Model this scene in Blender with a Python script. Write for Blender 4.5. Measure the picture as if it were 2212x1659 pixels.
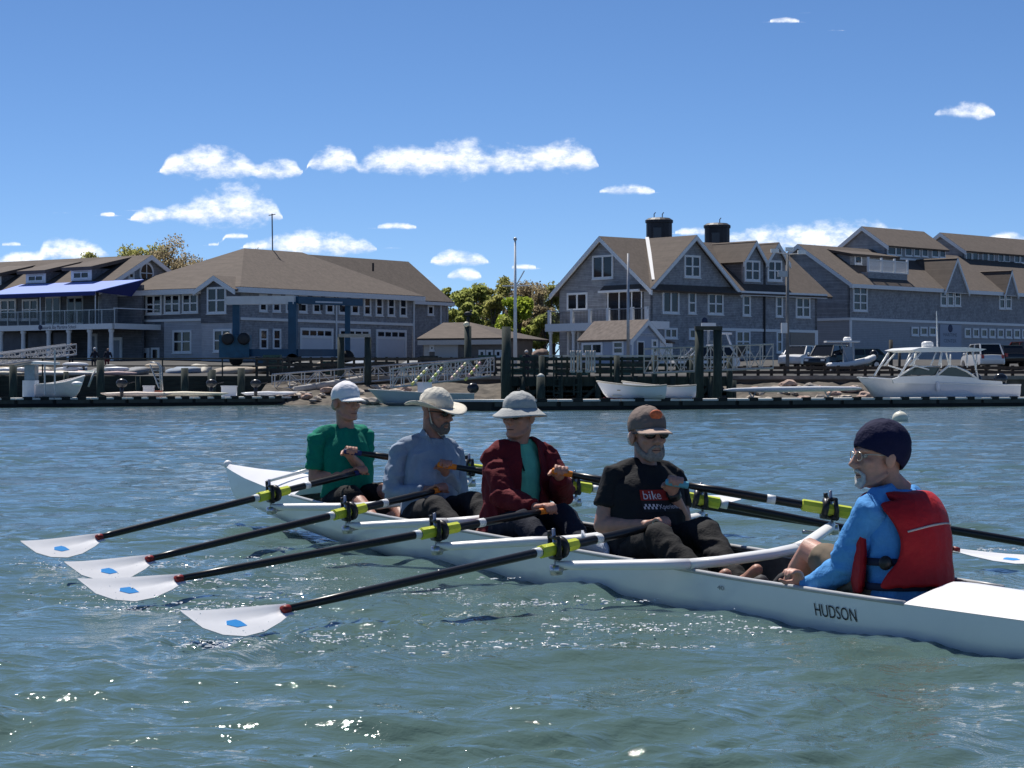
import bpy, bmesh, math, random
import numpy as np
from mathutils import Vector, Matrix, Quaternion, noise
from mathutils.bvhtree import BVHTree
random.seed(7); RNG = np.random.default_rng(7)
for o in list(bpy.data.objects): bpy.data.objects.remove(o, do_unlink=True)
S = bpy.context.scene; COL = S.collection
rad = math.radians

# ---------------------------------------------------------------- camera
F, VH, H = 2278.0, 388.0, 1.06      # focal length in px of a 1024 px wide frame, horizon row, eye height
cam = bpy.data.cameras.new('camera'); co = bpy.data.objects.new('camera', cam); COL.objects.link(co)
co.location = (0, 0, H); co.rotation_euler = (rad(90), 0, 0)
cam.sensor_width = 36; cam.lens = F / 1024 * 36; cam.shift_y = (VH - 384) / 1024
cam.clip_start = .1; cam.clip_end = 6000
S.camera = co
S.render.resolution_x = 1024; S.render.resolution_y = 768

# ---------------------------------------------------------------- light and sky
SUN_EL, SUN_AZ = 60.0, -24.0
sdir = Vector((math.cos(rad(SUN_EL)) * math.sin(rad(SUN_AZ)), math.cos(rad(SUN_EL)) * math.cos(rad(SUN_AZ)), math.sin(rad(SUN_EL))))
sl = bpy.data.lights.new('sun', 'SUN'); sl.energy = 4.0; sl.angle = rad(.53); sl.color = (1, .955, .89)
so = bpy.data.objects.new('sun', sl); COL.objects.link(so)
so.rotation_euler = sdir.to_track_quat('Z', 'Y').to_euler()
S.view_settings.view_transform = 'Standard'; S.view_settings.look = 'None'
S.view_settings.exposure = 0.5; S.view_settings.gamma = 1; S.view_settings.use_curve_mapping = False

W = bpy.data.worlds.new('World'); S.world = W; W.use_nodes = True
nt = W.node_tree; nt.nodes.clear(); L = nt.links.new
def nd(t, **k):
    n = nt.nodes.new(t)
    for a, b in k.items(): setattr(n, a, b)
    return n
def mth(op, a, b=None, clamp=False):
    n = nd('ShaderNodeMath', operation=op, use_clamp=clamp)
    for i, x in enumerate((a, b)):
        if x is None: continue
        if isinstance(x, (int, float)): n.inputs[i].default_value = x
        else: L(x, n.inputs[i])
    return n.outputs[0]
sky = nd('ShaderNodeTexSky', sky_type='NISHITA', sun_disc=False)
sky.sun_elevation = rad(SUN_EL); sky.sun_rotation = rad(SUN_AZ)
sky.air_density = .46; sky.dust_density = .10; sky.ozone_density = 6.0; sky.altitude = 0
hs = nd('ShaderNodeHueSaturation'); hs.inputs['Saturation'].default_value = 1.08; hs.inputs['Value'].default_value = 1.0; hs.inputs['Hue'].default_value = .5
L(sky.outputs[0], hs.inputs['Color'])
bg1 = nd('ShaderNodeBackground'); bg1.inputs[1].default_value = .083; L(hs.outputs[0], bg1.inputs[0])
tc = nd('ShaderNodeTexCoord'); sx = nd('ShaderNodeSeparateXYZ'); L(tc.outputs['Generated'], sx.inputs[0])
yy = mth('MAXIMUM', sx.outputs[1], .02)
px_ = mth('DIVIDE', sx.outputs[0], yy); pz_ = mth('DIVIDE', sx.outputs[2], yy)
cb = nd('ShaderNodeCombineXYZ'); L(px_, cb.inputs[0]); L(pz_, cb.inputs[1])
def noise_n(vec, scale, detail=6, rough=.6, stretch=(1, 1, 1)):
    mp = nd('ShaderNodeMapping'); mp.inputs['Scale'].default_value = stretch; L(vec, mp.inputs[0])
    n = nd('ShaderNodeTexNoise'); n.inputs['Scale'].default_value = scale
    n.inputs['Detail'].default_value = detail; n.inputs['Roughness'].default_value = rough
    L(mp.outputs[0], n.inputs[0]); return n.outputs[0]
nA = mth('SUBTRACT', noise_n(cb.outputs[0], 70, 8, .58, (1, 1.6, 1)), .5)
nB = mth('SUBTRACT', noise_n(cb.outputs[0], 190, 6, .65, (1, 1.5, 1)), .5)
nz = mth('ADD', mth('MULTIPLY', nA, 4.0), mth('MULTIPLY', nB, 1.3))
# fair-weather cumulus: centre column, base row, half width, height above the base (photo at 2212 px width)
CL = [(450, 372, 92, 46, 1), (600, 377, 48, 32, .9), (722, 358, 52, 34, 1), (865, 366, 85, 44, 1), (985, 366, 105, 48, 1.05),
      (1110, 362, 95, 40, 1), (1218, 360, 66, 46, 1), (505, 472, 92, 56, 1.1), (405, 474, 65, 30, 1), (330, 475, 42, 24, .9),
      (1355, 416, 56, 17, .9), (857, 493, 44, 12, .8), (992, 568, 56, 24, .95), (1004, 600, 34, 20, .95), (690, 540, 110, 34, 1),
      (575, 535, 45, 22, .8), (150, 552, 75, 32, .95), (50, 566, 60, 22, .8), (1665, 530, 62, 38, .95), (1790, 535, 150, 46, 1),
      (1500, 505, 40, 18, .7), (2084, 249, 60, 26, .9), (1695, 48, 36, 16, .5), (510, 513, 28, 11, .75), (232, 466, 20, 11, .6),
      (1132, 580, 28, 14, .6), (1750, 28, 15, 9, .4), (1805, 66, 17, 10, .35), (2175, 520, 40, 22, .7), (460, 530, 20, 9, .6), (848, 536, 16, 7, .5), (25, 530, 24, 12, .6), (185, 535, 40, 18, .7), (130, 460, 14, 7, .5), (1590, 524, 46, 24, .7), (1900, 520, 70, 34, .8), (925, 600, 26, 9, .5), (1960, 410, 22, 6, .35), (300, 455, 22, 9, .45), (790, 372, 26, 9, .5)]
# four tiers of cloud; base row and height are curves over the azimuth
TIERS = [(0, 1, 2, 39, 3, 4, 5, 6, 37), (7, 8, 9, 11, 10, 22, 21, 24, 33), (15, 14, 16, 17, 12, 25, 20, 34, 18, 19, 35, 28, 32), (23, 30, 13, 29, 26, 27, 31, 36, 38)]
XS = np.linspace(-40, 2252, 255); tt = mth('ADD', mth('MULTIPLY', px_, F * 2.16 / 2292.0), (1105.9 + 40) / 2292.0)
def fcurve(vals, sock):
    n = nd('ShaderNodeFloatCurve'); c = n.mapping.curves[0]; pts = []
    for i, v in enumerate(vals):
        if i in (0, len(vals) - 1) or not (abs(vals[i - 1] - v) < 1e-6 and abs(vals[i + 1] - v) < 1e-6): pts.append((i / (len(vals) - 1), float(v)))
    c.points[0].location = pts[0]; c.points[1].location = pts[-1]
    for p in pts[1:-1]: c.points.new(*p)
    for p in c.points: p.handle_type = 'VECTOR'
    n.mapping.use_clip = True; n.mapping.update(); L(sock, n.inputs[1]); return n.outputs[0]
acc = None; lum = None
for tier in TIERS:
    base = np.zeros(255); hgt = np.full(255, 1e-3); near = np.full(255, 1e9)
    for i in tier:
        cx, by, hw, hh, a = CL[i]; q = np.clip(1 - ((XS - cx) / (hw * 1.12)) ** 2, 0, None) ** .5
        dist = np.abs(XS - cx) - hw; base = np.where(dist < near, by, base); near = np.minimum(near, dist)
        hgt = np.maximum(hgt, hh * 1.1 * a * q)
    bz = mth('MULTIPLY', mth('SUBTRACT', VH * 2.16 / 1000, fcurve(base / 1000, tt)), 1000 / 2.16 / F)
    hz = mth('MULTIPLY', fcurve(hgt / 100, tt), 100 / 2.16 / F)
    vy = mth('DIVIDE', mth('SUBTRACT', pz_, bz), hz)
    e = mth('MULTIPLY', mth('SUBTRACT', .95, mth('MULTIPLY', vy, vy)), 1.0)
    e = mth('SUBTRACT', e, mth('MULTIPLY', mth('LESS_THAN', hz, 5 / 2.16 / F), 1.2))
    m = mth('MAXIMUM', mth('MINIMUM', e, mth('ADD', mth('MULTIPLY', vy, 3.2), .55)), -3)
    acc = m if acc is None else mth('MAXIMUM', acc, m)
    g = mth('MULTIPLY', mth('GREATER_THAN', m, -.8), vy); lum = g if lum is None else mth('MAXIMUM', lum, g)
msk = mth('ADD', acc, nz)
mr = nd('ShaderNodeMapRange', interpolation_type='SMOOTHSTEP'); L(msk, mr.inputs[0])
mr.inputs[1].default_value = -.55; mr.inputs[2].default_value = 1.45
# the same kind of sky all round, beyond the view
n3 = noise_n(tc.outputs['Generated'], 5.5, 8, .6, (1, 1, 3.2))
gm = nd('ShaderNodeMapRange', interpolation_type='SMOOTHSTEP'); L(n3, gm.inputs[0]); gm.inputs[1].default_value = .60; gm.inputs[2].default_value = .70
out_ = mth('MAXIMUM', mth('GREATER_THAN', mth('ABSOLUTE', px_), .27), mth('LESS_THAN', sx.outputs[1], .05))
lowsky = mth('MULTIPLY', mth('GREATER_THAN', sx.outputs[2], .03), mth('LESS_THAN', sx.outputs[2], .45))
gmask = mth('MULTIPLY', mth('MULTIPLY', gm.outputs[0], out_), lowsky)
infront = mth('GREATER_THAN', sx.outputs[1], .05)
mask = mth('MULTIPLY', mth('MAXIMUM', mth('MULTIPLY', mr.outputs[0], infront), gmask), .95, True)
lr = nd('ShaderNodeMapRange'); L(mth('ADD', mth('ADD', lum, mth('MULTIPLY', nB, 2.2)), mth('MULTIPLY', nA, 1.5)), lr.inputs[0]); lr.inputs[1].default_value = -.3; lr.inputs[2].default_value = .75
mx = nd('ShaderNodeMix', data_type='RGBA'); L(lr.outputs[0], mx.inputs[0])
mx.inputs[6].default_value = (.50, .58, .74, 1); mx.inputs[7].default_value = (1.0, 1.0, 1.0, 1)
bg2 = nd('ShaderNodeBackground'); bg2.inputs[1].default_value = .96; L(mx.outputs[2], bg2.inputs[0])
ms = nd('ShaderNodeMixShader'); L(mask, ms.inputs[0]); L(bg1.outputs[0], ms.inputs[1]); L(bg2.outputs[0], ms.inputs[2])
W.cycles.sampling_method = 'MANUAL'; W.cycles.sample_map_resolution = 256
wo = nd('ShaderNodeOutputWorld'); L(ms.outputs[0], wo.inputs[0])

# ---------------------------------------------------------------- photo pixels -> places
VIEWS = dict(z1=(0, 900, 2.3044), z2=(800, 900, 2.212), z3=(1700, 900, 2.30375), z4=(2100, 820, 1.92348), z5=(3000, 820, 1.84302),
             d1=(0, 1300, 4.424), d2=(500, 1300, 4.424), d3=(1000, 1300, 4.424), d4=(1450, 1300, 4.424), d5=(1900, 1300, 4.424),
             d6=(2350, 1250, 4.0218), d7=(2800, 1250, 3.6867), d8=(3400, 1250, 3.5), q1=(850, 1450, 2.0109), q2=(1750, 1480, 1.8433),
             q3=(2900, 1600, 1.8436), q4=(50, 1850, 1.7015), p1=(1150, 1480, 3.3175), p2=(1480, 1480, 2.7643), p3=(1830, 1500, 2.514),
             p4=(2300, 1580, 2.44), p5=(3000, 1640, 2.1275), b6=(2550, 1850, 2.765), s=(0, 0, 1), r=(0, 0, 1 / 3.9375))
def px(k, x, y):
    a, b, c = VIEWS[k]; return ((a + x / c) / 3.9375, (b + y / c) / 3.9375)
def ray(k, x, y):
    u, v = px(k, x, y); return Vector(((u - 512) / F, 1, (VH - v) / F))
def at(k, x, y, Y): return Vector((0, 0, H)) + ray(k, x, y) * Y
def atz(k, x, y, z):
    r = ray(k, x, y); return Vector((0, 0, H)) + r * ((z - H) / r.z)
def land_z(Y): return 1.8 + max(0, min(Y, 187) - 150) * .043

# ---------------------------------------------------------------- materials
MATS = {}
def mat(name, col, rough=.6, metal=0, var=.12, scale=6, bump=0, bscale=None, spec=.5, stretch=(1, 1, 1), col2=None, alpha=1, trans=0, ior=1.45, coat=0):
    if name in MATS: return MATS[name]
    m = bpy.data.materials.new(name); m.use_nodes = True; t = m.node_tree; b = t.nodes['Principled BSDF']
    b.inputs['Roughness'].default_value = rough; b.inputs['Metallic'].default_value = metal
    b.inputs['Specular IOR Level'].default_value = spec; b.inputs['IOR'].default_value = ior
    b.inputs['Transmission Weight'].default_value = trans; b.inputs['Alpha'].default_value = alpha; b.inputs['Coat Weight'].default_value = coat
    c = (*col, 1)
    if var > 0 or col2:
        tcn = t.nodes.new('ShaderNodeTexCoord'); mp = t.nodes.new('ShaderNodeMapping'); mp.inputs['Scale'].default_value = stretch
        t.links.new(tcn.outputs['Object'], mp.inputs[0])
        n = t.nodes.new('ShaderNodeTexNoise'); n.inputs['Scale'].default_value = scale; n.inputs['Detail'].default_value = 5; n.inputs['Roughness'].default_value = .65
        t.links.new(mp.outputs[0], n.inputs[0])
        r = t.nodes.new('ShaderNodeMapRange'); r.inputs[1].default_value = .3; r.inputs[2].default_value = .7; t.links.new(n.outputs[0], r.inputs[0])
        x = t.nodes.new('ShaderNodeMix'); x.data_type = 'RGBA'; t.links.new(r.outputs[0], x.inputs[0])
        lo = tuple(max(0, q * (1 - var)) for q in col); hi = tuple(min(1, q * (1 + var)) for q in (col2 or col))
        x.inputs[6].default_value = (*lo, 1); x.inputs[7].default_value = (*hi, 1); t.links.new(x.outputs[2], b.inputs['Base Color'])
        if bump:
            n2 = t.nodes.new('ShaderNodeTexNoise'); n2.inputs['Scale'].default_value = bscale or scale * 4; n2.inputs['Detail'].default_value = 4
            t.links.new(mp.outputs[0], n2.inputs[0])
            bp = t.nodes.new('ShaderNodeBump'); bp.inputs['Strength'].default_value = bump; bp.inputs['Distance'].default_value = .02
            t.links.new(n2.outputs[0], bp.inputs['Height']); t.links.new(bp.outputs[0], b.inputs['Normal'])
    else: b.inputs['Base Color'].default_value = c
    MATS[name] = m; return m
def course_mat(name, col, step, var=.25, rough=.8, col2=None, groove=.55):
    """shingle or clapboard courses: rows every step metres in height with staggered tone"""
    if name in MATS: return MATS[name]
    m = mat(name, col, rough, var=var, scale=1.6, col2=col2); t = m.node_tree; b = t.nodes['Principled BSDF']
    tcn = [n for n in t.nodes if n.type == 'TEX_COORD'][0]; sp = t.nodes.new('ShaderNodeSeparateXYZ'); t.links.new(tcn.outputs['Object'], sp.inputs[0])
    def mm(op, a, bb=None):
        n = t.nodes.new('ShaderNodeMath'); n.operation = op
        for i, q in enumerate((a, bb)):
            if q is None: continue
            if isinstance(q, (int, float)): n.inputs[i].default_value = q
            else: t.links.new(q, n.inputs[i])
        return n.outputs[0]
    zz = mm('DIVIDE', sp.outputs[2], step); fr = mm('FRACT', zz)
    row = mm('FLOOR', zz); xs = mm('ADD', mm('MULTIPLY', mm('ADD', sp.outputs[0], sp.outputs[1]), 4.0), mm('MULTIPLY', row, .37))
    cbn = t.nodes.new('ShaderNodeCombineXYZ'); t.links.new(mm('FLOOR', xs), cbn.inputs[0]); t.links.new(row, cbn.inputs[1])
    wn = t.nodes.new('ShaderNodeTexWhiteNoise'); t.links.new(cbn.outputs[0], wn.inputs[0])
    k = mm('MULTIPLY', mm('ADD', mm('MULTIPLY', wn.outputs[0], var * 1.6), 1 - var * .8), mm('SUBTRACT', 1.0, mm('MULTIPLY', mm('GREATER_THAN', fr, .86), groove)))
    vm = t.nodes.new('ShaderNodeVectorMath'); vm.operation = 'SCALE'
    src = b.inputs['Base Color'].links[0].from_socket; t.links.new(src, vm.inputs[0]); t.links.new(k, vm.inputs['Scale'])
    t.links.new(vm.outputs[0], b.inputs['Base Color'])
    return m

# ---------------------------------------------------------------- mesh builder
def basis(d, up=(0, 0, 1)):
    d = Vector(d).normalized(); u = Vector(up)
    s = d.cross(u)
    if s.length < 1e-5: s = d.cross(Vector((1, 0, 0)))
    s.normalize(); return d, s, s.cross(d).normalized()
class MB:
    def __init__(self, M=None): self.v = []; self.f = []; self.M = M
    def add(self, vs, fs):
        b = len(self.v)
        self.v += [self.M @ Vector(p) for p in vs] if self.M is not None else [Vector(p) for p in vs]
        self.f += [tuple(i + b for i in q) for q in fs]; return self
    def box(self, x0, x1, y0, y1, z0, z1):
        return self.add([(x, y, z) for z in (z0, z1) for y in (y0, y1) for x in (x0, x1)],
                        [(0, 2, 3, 1), (4, 5, 7, 6), (0, 1, 5, 4), (2, 6, 7, 3), (0, 4, 6, 2), (1, 3, 7, 5)])
    def beam(self, p, q, w, h, up=(0, 0, 1)):
        p, q = Vector(p), Vector(q); d, s, u = basis(q - p, up)
        c = [s * (a * w / 2) + u * (b * h / 2) for a, b in ((-1, -1), (1, -1), (1, 1), (-1, 1))]
        return self.add([p + k for k in c] + [q + k for k in c], [(0, 1, 2, 3), (4, 7, 6, 5), (0, 4, 5, 1), (1, 5, 6, 2), (2, 6, 7, 3), (3, 7, 4, 0)])
    def tube(self, pts, radii, n=8, sq=1.0, up=(0, 0, 1), cap=True, round_=False):
        pts = [Vector(p) for p in pts]
        if not hasattr(radii, '__len__'): radii = [radii] * len(pts)
        radii = list(radii)
        if round_:
            a = (pts[0] - pts[1]).normalized(); b = (pts[-1] - pts[-2]).normalized(); r0, r1 = radii[0], radii[-1]
            pts = [pts[0] + a * r0 * .92, pts[0] + a * r0 * .6] + pts + [pts[-1] + b * r1 * .6, pts[-1] + b * r1 * .92]
            radii = [r0 * .38, r0 * .8] + radii + [r1 * .8, r1 * .38]
        rings = []
        prev = None
        for i, p in enumerate(pts):
            t = (pts[min(i + 1, len(pts) - 1)] - pts[max(i - 1, 0)])
            d, s, u = basis(t, prev if prev is not None else up); prev = u
            rings.append([p + (s * math.cos(2 * math.pi * k / n) + u * math.sin(2 * math.pi * k / n) * sq) * radii[i] for k in range(n)])
        return self.loft(rings, cap)
    def loft(self, rings, cap=True, closed=True):
        n = len(rings[0]); vs = [p for r in rings for p in r]; fs = []
        for i in range(len(rings) - 1):
            for k in range(n if closed else n - 1):
                a, b = i * n + k, i * n + (k + 1) % n; fs.append((a, b, b + n, a + n))
        if cap: fs.append(tuple(range(n))[::-1]); fs.append(tuple(range((len(rings) - 1) * n, len(rings) * n)))
        return self.add(vs, fs)
    def lathe(self, prof, n=16, c=(0, 0, 0), axis=(0, 0, 1), cap=True):
        d, s, u = basis(axis, (0, 1, 0)); c = Vector(c)
        return self.loft([[c + d * z + (s * math.cos(2 * math.pi * k / n) + u * math.sin(2 * math.pi * k / n)) * max(r, 1e-4) for k in range(n)] for r, z in prof], cap)
    def poly(self, pts, th, nrm=None):
        pts = [Vector(p) for p in pts]; n = len(pts)
        if nrm is None:
            nrm = Vector((0, 0, 0))
            for i in range(n): nrm += pts[i].cross(pts[(i + 1) % n])
            nrm.normalize()
        nrm = Vector(nrm); o = [p - nrm * th for p in pts]
        return self.add(pts + o, [tuple(range(n)), tuple(range(2 * n - 1, n - 1, -1))] + [(i, i + n, (i + 1) % n + n, (i + 1) % n) for i in range(n)])
    def ell(self, c, r, R=None, nu=14, nv=9):
        c = Vector(c); vs = []; fs = []
        for j in range(nv + 1):
            th = math.pi * j / nv
            for i in range(nu):
                a = 2 * math.pi * i / nu
                p = Vector((r[0] * math.sin(th) * math.cos(a), r[1] * math.sin(th) * math.sin(a), r[2] * math.cos(th)))
                vs.append(c + (R @ p if R is not None else p))
        for j in range(nv):
            for i in range(nu):
                a, b = j * nu + i, j * nu + (i + 1) % nu; fs.append((a, a + nu, b + nu, b))
        return self.add(vs, fs)
    def build(self, name, m, parent=None, smooth=False, loc=None, clean=True):
        root = parent
        while root is not None and root.parent is not None: root = root.parent
        off = Vector(root.location) if root is not None else Vector(loc or (0, 0, 0))
        me = bpy.data.meshes.new(name); me.from_pydata([tuple(p - off) for p in self.v], [], self.f); me.update()
        if clean:
            bm = bmesh.new(); bm.from_mesh(me); bmesh.ops.recalc_face_normals(bm, faces=bm.faces); bm.to_mesh(me); bm.free()
        if smooth:
            me.polygons.foreach_set('use_smooth', [True] * len(me.polygons))
        ob = bpy.data.objects.new(name, me); COL.objects.link(ob); me.materials.append(m)
        if parent is not None: ob.parent = parent
        else: ob.location = off
        return ob
def thing(name, label, cat, loc=(0, 0, 0), group=None):
    o = bpy.data.objects.new(name, None); COL.objects.link(o); o.location = loc; o.empty_display_size = .2
    return tag(o, label, cat, group)
def tag(o, label, cat, group=None):
    o['label'] = label; o['category'] = cat
    if group: o['group'] = group
    return o
def struct(o, kind='structure'): o['kind'] = kind; return o
def shade_auto(o, ang=40):
    me = o.data; bm = bmesh.new(); bm.from_mesh(me)
    for e in bm.edges: e.smooth = not (len(e.link_faces) == 2 and e.calc_face_angle(0) > rad(ang))
    for f in bm.faces: f.smooth = True
    bm.to_mesh(me); bm.free(); return o
def text_mesh(s, size, depth=.0):
    c = bpy.data.curves.new('t', 'FONT'); c.body = s; c.size = size; c.align_x = 'LEFT'; c.resolution_u = 3; c.extrude = depth
    o = bpy.data.objects.new('t', c); COL.objects.link(o); dg = bpy.context.evaluated_depsgraph_get(); dg.update()
    me = bpy.data.meshes.new_from_object(o.evaluated_get(dg)); vs = [v.co.copy() for v in me.vertices]; fs = [tuple(p.vertices) for p in me.polygons]
    bpy.data.objects.remove(o); bpy.data.curves.remove(c); bpy.data.meshes.remove(me); return vs, fs
WHITE = mat('white_paint', (.78, .79, .80), .45, var=.06)
# ---------------------------------------------------------------- water and land
def water_material():
    m = bpy.data.materials.new('water'); m.use_nodes = True; t = m.node_tree; b = t.nodes['Principled BSDF']
    b.inputs['Roughness'].default_value = .045; b.inputs['IOR'].default_value = 1.333
    tcn = t.nodes.new('ShaderNodeTexCoord')
    n0 = t.nodes.new('ShaderNodeTexNoise'); n0.inputs['Scale'].default_value = .35; n0.inputs['Detail'].default_value = 3; t.links.new(tcn.outputs['Object'], n0.inputs[0])
    x = t.nodes.new('ShaderNodeMix'); x.data_type = 'RGBA'; t.links.new(n0.outputs[0], x.inputs[0])
    x.inputs[6].default_value = (.068, .118, .108, 1); x.inputs[7].default_value = (.090, .144, .124, 1); t.links.new(x.outputs[2], b.inputs['Base Color'])
    h = None
    for sc, st, dist, stretch in ((.9, .20, .12, (1, 2.2, 1)), (2.6, .38, .055, (1, 1.7, 1)), (8, .42, .03, (1, 1.5, 1)), (24, .38, .010, (1, 1.3, 1))):
        mp = t.nodes.new('ShaderNodeMapping'); mp.inputs['Scale'].default_value = stretch; mp.inputs['Rotation'].default_value = (0, 0, rad(18)); t.links.new(tcn.outputs['Object'], mp.inputs[0])
        n = t.nodes.new('ShaderNodeTexNoise'); n.inputs['Scale'].default_value = sc; n.inputs['Detail'].default_value = 3; n.inputs['Distortion'].default_value = .6; t.links.new(mp.outputs[0], n.inputs[0])
        bp = t.nodes.new('ShaderNodeBump'); bp.inputs['Strength'].default_value = st; bp.inputs['Distance'].default_value = dist
        t.links.new(n.outputs[0], bp.inputs['Height'])
        if h is not None: t.links.new(h, bp.inputs['Normal'])
        h = bp.outputs[0]
    t.links.new(h, b.inputs['Normal']); return m
SPLASH = []   # (x, y, radius, strength) filled before the sheet is made
def make_water():
    ny, nx = 1080, 620
    Y = np.geomspace(2.2, 152, ny); T = np.linspace(-.62, .62, nx)
    YY = np.repeat(Y[:, None], nx, 1); XX = T[None, :] * YY
    Z = np.zeros_like(XX); sp = np.gradient(Y)[:, None]; sp = np.maximum(sp, YY * (T[1] - T[0]))
    # gentle warping keeps crests from running dead straight
    wx = XX + .35 * np.sin(.9 * YY + .6 * XX) + .2 * np.sin(2.3 * XX - 1.1 * YY); wy = YY + .35 * np.sin(.8 * XX - .5 * YY) + .2 * np.sin(1.9 * YY + 1.7 * XX)
    for i in range(84):
        lam = .10 * (2.0 / .10) ** RNG.random(); ang = rad(-66) + RNG.normal(0, .62); k = 2 * math.pi / lam
        a = .0034 * lam ** .62 * (.6 + .8 * RNG.random()) * (1.35 if .35 < lam < 1.3 else .95)
        fade = np.clip((lam / sp - 2.2) / 2.2, 0, 1)
        ph = k * (math.cos(ang) * wx + math.sin(ang) * wy) + RNG.random() * 6.28
        s_ = np.sin(ph); Z += a * fade * (s_ + .28 * np.cos(2 * ph))
    # the set of the breeze comes in patches
    g = .72 + .38 * np.sin(.33 * XX + .21 * YY + 1) * np.sin(.27 * YY - .15 * XX)
    Z *= g
    for sx_, sy_, r_, st in SPLASH:
        m_ = np.exp(-(((XX - sx_) ** 2 + (YY - sy_) ** 2) / (r_ * r_)))
        for i in range(16):
            lam = .07 + .16 * RNG.random(); ang = RNG.random() * 6.28; k = 2 * math.pi / lam
            Z += st * .0024 * (lam / .15) * m_ * np.clip(lam / sp - 1.5, 0, 1) * np.sin(k * (math.cos(ang) * wx + math.sin(ang) * wy) + RNG.random() * 6)
    vs = np.stack([XX, YY, Z], -1).reshape(-1, 3)
    i = np.arange(ny - 1)[:, None] * nx + np.arange(nx - 1)[None, :]; i = i.reshape(-1)
    fs = np.stack([i, i + 1, i + nx + 1, i + nx], -1)
    nb = len(vs); vs = np.vstack([vs, [(-700, -300, -.22), (700, -300, -.22), (700, 170, -.22), (-700, 170, -.22)]])
    me = bpy.data.meshes.new('water')
    me.vertices.add(len(vs)); me.vertices.foreach_set('co', vs.astype(np.float32).ravel())
    nf = len(fs) + 1; loops = np.concatenate([fs.ravel(), [nb, nb + 1, nb + 2, nb + 3]])
    me.loops.add(len(loops)); me.loops.foreach_set('vertex_index', loops.astype(np.int32))
    me.polygons.add(nf); me.polygons.foreach_set('loop_start', (np.arange(nf) * 4).astype(np.int32)); me.polygons.foreach_set('loop_total', np.full(nf, 4, np.int32))
    me.polygons.foreach_set('use_smooth', np.ones(nf, bool)); me.update(); me.validate()
    o = bpy.data.objects.new('water', me); COL.objects.link(o); me.materials.append(water_material()); struct(o)
# ---------------------------------------------------------------- shore
GROUND = mat('yard_ground', (.062, .06, .057), .95, var=.3, scale=.8, bump=.3)
m = MB(); ys = [149.6, 150, 156, 162, 168, 174, 180, 187, 230, 400, 1500]; rows = []
for y in ys: rows.append([(x, y, land_z(y) if y > 149.7 else -.8) for x in np.linspace(-1, 1, 30) * max(140, y * 1.2)])
m.loft(rows, cap=False, closed=False); struct(m.build('ground', GROUND, clean=False))
# timber bulkhead along the left shore, stone-capped seawall on the right
TIMB = mat('wet_timber', (.03, .031, .027), .8, var=.45, scale=2, stretch=(.5, .5, 3), bump=.3)
PILE = mat('green_pile', (.032, .045, .038), .8, var=.4, scale=3, stretch=(2, 2, .5), bump=.3)
DKW = mat('dark_wood', (.05, .048, .042), .8, var=.35, scale=5)
bulk = thing('timber_bulkhead', 'dark horizontal timber bulkhead below the left buildings', 'retaining wall', (-24, 149, 0))
for k in range(7):
    m = MB(); m.box(-64, -14.5, 148.9 + (k % 2) * .04, 149.15, -.3 + k * .31, -.3 + k * .31 + .29); m.build('plank', TIMB, bulk)
for k, x in enumerate(np.linspace(-62, -15, 11)):
    p = MB(); p.tube([(x, 148.6, -.6), (x, 148.6, 1.9 + random.uniform(-.1, .55))], [.2, .17], 9); p.build('pile', PILE, bulk, True)
rail = thing('walkway_rail', 'long dark pipe rail on posts along the top of the left timber bulkhead', 'railing', (-24, 149, 1.8))
for z in (2.5, 2.98):
    m = MB(); m.tube([(-62, 148.8, z), (-15, 148.8, z)], .05, 6); m.build('rail', DKW, rail)
for x in np.linspace(-62, -15, 13):
    m = MB(); m.tube([(x, 148.8, 1.7), (x, 148.8, 3.0)], .05, 6); m.build('post', DKW, rail)
WALLM = mat('seawall_stone', (.16, .125, .10), .9, var=.35, scale=1.2, bump=.4)
sw = thing('seawall', 'low brown stone seawall with a pale cap behind the pier and boulders', 'retaining wall', (40, 149, 0))
m = MB(); m.box(-14.4, 80, 148.6, 149.5, -.5, 1.62); m.build('wall', WALLM, sw)
m = MB(); m.box(-14.45, 80, 148.4, 149.7, 1.62, 1.86); m.build('cap', mat('cap_stone', (.27, .235, .2), .9, var=.25, scale=2), sw)
# riprap: stones one can tell apart in front of the walls
ROCKM = [mat('rock_pale', (.52, .44, .36), .9, var=.25, scale=3, bump=.5), mat('rock_pink', (.45, .32, .26), .9, var=.25, scale=3, bump=.5), mat('rock_grey', (.30, .27, .24), .9, var=.3, scale=3, bump=.5)]
def rock(x, y, z, r, mt, label, group):
    bm = bmesh.new(); bmesh.ops.create_icosphere(bm, subdivisions=2, radius=1); sd = random.uniform(0, 50)
    for v in bm.verts:
        n = noise.noise(v.co * 1.1 + Vector((sd, sd, 0))); n2 = noise.cell(v.co * 1.6 + Vector((sd, 0, sd))); v.co *= r * (1 + .5 * n + .22 * n2); v.co.z *= .62
        v.co.x *= random.uniform(.97, 1.03) * 1.2
    me = bpy.data.meshes.new('boulder'); bm.to_mesh(me); bm.free(); me.materials.append(mt)
    o = bpy.data.objects.new('boulder', me); COL.objects.link(o); o.location = (x, y, z); tag(o, label, 'rock', group); return o
def bank(x0, x1):
    m = MB(); rows = []
    for y, z in ((140.5, -.35), (143, .2), (145.5, .75), (148, 1.35), (149.3, 1.5)):
        rows.append([(x, y + random.uniform(-.3, .3), z + random.uniform(-.12, .12)) for x in np.linspace(x0, x1, 26)])
    m.loft(rows, cap=False, closed=False); return struct(m.build('shore_bank', mat('shore_sand', (.10, .086, .07), .95, var=.6, scale=1.5, bump=.4), smooth=True, clean=False))
def bank_z(y): return float(np.interp(y, [140.5, 143, 145.5, 148, 149.3], [-.35, .2, .75, 1.35, 1.5]))
bank(-16, 14); bank(14.2, 32)
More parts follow.
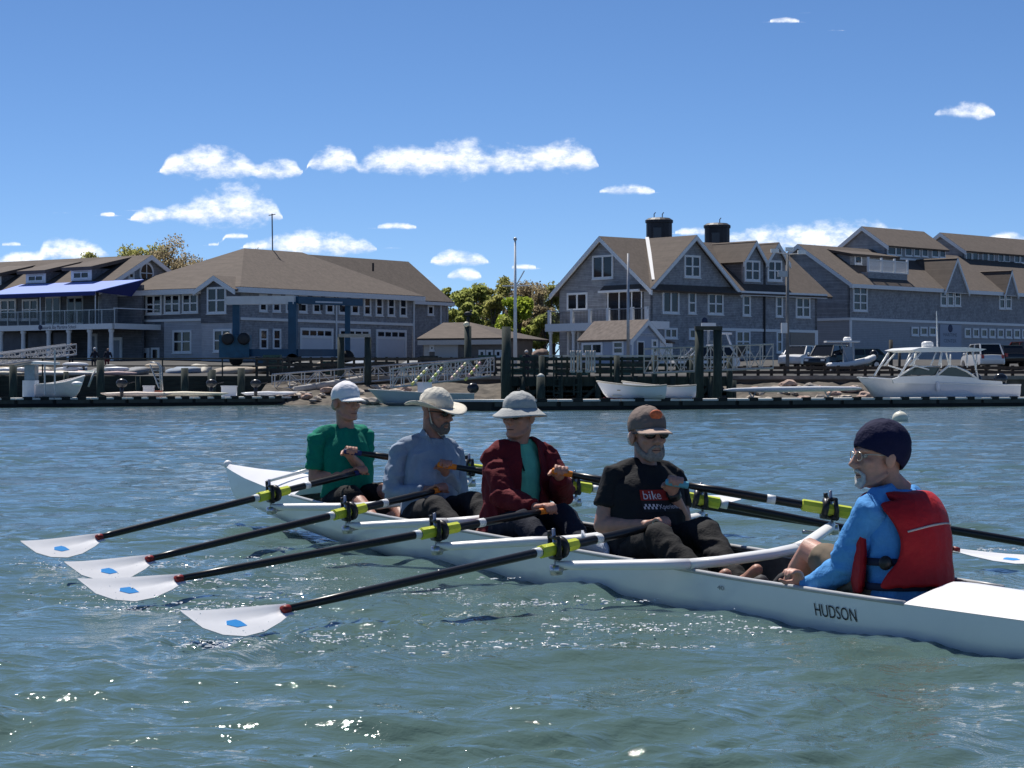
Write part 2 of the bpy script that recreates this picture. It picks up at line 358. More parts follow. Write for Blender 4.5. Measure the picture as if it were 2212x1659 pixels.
def shore_rocks(k, us, lab, grp, tones, r0, r1, ya=142.5, yb=147.5):
    for i, u in enumerate(us):
        y = random.uniform(ya, yb); P = at(k, u, 980, y); r = r0 * .7 + (r1 - r0 * .7) * random.random() ** 1.6; t_ = tones[i % len(tones)]
        rock(P.x, y, bank_z(y) + r * .22, r, ROCKM[t_], ('%s %s ' % ('big' if r > (r0 * .7 + r1) / 2 else 'small', ('pale', 'pinkish', 'grey')[t_])) + lab, grp)
shore_rocks('d7', [600 + i * 56 for i in range(30)], 'sunlit boulder at the foot of the right seawall', 'boulders below the seawall', (0, 1, 0, 2), .22, .5)
shore_rocks('d3', [430 + i * 84 for i in range(30)], 'boulder on the shore under the sloping gangways', 'boulders under the gangways', (0, 0, 1, 2), .25, .55)
shore_rocks('d5', [420, 560, 640, 700, 820, 1250, 1330, 1440, 1520, 1700], 'boulder in the shade under the timber pier', 'boulders under the pier', (1, 1, 0, 2), .3, .6, 144, 147.5)
# ---------------------------------------------------------------- buildings
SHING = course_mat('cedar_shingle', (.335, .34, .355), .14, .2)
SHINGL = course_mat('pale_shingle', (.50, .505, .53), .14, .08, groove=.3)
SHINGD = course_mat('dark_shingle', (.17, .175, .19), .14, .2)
CLAP = course_mat('clapboard', (.42, .425, .445), .16, .06, groove=.35)
ROOF = course_mat('asphalt_shingle', (.115, .092, .077), .1, .12, .9, groove=.35)
ROOFD = course_mat('dark_asphalt_shingle', (.092, .073, .061), .1, .15, .9, groove=.35)
TRIM = mat('white_trim', (.87, .87, .86), .5, var=.05)
GLASS = mat('window_glass', (.010, .013, .02), .06, var=.5, scale=.7, spec=.6)
CURT = mat('blind', (.42, .44, .5), .8, var=.2, scale=1)
class Fac:
    """a vertical facade: plan corner, unit direction along it, outward normal"""
    def __init__(s, A, d, L_=None):
        s.A = Vector((A[0], A[1], 0)); s.u = Vector((d[0], d[1], 0)).normalized(); s.n = Vector((s.u.y, -s.u.x, 0))
        if s.n.dot(s.A) > 0: s.n = -s.n
    def hit(s, k, x, y, off=0):
        r = ray(k, x, y); o = Vector((0, 0, H)); P0 = s.A + s.n * off
        t = (P0 - o).dot(s.n) / r.dot(s.n); P = o + r * t; return ((P - s.A).dot(s.u), P.z)
    def P(s, u, n, z): return Vector((s.A.x, s.A.y, 0)) + s.u * u + s.n * n + Vector((0, 0, z))
    def M(s): return Matrix(((s.u.x, s.n.x, 0, s.A.x), (s.u.y, s.n.y, 0, s.A.y), (0, 0, 1, 0), (0, 0, 0, 1)))
    def box(s, name, m, par, u0, u1, n0, n1, z0, z1):
        b = MB(s.M()); b.box(min(u0, u1), max(u0, u1), n0, n1, z0, z1); return b.build(name, m, par)
    def wall(s, name, m, par, uz, th=.25, off=0):
        b = MB(); b.poly([s.P(u, off, z) for u, z in uz], th, s.n); return b.build(name, m, par)
    def win(s, par, k, x0, y0, x1, y1, cols=2, rows=2, off=0, tr=.17, blind=0, name='window', grid=False):
        (u0, z1), (u1, z0) = s.hit(k, x0, y0, off), s.hit(k, x1, y1, off)
        if u0 > u1: u0, u1 = u1, u0
        # the sill line stays level: take mean heights
        z1 = (z1 + s.hit(k, x1, y0, off)[1]) / 2; z0 = (z0 + s.hit(k, x0, y1, off)[1]) / 2
        b = MB(s.M()); t = tr
        b.box(u0, u1, off + .0, off + .09, z0, z0 + t); b.box(u0, u1, off + .0, off + .09, z1 - t, z1)
        b.box(u0, u0 + t, off, off + .088, z0 + t, z1 - t); b.box(u1 - t, u1, off, off + .088, z0 + t, z1 - t)
        for i in range(1, cols):
            c = u0 + (u1 - u0) * i / cols; b.box(c - t * .5, c + t * .5, off, off + .086, z0 + t, z1 - t)
        for i in range(1, rows):
            c = z0 + (z1 - z0) * i / rows; b.box(u0 + t, u1 - t, off, off + .084, c - t * .33, c + t * .33)
        if grid:
            for ci in range(cols):
                a = u0 + (u1 - u0) * ci / cols; e = u0 + (u1 - u0) * (ci + 1) / cols; c = (a + e) / 2
                b.box(c - .018, c + .018, off, off + .05, z0 + t, z1 - t)
        w = b.build(name, TRIM, par)
        b = MB(s.M()); b.box(u0 + t * .5, u1 - t * .5, off + .004, off + .03, z0 + t * .5, z1 - t * .5); b.build('glass', GLASS, w)
        b = MB(s.M()); b.box(u0 - .05, u1 + .05, off + .002, off + .14, z0 - .07, z0 - .003); b.build('sill', TRIM, w)
        if blind:
            b = MB(s.M()); b.box(u0 + t, u1 - t, off + .031, off + .036, z0 + (z1 - z0) * (1 - blind), z1 - t); b.build('blind', CURT, w)
        return w
def slab(name, m, par, pts, th=.18):
    b = MB(); n = (Vector(pts[1]) - Vector(pts[0])).cross(Vector(pts[2]) - Vector(pts[0])).normalized()
    if n.z < 0: pts = list(pts)[::-1]
    b.poly(pts, th); return b.build(name, m, par)
def gable_roof(par, fac, uL, uR, zE, zP, n_front, n_back, over=.45, mt=None, trim=True, name='roof', uM=None):
    """gable whose end lies in the facade; ridge runs along -n"""
    uM = (uL + uR) / 2 if uM is None else uM; mt = mt or ROOF
    sl, sr = (zP - zE) / (uM - uL), (zP - zE) / (uR - uM)
    a, b = (uL - over, zE - over * sl), (uR + over, zE - over * sr)
    r1 = slab(name, mt, par, [fac.P(a[0], n_front, a[1] + .18), fac.P(uM, n_front, zP + .18), fac.P(uM, n_back, zP + .18), fac.P(a[0], n_back, a[1] + .18)])
    r2 = slab(name, mt, par, [fac.P(b[0], n_front, b[1] + .18), fac.P(uM, n_front, zP + .18), fac.P(uM, n_back, zP + .18), fac.P(b[0], n_back, b[1] + .18)])
    if trim:
        for q in (a, b):
            t = MB(); t.poly([fac.P(q[0], n_front + .01, q[1] - .24), fac.P(uM, n_front + .01, zP - .24), fac.P(uM, n_front + .01, zP + .16), fac.P(q[0], n_front + .01, q[1] + .16)], .14, fac.n); t.build('rake_board', TRIM, par)
    return r1, r2

# ---- gabled two-ridge building in the middle
hC = thing('gabled_building', 'slate blue shingled building with two big gables, dormers and dark round roof towers', 'building', (11.1, 190, 3.2))
u_r = Vector((15.16, 13, 0)).normalized(); u_l = Vector((-u_r.y, u_r.x, 0))
FR = Fac((11.10, 183), u_r); FLc = Fac((11.10, 183), u_l)
GZ = 2.9
LW, zEl = FLc.hit('z4', 198, 605)[0], FLc.hit('z4', 885, 600)[1]
pk = FLc.hit('z4', 505, 222)
zEl = FLc.hit('z4', 860, 590)[1] ; zPk = pk[1] - .1
FLc.wall('wall', SHING, hC, [(0, GZ), (0, zEl), (LW / 2, zPk), (LW, zEl), (LW, GZ)], .3)
gable_roof(hC, FLc, 0, LW, zEl, zPk, .55, -21.2, .7)
RW = FR.hit('z4', 2150, 700)[0]; G1 = FR.hit('z4', 1512, 600)[0]; pkR = FR.hit('z4', 1215, 230)
zEr = zEl
FR.wall('wall', SHING, hC, [(0.02, GZ), (0.02, zEr), (G1 / 2, zPk + .02), (G1, zEr), (RW, zEr), (RW, GZ)], .3)
gable_roof(hC, FR, .0, G1, zEr + .02, zPk + .02, .55, -LW / 2, .55)
FR.box('eave_board', TRIM, hC, G1 + .4, RW + .6, .3, .62, zEr - .5, zEr - .12)
FLc.box('wall', SHING, hC, 0, LW, -RW, -RW + .3, GZ, zEr)
# copper-bright valley flashing between the two ridges
vb = MB(); a_ = FR.P(.35, .05, zEr + .52); b_ = FR.P(G1 / 2 + .0, -LW / 2 + .15, zPk + .3); vb.beam(a_, b_, .3, .05); vb.build('valley_flashing', mat('flashing_metal', (.85, .84, .82), .35, var=.05), hC)
for (xa, xb, xp, yp, ye) in ((1590, 1742, 1672, 248, 395), (1762, 1908, 1850, 262, 400)):
    ua, ub = FR.hit('z4', xa, 500, -.5)[0], FR.hit('z4', xb, 500, -.5)[0]; ze = FR.hit('z4', (xa + xb) / 2, ye, -.5)[1]; zp = FR.hit('z4', xp, yp, -.5)[1]
    FR.wall('dormer_wall', SHING, hC, [(ua, zEr - .2), (ua, ze), ((ua + ub) / 2, zp - .15), (ub, ze), (ub, zEr - .2)], .2, -.5)
    FR.box('dormer_cheek', SHINGD, hC, ua + .02, ua + .2, -6, -.72, zEr - .1, ze - .05); FR.box('dormer_cheek', SHINGD, hC, ub - .2, ub - .02, -6, -.72, zEr - .1, ze - .05)
    gable_roof(hC, FR, ua, ub, ze, zp - .15, -.1, -6.4, .3, name='dormer_roof')
    FR.win(hC, 'z4', xa + 8, 395, xb - 28, 552, 2, 2, -.5)
for w in ((975, 625, 1102, 798, 2, 1), (1170, 632, 1230, 800, 1, 2), (1318, 642, 1436, 806, 2, 2), (1582, 655, 1642, 816, 1, 2), (1833, 664, 1886, 824, 1, 2), (1984, 672, 2094, 830, 2, 2), (1140, 356, 1262, 526, 2, 2)):
    FR.win(hC, 'z4', *w)
for w in ((990, 905, 1088, 988, 2, 1), (1175, 910, 1228, 992, 1, 1), (1530, 925, 1640, 1095, 2, 2), (1838, 930, 1884, 1095, 1, 2)):
    FR.win(hC, 'z4', *w)
FR.box('belt_board', TRIM, hC, FR.hit('z4', 1400, 920)[0], RW, .002, .1, FR.hit('z4', 1700, 925)[1] - .1, FR.hit('z4', 1700, 925)[1] + .12)
FR.box('garage_panel', mat('tan_panel', (.32, .27, .23), .7, var=.1), hC, FR.hit('z4', 1945, 1000)[0], FR.hit('z4', 2130, 1000)[0], .002, .06, GZ, FR.hit('z4', 2040, 945)[1])
FR.box('corner_board', TRIM, hC, FR.hit('z4', 2128, 1000)[0], FR.hit('z4', 2150, 1000)[0], .002, .09, GZ, FR.hit('z4', 2040, 930)[1])
b = MB(FR.M()); ud = FR.hit('z4', 1745, 700)[0]; b.tube([(ud, .1, zEr), (ud, .1, GZ)], .09, 6); b.build('downspout', mat('dark_metal', (.02, .022, .028), .5, var=.2), hC)
for w in ((450, 355, 608, 535, 2, 1), (258, 640, 412, 775, 2, 1)): FLc.win(hC, 'z4', *w)
# patio door recess on the balcony
u0, zt = FLc.hit('z4', 835, 630); u1, zb = FLc.hit('z4', 560, 850)
FLc.box('balcony_door', GLASS, hC, u0, u1, .01, .05, zb, zt); FLc.box('door_hood', TRIM, hC, u0 - .1, u1 + .4, .02, .7, zt, zt + .18)
for x in (570, 655, 750, 825):
    uu = FLc.hit('z4', x, 700)[0]; FLc.box('door_frame', TRIM, hC, uu - .06, uu + .06, .052, .1, zb, zt)
# balcony on columns
off = 2.3
zd = FLc.hit('z4', 300, 872, off)[1]; uA, uB = FLc.hit('z4', 875, 860, off)[0], FLc.hit('z4', 95, 860, off)[0]
FLc.box('balcony_floor', TRIM, hC, uA, uB, .02, off + .1, zd - .62, zd)
for x in (122, 292, 428, 566, 748, 856):
    uu = FLc.hit('z4', x, 800, off)[0]; FLc.box('rail_post', TRIM, hC, uu - .12, uu + .12, off - .14, off + .1, zd, zd + 1.15)
FLc.box('hand_rail', mat('grey_rail', (.3, .31, .33), .5, var=.1), hC, uA + .1, uB - .1, off - .05, off + .02, zd + 1.0, zd + 1.07)
b = MB(FLc.M())
for uu in np.arange(uA + .2, uB, .17): b.box(uu - .012, uu + .012, off - .03, off, zd, zd + 1.0)
struct(b.build('balusters', mat('baluster_dark', (.05, .055, .065), .6, var=.1), hC), 'stuff')
for x in (118, 290):
    uu = FLc.hit('z4', x, 1000, off)[0]; b = MB(FLc.M()); b.lathe([(.2, GZ - .3), (.2, GZ + .2), (.15, GZ + .3), (.13, zd - .9), (.2, zd - .75), (.2, zd - .62)], 12, (uu, off - .2, 0)); b.build('column', TRIM, hC, True)
for x in (345, 268): 
    uu = FLc.hit('z4', x, 1000, .4)[0]; FLc.box('column', TRIM, hC, uu - .1, uu + .1, .3, .5, GZ, zd - .62)
for (x0, x1, y0, y1, Y) in ((852, 1054, 82, 230, 195), (1294, 1490, 122, 262, 200)):
    P0, P1 = at('z4', (x0 + x1) / 2, y0, Y), at('z4', (x0 + x1) / 2, y1 + 60, Y); r = (at('z4', x1, y0, Y) - at('z4', x0, y0, Y)).x / 2
    b = MB(); b.lathe([(r * .97, P1.z - 1), (r * .97, P0.z - .35)], 16, (P0.x, P0.y, 0)); tw = shade_auto(b.build('roof_tower', mat('tower_dark', (.02, .022, .03), .55, var=.3, scale=1.2), hC), 10)
    b = MB(); b.lathe([(r * 1.04, P0.z - .34), (r * 1.05, P0.z - .1), (r * .8, P0.z + .08), (.05, P0.z + .16)], 16, (P0.x, P0.y, 0)); b.build('tower_cap', MATS['tower_dark'], tw)
    b = MB(); b.box(P0.x - r * .5, P0.x + r * .1, P0.y - r - .02, P0.y - r * .8, P0.z - 1.7, P0.z - .8); b.build('tower_hatch', mat('hatch_dark', (.035, .04, .055), .3, var=.1), tw)
    for dx in ((-.45, .25) if x0 < 900 else (.2,)):
        b = MB(); b.tube([(P0.x + dx, P0.y - .3, P0.z), (P0.x + dx, P0.y - .3, P0.z + .4), (P0.x + dx + .12, P0.y - .3, P0.z + .55)], .05, 6); b.build('vent_stub', mat('zinc', (.35, .36, .38), .5, var=.1), tw)
def fac_text(par, fac, txt, k, x0, x1, y, hgt, mt, off=.012):
    (ua, za), (ub, zb_) = fac.hit(k, x0, y), fac.hit(k, x1, y); za = (za + zb_) / 2
    vs, fs = text_mesh(txt, 1.0); w = max(v.x for v in vs); b = MB(); L_ = abs(ub - ua)
    flip = (ub < ua)
    b.add([fac.P(ua + (ub - ua) * v.x / w, off, za + (v.y - .35) * hgt) for v in vs], fs); return b.build('lettering', mt, par, clean=False)
fac_text(hC, FR, 'Sails Family Building', 'z4', 1322, 1530, 858, .62, mat('letter_grey', (.30, .33, .38), .6, var=0))
b = MB(FR.M()); ue, ze_ = FR.hit('z4', 1297, 855); b.lathe([(.32, 0), (.32, .03), (.2, .05)], 12, (ue, .01, ze_), (0, 1, 0)); b.build('emblem', mat('emblem_navy', (.02, .03, .09), .5, var=0), hC)

# ---- small office hut in front of it
hut = thing('office_hut', 'small pale blue hut with a brown roof, a white sign and an open dark door', 'hut', (8, 174, 2.8))
c0 = at('z4', 745, 1000, 173); FH = Fac((c0.x, c0.y), u_r); FHl = Fac((c0.x, c0.y), u_l); HG = 2.5
hw = FH.hit('z4', 968, 1000)[0]; hl = FHl.hit('z4', 360, 1000)[0]; ze = FHl.hit('z4', 700, 990)[1]; zp = FH.hit('z4', 865, 850)[1]
HUTW = mat('pale_blue_paint', (.40, .45, .54), .6, var=.08, scale=1)
FH.wall('wall', HUTW, hut, [(0, HG), (0, ze), (hw / 2, zp - .1), (hw, ze), (hw, HG)], .2); FHl.box('wall', HUTW, hut, .02, hl, -.2, -.002, HG, ze)
FHl.box('wall', HUTW, hut, hl - .2, hl, -hw, -.21, HG, ze); gable_roof(hut, FH, 0, hw, ze, zp - .1, .25, -hl - .2, .25, mat('hut_roof', (.15, .122, .107), .9, var=.3, scale=3))
FH.win(hut, 'z4', 890, 992, 938, 1105, 1, 2); FHl.win(hut, 'z4', 606, 1003, 688, 1110, 1, 2); FHl.win(hut, 'z4', 372, 1018, 528, 1110, 2, 1)
u0, z1 = FH.hit('z4', 782, 1003); u1, _ = FH.hit('z4', 838, 1003)
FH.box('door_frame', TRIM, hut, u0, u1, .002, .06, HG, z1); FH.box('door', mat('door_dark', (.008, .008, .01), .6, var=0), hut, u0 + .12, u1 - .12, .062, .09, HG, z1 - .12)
u0, z1 = FH.hit('z4', 790, 945); u1, z0 = FH.hit('z4', 932, 970)
sg = FH.box('sign_board', mat('sign_board_white', (.62, .64, .68), .5, var=.05), hut, u0, u1, .01, .07, z0, z1); FH.box('corner_board', TRIM, hut, 0, .15, .002, .05, HG, ze); FH.box('corner_board', TRIM, hut, hw - .15, hw, .002, .05, HG, ze)
vs, fs = text_mesh('HARBORMASTER', 1.0); w_ = max(v.x for v in vs); b = MB(); b.add([FH.P(u0 + .12 + (u1 - u0 - .24) * v.x / w_, .074, (z0 + z1) / 2 + (v.y - .35) * .24) for v in vs], fs); b.build('lettering', mat('letter_slate', (.14, .16, .2), .6, var=0), sg, clean=False)
ux = FH.hit('z4', 1055, 1050, -.6)[0]; FH.box('bay', TRIM, hut, hw + .01, ux, -2.4, -.6, HG, ze - .25); slab('bay_roof', MATS['hut_roof'], hut, [FH.P(hw + .02, -.4, ze + .25), FH.P(ux + .1, -.4, ze - .2), FH.P(ux + .1, -2.6, ze - .2), FH.P(hw + .02, -2.6, ze + .25)], .1)
FH.win(hut, 'z4', 998, 1030, 1046, 1100, 2, 1, -.6)

# ---- long building on the right with roof monitors
hR = thing('long_building', 'long grey shingled building with pointed wall dormers, a white roof balcony and clerestories', 'building', (44, 215, 3.2))
dr_ = Vector((.70, .714, 0)); FB = Fac((30.65, 206.5), dr_); FBl = Fac((30.65, 206.5), (-.714, .70)); RL = 37.0
zE = FB.hit('z5', 640, 535)[1]; zB = FB.hit('z5', 640, 803)[1]; kx = 11.2; zP = zE + 3.5
FB.box('wall', SHING, hR, 0, RL, -.3, 0, zB + .02, zE); FB.box('wall', CLAP, hR, 0, RL, -.3, -.03, GZ, zB)
FBl.wall('wall', SHINGD if False else SHING, hR, [(.02, zB), (.02, zE), (kx / 2, zP), (kx, zE), (kx, zB)], .25); FBl.box('wall', CLAP, hR, .02, kx, -.25, -.03, GZ, zB)
gable_roof(hR, FBl, 0, kx, zE, zP, .45, -RL, .6)
FB.box('eave_board', TRIM, hR, -.5, RL, .3, .62, zE - .55, zE - .2); FB.box('belt_board', TRIM, hR, -.06, RL, .002, .1, zB - .12, zB + .12); FBl.box('belt_board', TRIM, hR, -.05, kx, .002, .1, zB - .12, zB + .12)
FB.box('corner_board', TRIM, hR, -.1, .16, -.02, .09, GZ, zB - .125)
FB.win(hR, 'z5', 658, 562, 762, 748, 2, 3); 
for x in (1292, 1342, 1394): FB.win(hR, 'z5', x, 572, x + 46, 712, 1, 2)
for x in (1718, 1765): FB.win(hR, 'z5', x, 592, x + 42, 732, 1, 2)
for x in (1082, 1146, 1210): FB.win(hR, 'z5', x, 860, x + 52, 925, 1, 1, grid=False)
for i in range(9): x = 1468 + i * 59.5; FB.win(hR, 'z5', x, 870 + i * 1.3, x + 44, 936 + i * 1.3, 1, 1, grid=False)
for (xa, xb, xp, yp, yb) in ((1285, 1455, 1362, 372, 548), (1718, 1812, 1766, 462, 578)):
    ua, ub = FB.hit('z5', xa, 540)[0], FB.hit('z5', xb, 540)[0]; zp = FB.hit('z5', xp, yp)[1]
    FB.wall('dormer_wall', SHING, hR, [(ua, zE - .5), ((ua + ub) / 2, zp - .1), (ub, zE - .5)], .2, .64)
    gable_roof(hR, FB, ua, ub, zE - .4, zp, .8, -4.5, .1, name='dormer_roof')
# dormer and roof balcony
ua, z1 = FB.hit('z5', 640, 330, -2.6); ub, _ = FB.hit('z5', 780, 330, -2.6)
FB.box('dormer_wall', SHING, hR, ua, ub + 4.2, -5, -2.6, zE + .5, z1); slab('dormer_roof', ROOFD, hR, [FB.P(ua - .3, -2.2, z1), FB.P(ub + 4.4, -2.2, z1), FB.P(ub + 4.4, -6, z1 + .7), FB.P(ua - .3, -6, z1 + .7)], .25)
FB.win(hR, 'z5', 668, 340, 722, 408, 1, 1, -2.6)
u0, zt = FB.hit('z5', 772, 372, -.5); u1, zb = FB.hit('z5', 1055, 480, -.5); zt2 = FB.hit('z5', 1055, 385, -.5)[1]; zt = (zt + zt2) / 2
FB.box('roof_balcony_floor', SHING, hR, u0, u1, -3, -.5, zE, zb); 
FB.box('hand_rail', TRIM, hR, u0, u1, -.6, -.45, zt - .1, zt)
for i in range(4): uu = u0 + (u1 - u0) * i / 3; FB.box('rail_post', TRIM, hR, uu - .09, uu + .09, -.6, -.42, zb + .002, zt + .2)
for i in range(3):
    a, c = u0 + (u1 - u0) * i / 3 + .1, u0 + (u1 - u0) * (i + 1) / 3 - .1; b = MB(FB.M())
    for uu in np.arange(a, c, .16): b.box(uu, uu + .06, -.55, -.5, zb + .08, zt - .1)
    b.box(a, c, -.56, -.49, zb + .02, zb + .1); struct(b.build('baluster_panel', TRIM, hR), 'stuff')
for (xa, xb, xl, yl, xp, yp, ye, y2, yb_, offm, wins, nm) in (
    (905, 1330, 672, 272, 786, 170, 268, 290, 362, -4.0, [(908, 968), (968, 1010), (1036, 1086), (1100, 1144), (1158, 1202), (1230, 1278), (1285, 1328)], 'clerestory'),
    (1468, 2200, 1322, 252, 1358, 224, 306, 330, 415, -5.2, [(1478, 1520), (1524, 1566), (1598, 1638), (1642, 1682), (1712, 1752), (1756, 1796), (1828, 1868), (1872, 1902)], 'clerestory')):
    u0, ze = FB.hit('z5', xa, ye, offm); u1 = FB.hit('z5', xb, ye, offm)[0]; zb = FB.hit('z5', xa, yb_, offm)[1]; wd = 5.4
    zp = ze + 1.75
    FB.box('clerestory_wall', SHING, hR, u0, u1, offm - .25, offm, zb - 1.5, ze)
    Fe = Fac(tuple(FB.P(u0, offm, 0))[:2], (-.714, .70)); Fe.n = -FB.u if (-FB.u).dot(Fe.A) < 0 else Fe.n
    Fe.wall('clerestory_wall', SHING, hR, [(0.02, zb - 1.5), (0.02, ze), (wd / 2, zp), (wd, ze), (wd, zb - 1.5)], .2)
    gable_roof(hR, Fe, 0, wd, ze, zp, .3, -(u1 - u0) - .3, .35, name='clerestory_roof')
    for a, c in wins:
        k = 1 + .00004 * (a - xa); dy = (a - xa) * .05
        FB.win(hR, 'z5', a, ye + 12 + dy, c, ye + 72 + dy, 1, 1, offm, .09, grid=False)
    FB.box('clerestory_sill', TRIM, hR, u0 - .1, u1, offm + .002, offm + .1, zb - .05, zb + .12)
u0, z1 = FB.hit('z5', 1290, 830); u1, z0 = FB.hit('z5', 1445, 1030)
pn = FB.box('sign_panel', mat('sign_panel_grey', (.42, .45, .52), .6, var=.05), hR, u0, u1, .002, .05, GZ + .3, z1 - .15)
for txt, x0, x1, y in (('MARITIME', 1312, 1412, 918), ('CENTER', 1316, 1408, 962)):
    fac_text(pn, FB, txt, 'z5', x0, x1, y, .45, mat('letter_dark', (.1, .12, .16), .6, var=0), .056)
ue, ze_ = FB.hit('z5', 1364, 872); b = MB(FB.M()); b.lathe([(.38, 0), (.38, .02), (.3, .04)], 12, (ue, .052, ze_), (0, 1, 0)); b.build('emblem', MATS['emblem_navy'], pn)

# ---- hip-roofed boathouse on the left
hH = thing('hip_roofed_boathouse', 'large shingled boathouse with a brown hip roof and three white garage doors', 'building', (-20, 192, 3.4))
dh = Vector((.59, .807, 0)); FA = Fac((-21.86, 183), dh); FAl = Fac((-21.86, 183), (-.807, .59)); GZ2 = 3.0
zE = FA.hit('z2', 340, 515)[1]; zB = FA.hit('z2', 330, 785)[1]; LA, LB = 22.3, 14.0
FA.box('wall', SHING, hH, 0, LA, -.3, 0, zB + .02, zE); FA.box('wall', SHING, hH, 0, LA, -.3, -.04, GZ2, zB)
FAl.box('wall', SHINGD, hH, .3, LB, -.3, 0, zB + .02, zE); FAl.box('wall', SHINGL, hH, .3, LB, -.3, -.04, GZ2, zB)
FA.box('belt_board', TRIM, hH, 0, LA, .002, .1, zB - .1, zB + .12)
ov = .7; ap = Vector((-22.68, 192.9, 12.9)); rb = ap + Vector((dh.x, dh.y, 0)) * 7.4; ez = zE + .05
c_ = [FA.P(-ov, ov, ez), FA.P(LA + ov, ov, ez), FA.P(LA + ov, -LB - ov, ez), FA.P(-ov, -LB - ov, ez)]
for q in ([c_[0], c_[1], rb, ap], [c_[1], c_[2], rb], [c_[2], c_[3], ap, rb], [c_[3], c_[0], ap]): slab('roof', ROOF, hH, q, .12)
for q in ((c_[0], c_[1]), (c_[3], c_[0])):
    b = MB(); z_ = Vector((0, 0, -.26)); b.beam(q[0] + z_, q[1] + z_, .2, .42); b.build('eave_board', TRIM, hH)
for x in (484, 600, 716, 832, 950, 1064, 1176, 1284): FA.win(hH, 'z2', x, 570 + (x - 484) * .032, x + 70, 724 + (x - 484) * .028, 1, 2)
for x in (1394, 1498, 1602, 1706): FA.win(hH, 'z2', x, 596 + (x - 1394) * .03, x + 64, 758 + (x - 1394) * .03, 1, 2)
for x in (488, 602): FA.win(hH, 'z2', x, 872, x + 72, 1055, 1, 2)
for i, (x0, x1, y0, y1) in enumerate(((840, 1128, 862, 1140), (1178, 1452, 868, 1138), (1502, 1766, 876, 1136))):
    (u0, z1), (u1, z0) = FA.hit('z2', x0, y0), FA.hit('z2', x1, y1)
    b = MB(FA.M()); t = .22
    b.box(u0, u1, .0, .1, z1 - t, z1); b.box(u0, u0 + t, 0, .098, z0, z1 - t); b.box(u1 - t, u1, 0, .098, z0, z1 - t)
    zt = z1 - (z1 - z0) * .33; b.box(u0 + t, u1 - t, 0, .096, zt, zt + t); gd = b.build('garage_door', TRIM, hH)
    FA.box('door_panel', mat('door_panel_white', (.72, .73, .76), .5, var=.04, scale=1), gd, u0 + t, u1 - t, .004, .05, z0, zt)
    for j in range(4):
        a = u0 + t + (u1 - u0 - 2 * t) * j / 4; e = u0 + t + (u1 - u0 - 2 * t) * (j + 1) / 4; FA.box('pane', GLASS, gd, a + .08, e - .08, .02, .06, zt + t + .06, z1 - t - .06)
        if j: FA.box('mullion', TRIM, gd, a - .07, a + .07, .01, .09, zt + t, z1 - t)
for x in (1150, 1825): b = MB(FA.M()); uu = FA.hit('z2', x, 700)[0]; b.tube([(uu, .14, zE), (uu, .14, GZ2)], .08, 6); b.build('downspout', TRIM, hH)
# gabled bay at the corner
bw0, bw1 = FAl.hit('z2', 258, 700, .9)[0], FAl.hit('z1', 1822, 700, .9)[0]; zp = FAl.hit('z1', 1945, 430, .9)[1]; zb = FAl.hit('z1', 1945, 858, .9)[1]
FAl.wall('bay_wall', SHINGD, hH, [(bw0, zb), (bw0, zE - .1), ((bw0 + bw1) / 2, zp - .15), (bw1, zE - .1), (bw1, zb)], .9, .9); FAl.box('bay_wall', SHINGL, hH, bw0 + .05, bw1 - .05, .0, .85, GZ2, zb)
gable_roof(hH, FAl, bw0, bw1, zE - .1, zp - .15, 1.3, -6, .5)
FAl.win(hH, 'z1', 1882, 530, 2056, 772, 2, 2, .9); FAl.win(hH, 'z2', 92, 875, 250, 1075, 2, 2, .86); FAl.box('belt_board', TRIM, hH, bw1, LB, .002, .1, zB - .1, zB + .1)
for x in (1325, 1492, 1656): FAl.win(hH, 'z1', x, 598 - (x - 1325) * .03, x + 146, 780 - (x - 1325) * .04, 2, 2)
FAl.win(hH, 'z1', 1162, 600, 1238, 788, 1, 2); FAl.win(hH, 'z1', 1570, 922, 1742, 1130, 2, 2, -.04)
# weathered shingle patch with the service door
(u0, z1), (u1, z0) = FAl.hit('z1', 1485, 850), FAl.hit('z1', 1050, 1235); FAl.box('shingle_patch', SHINGD, hH, u0, u1, -.03, .012, GZ2, zB - .11)
FAl.win(hH, 'z1', 1170, 1085, 1240, 1200, 1, 1, .012); FAl.win(hH, 'z1', 1374, 1080, 1448, 1198, 1, 1, .012)
(u0, z1) = FAl.hit('z1', 1258, 1085); u1 = FAl.hit('z1', 1358, 1085)[0]; sd = FAl.box('service_door', TRIM, hH, u1, u0, .014, .1, GZ2, z1); FAl.box('door_glass', GLASS, sd, u1 + .3, u0 - .3, .101, .12, GZ2 + .3, z1 - .4)
b = MB(); P0 = at('z2', 605, 180, 196); b.tube([P0 + Vector((0, 0, -.5)), at('z2', 600, -130, 196)], .06, 6); b.tube([at('z2', 570, -115, 196), at('z2', 630, -125, 196)], .04, 5); b.build('roof_antenna', mat('antenna_grey', (.2, .2, .22), .5, var=.1), hH)

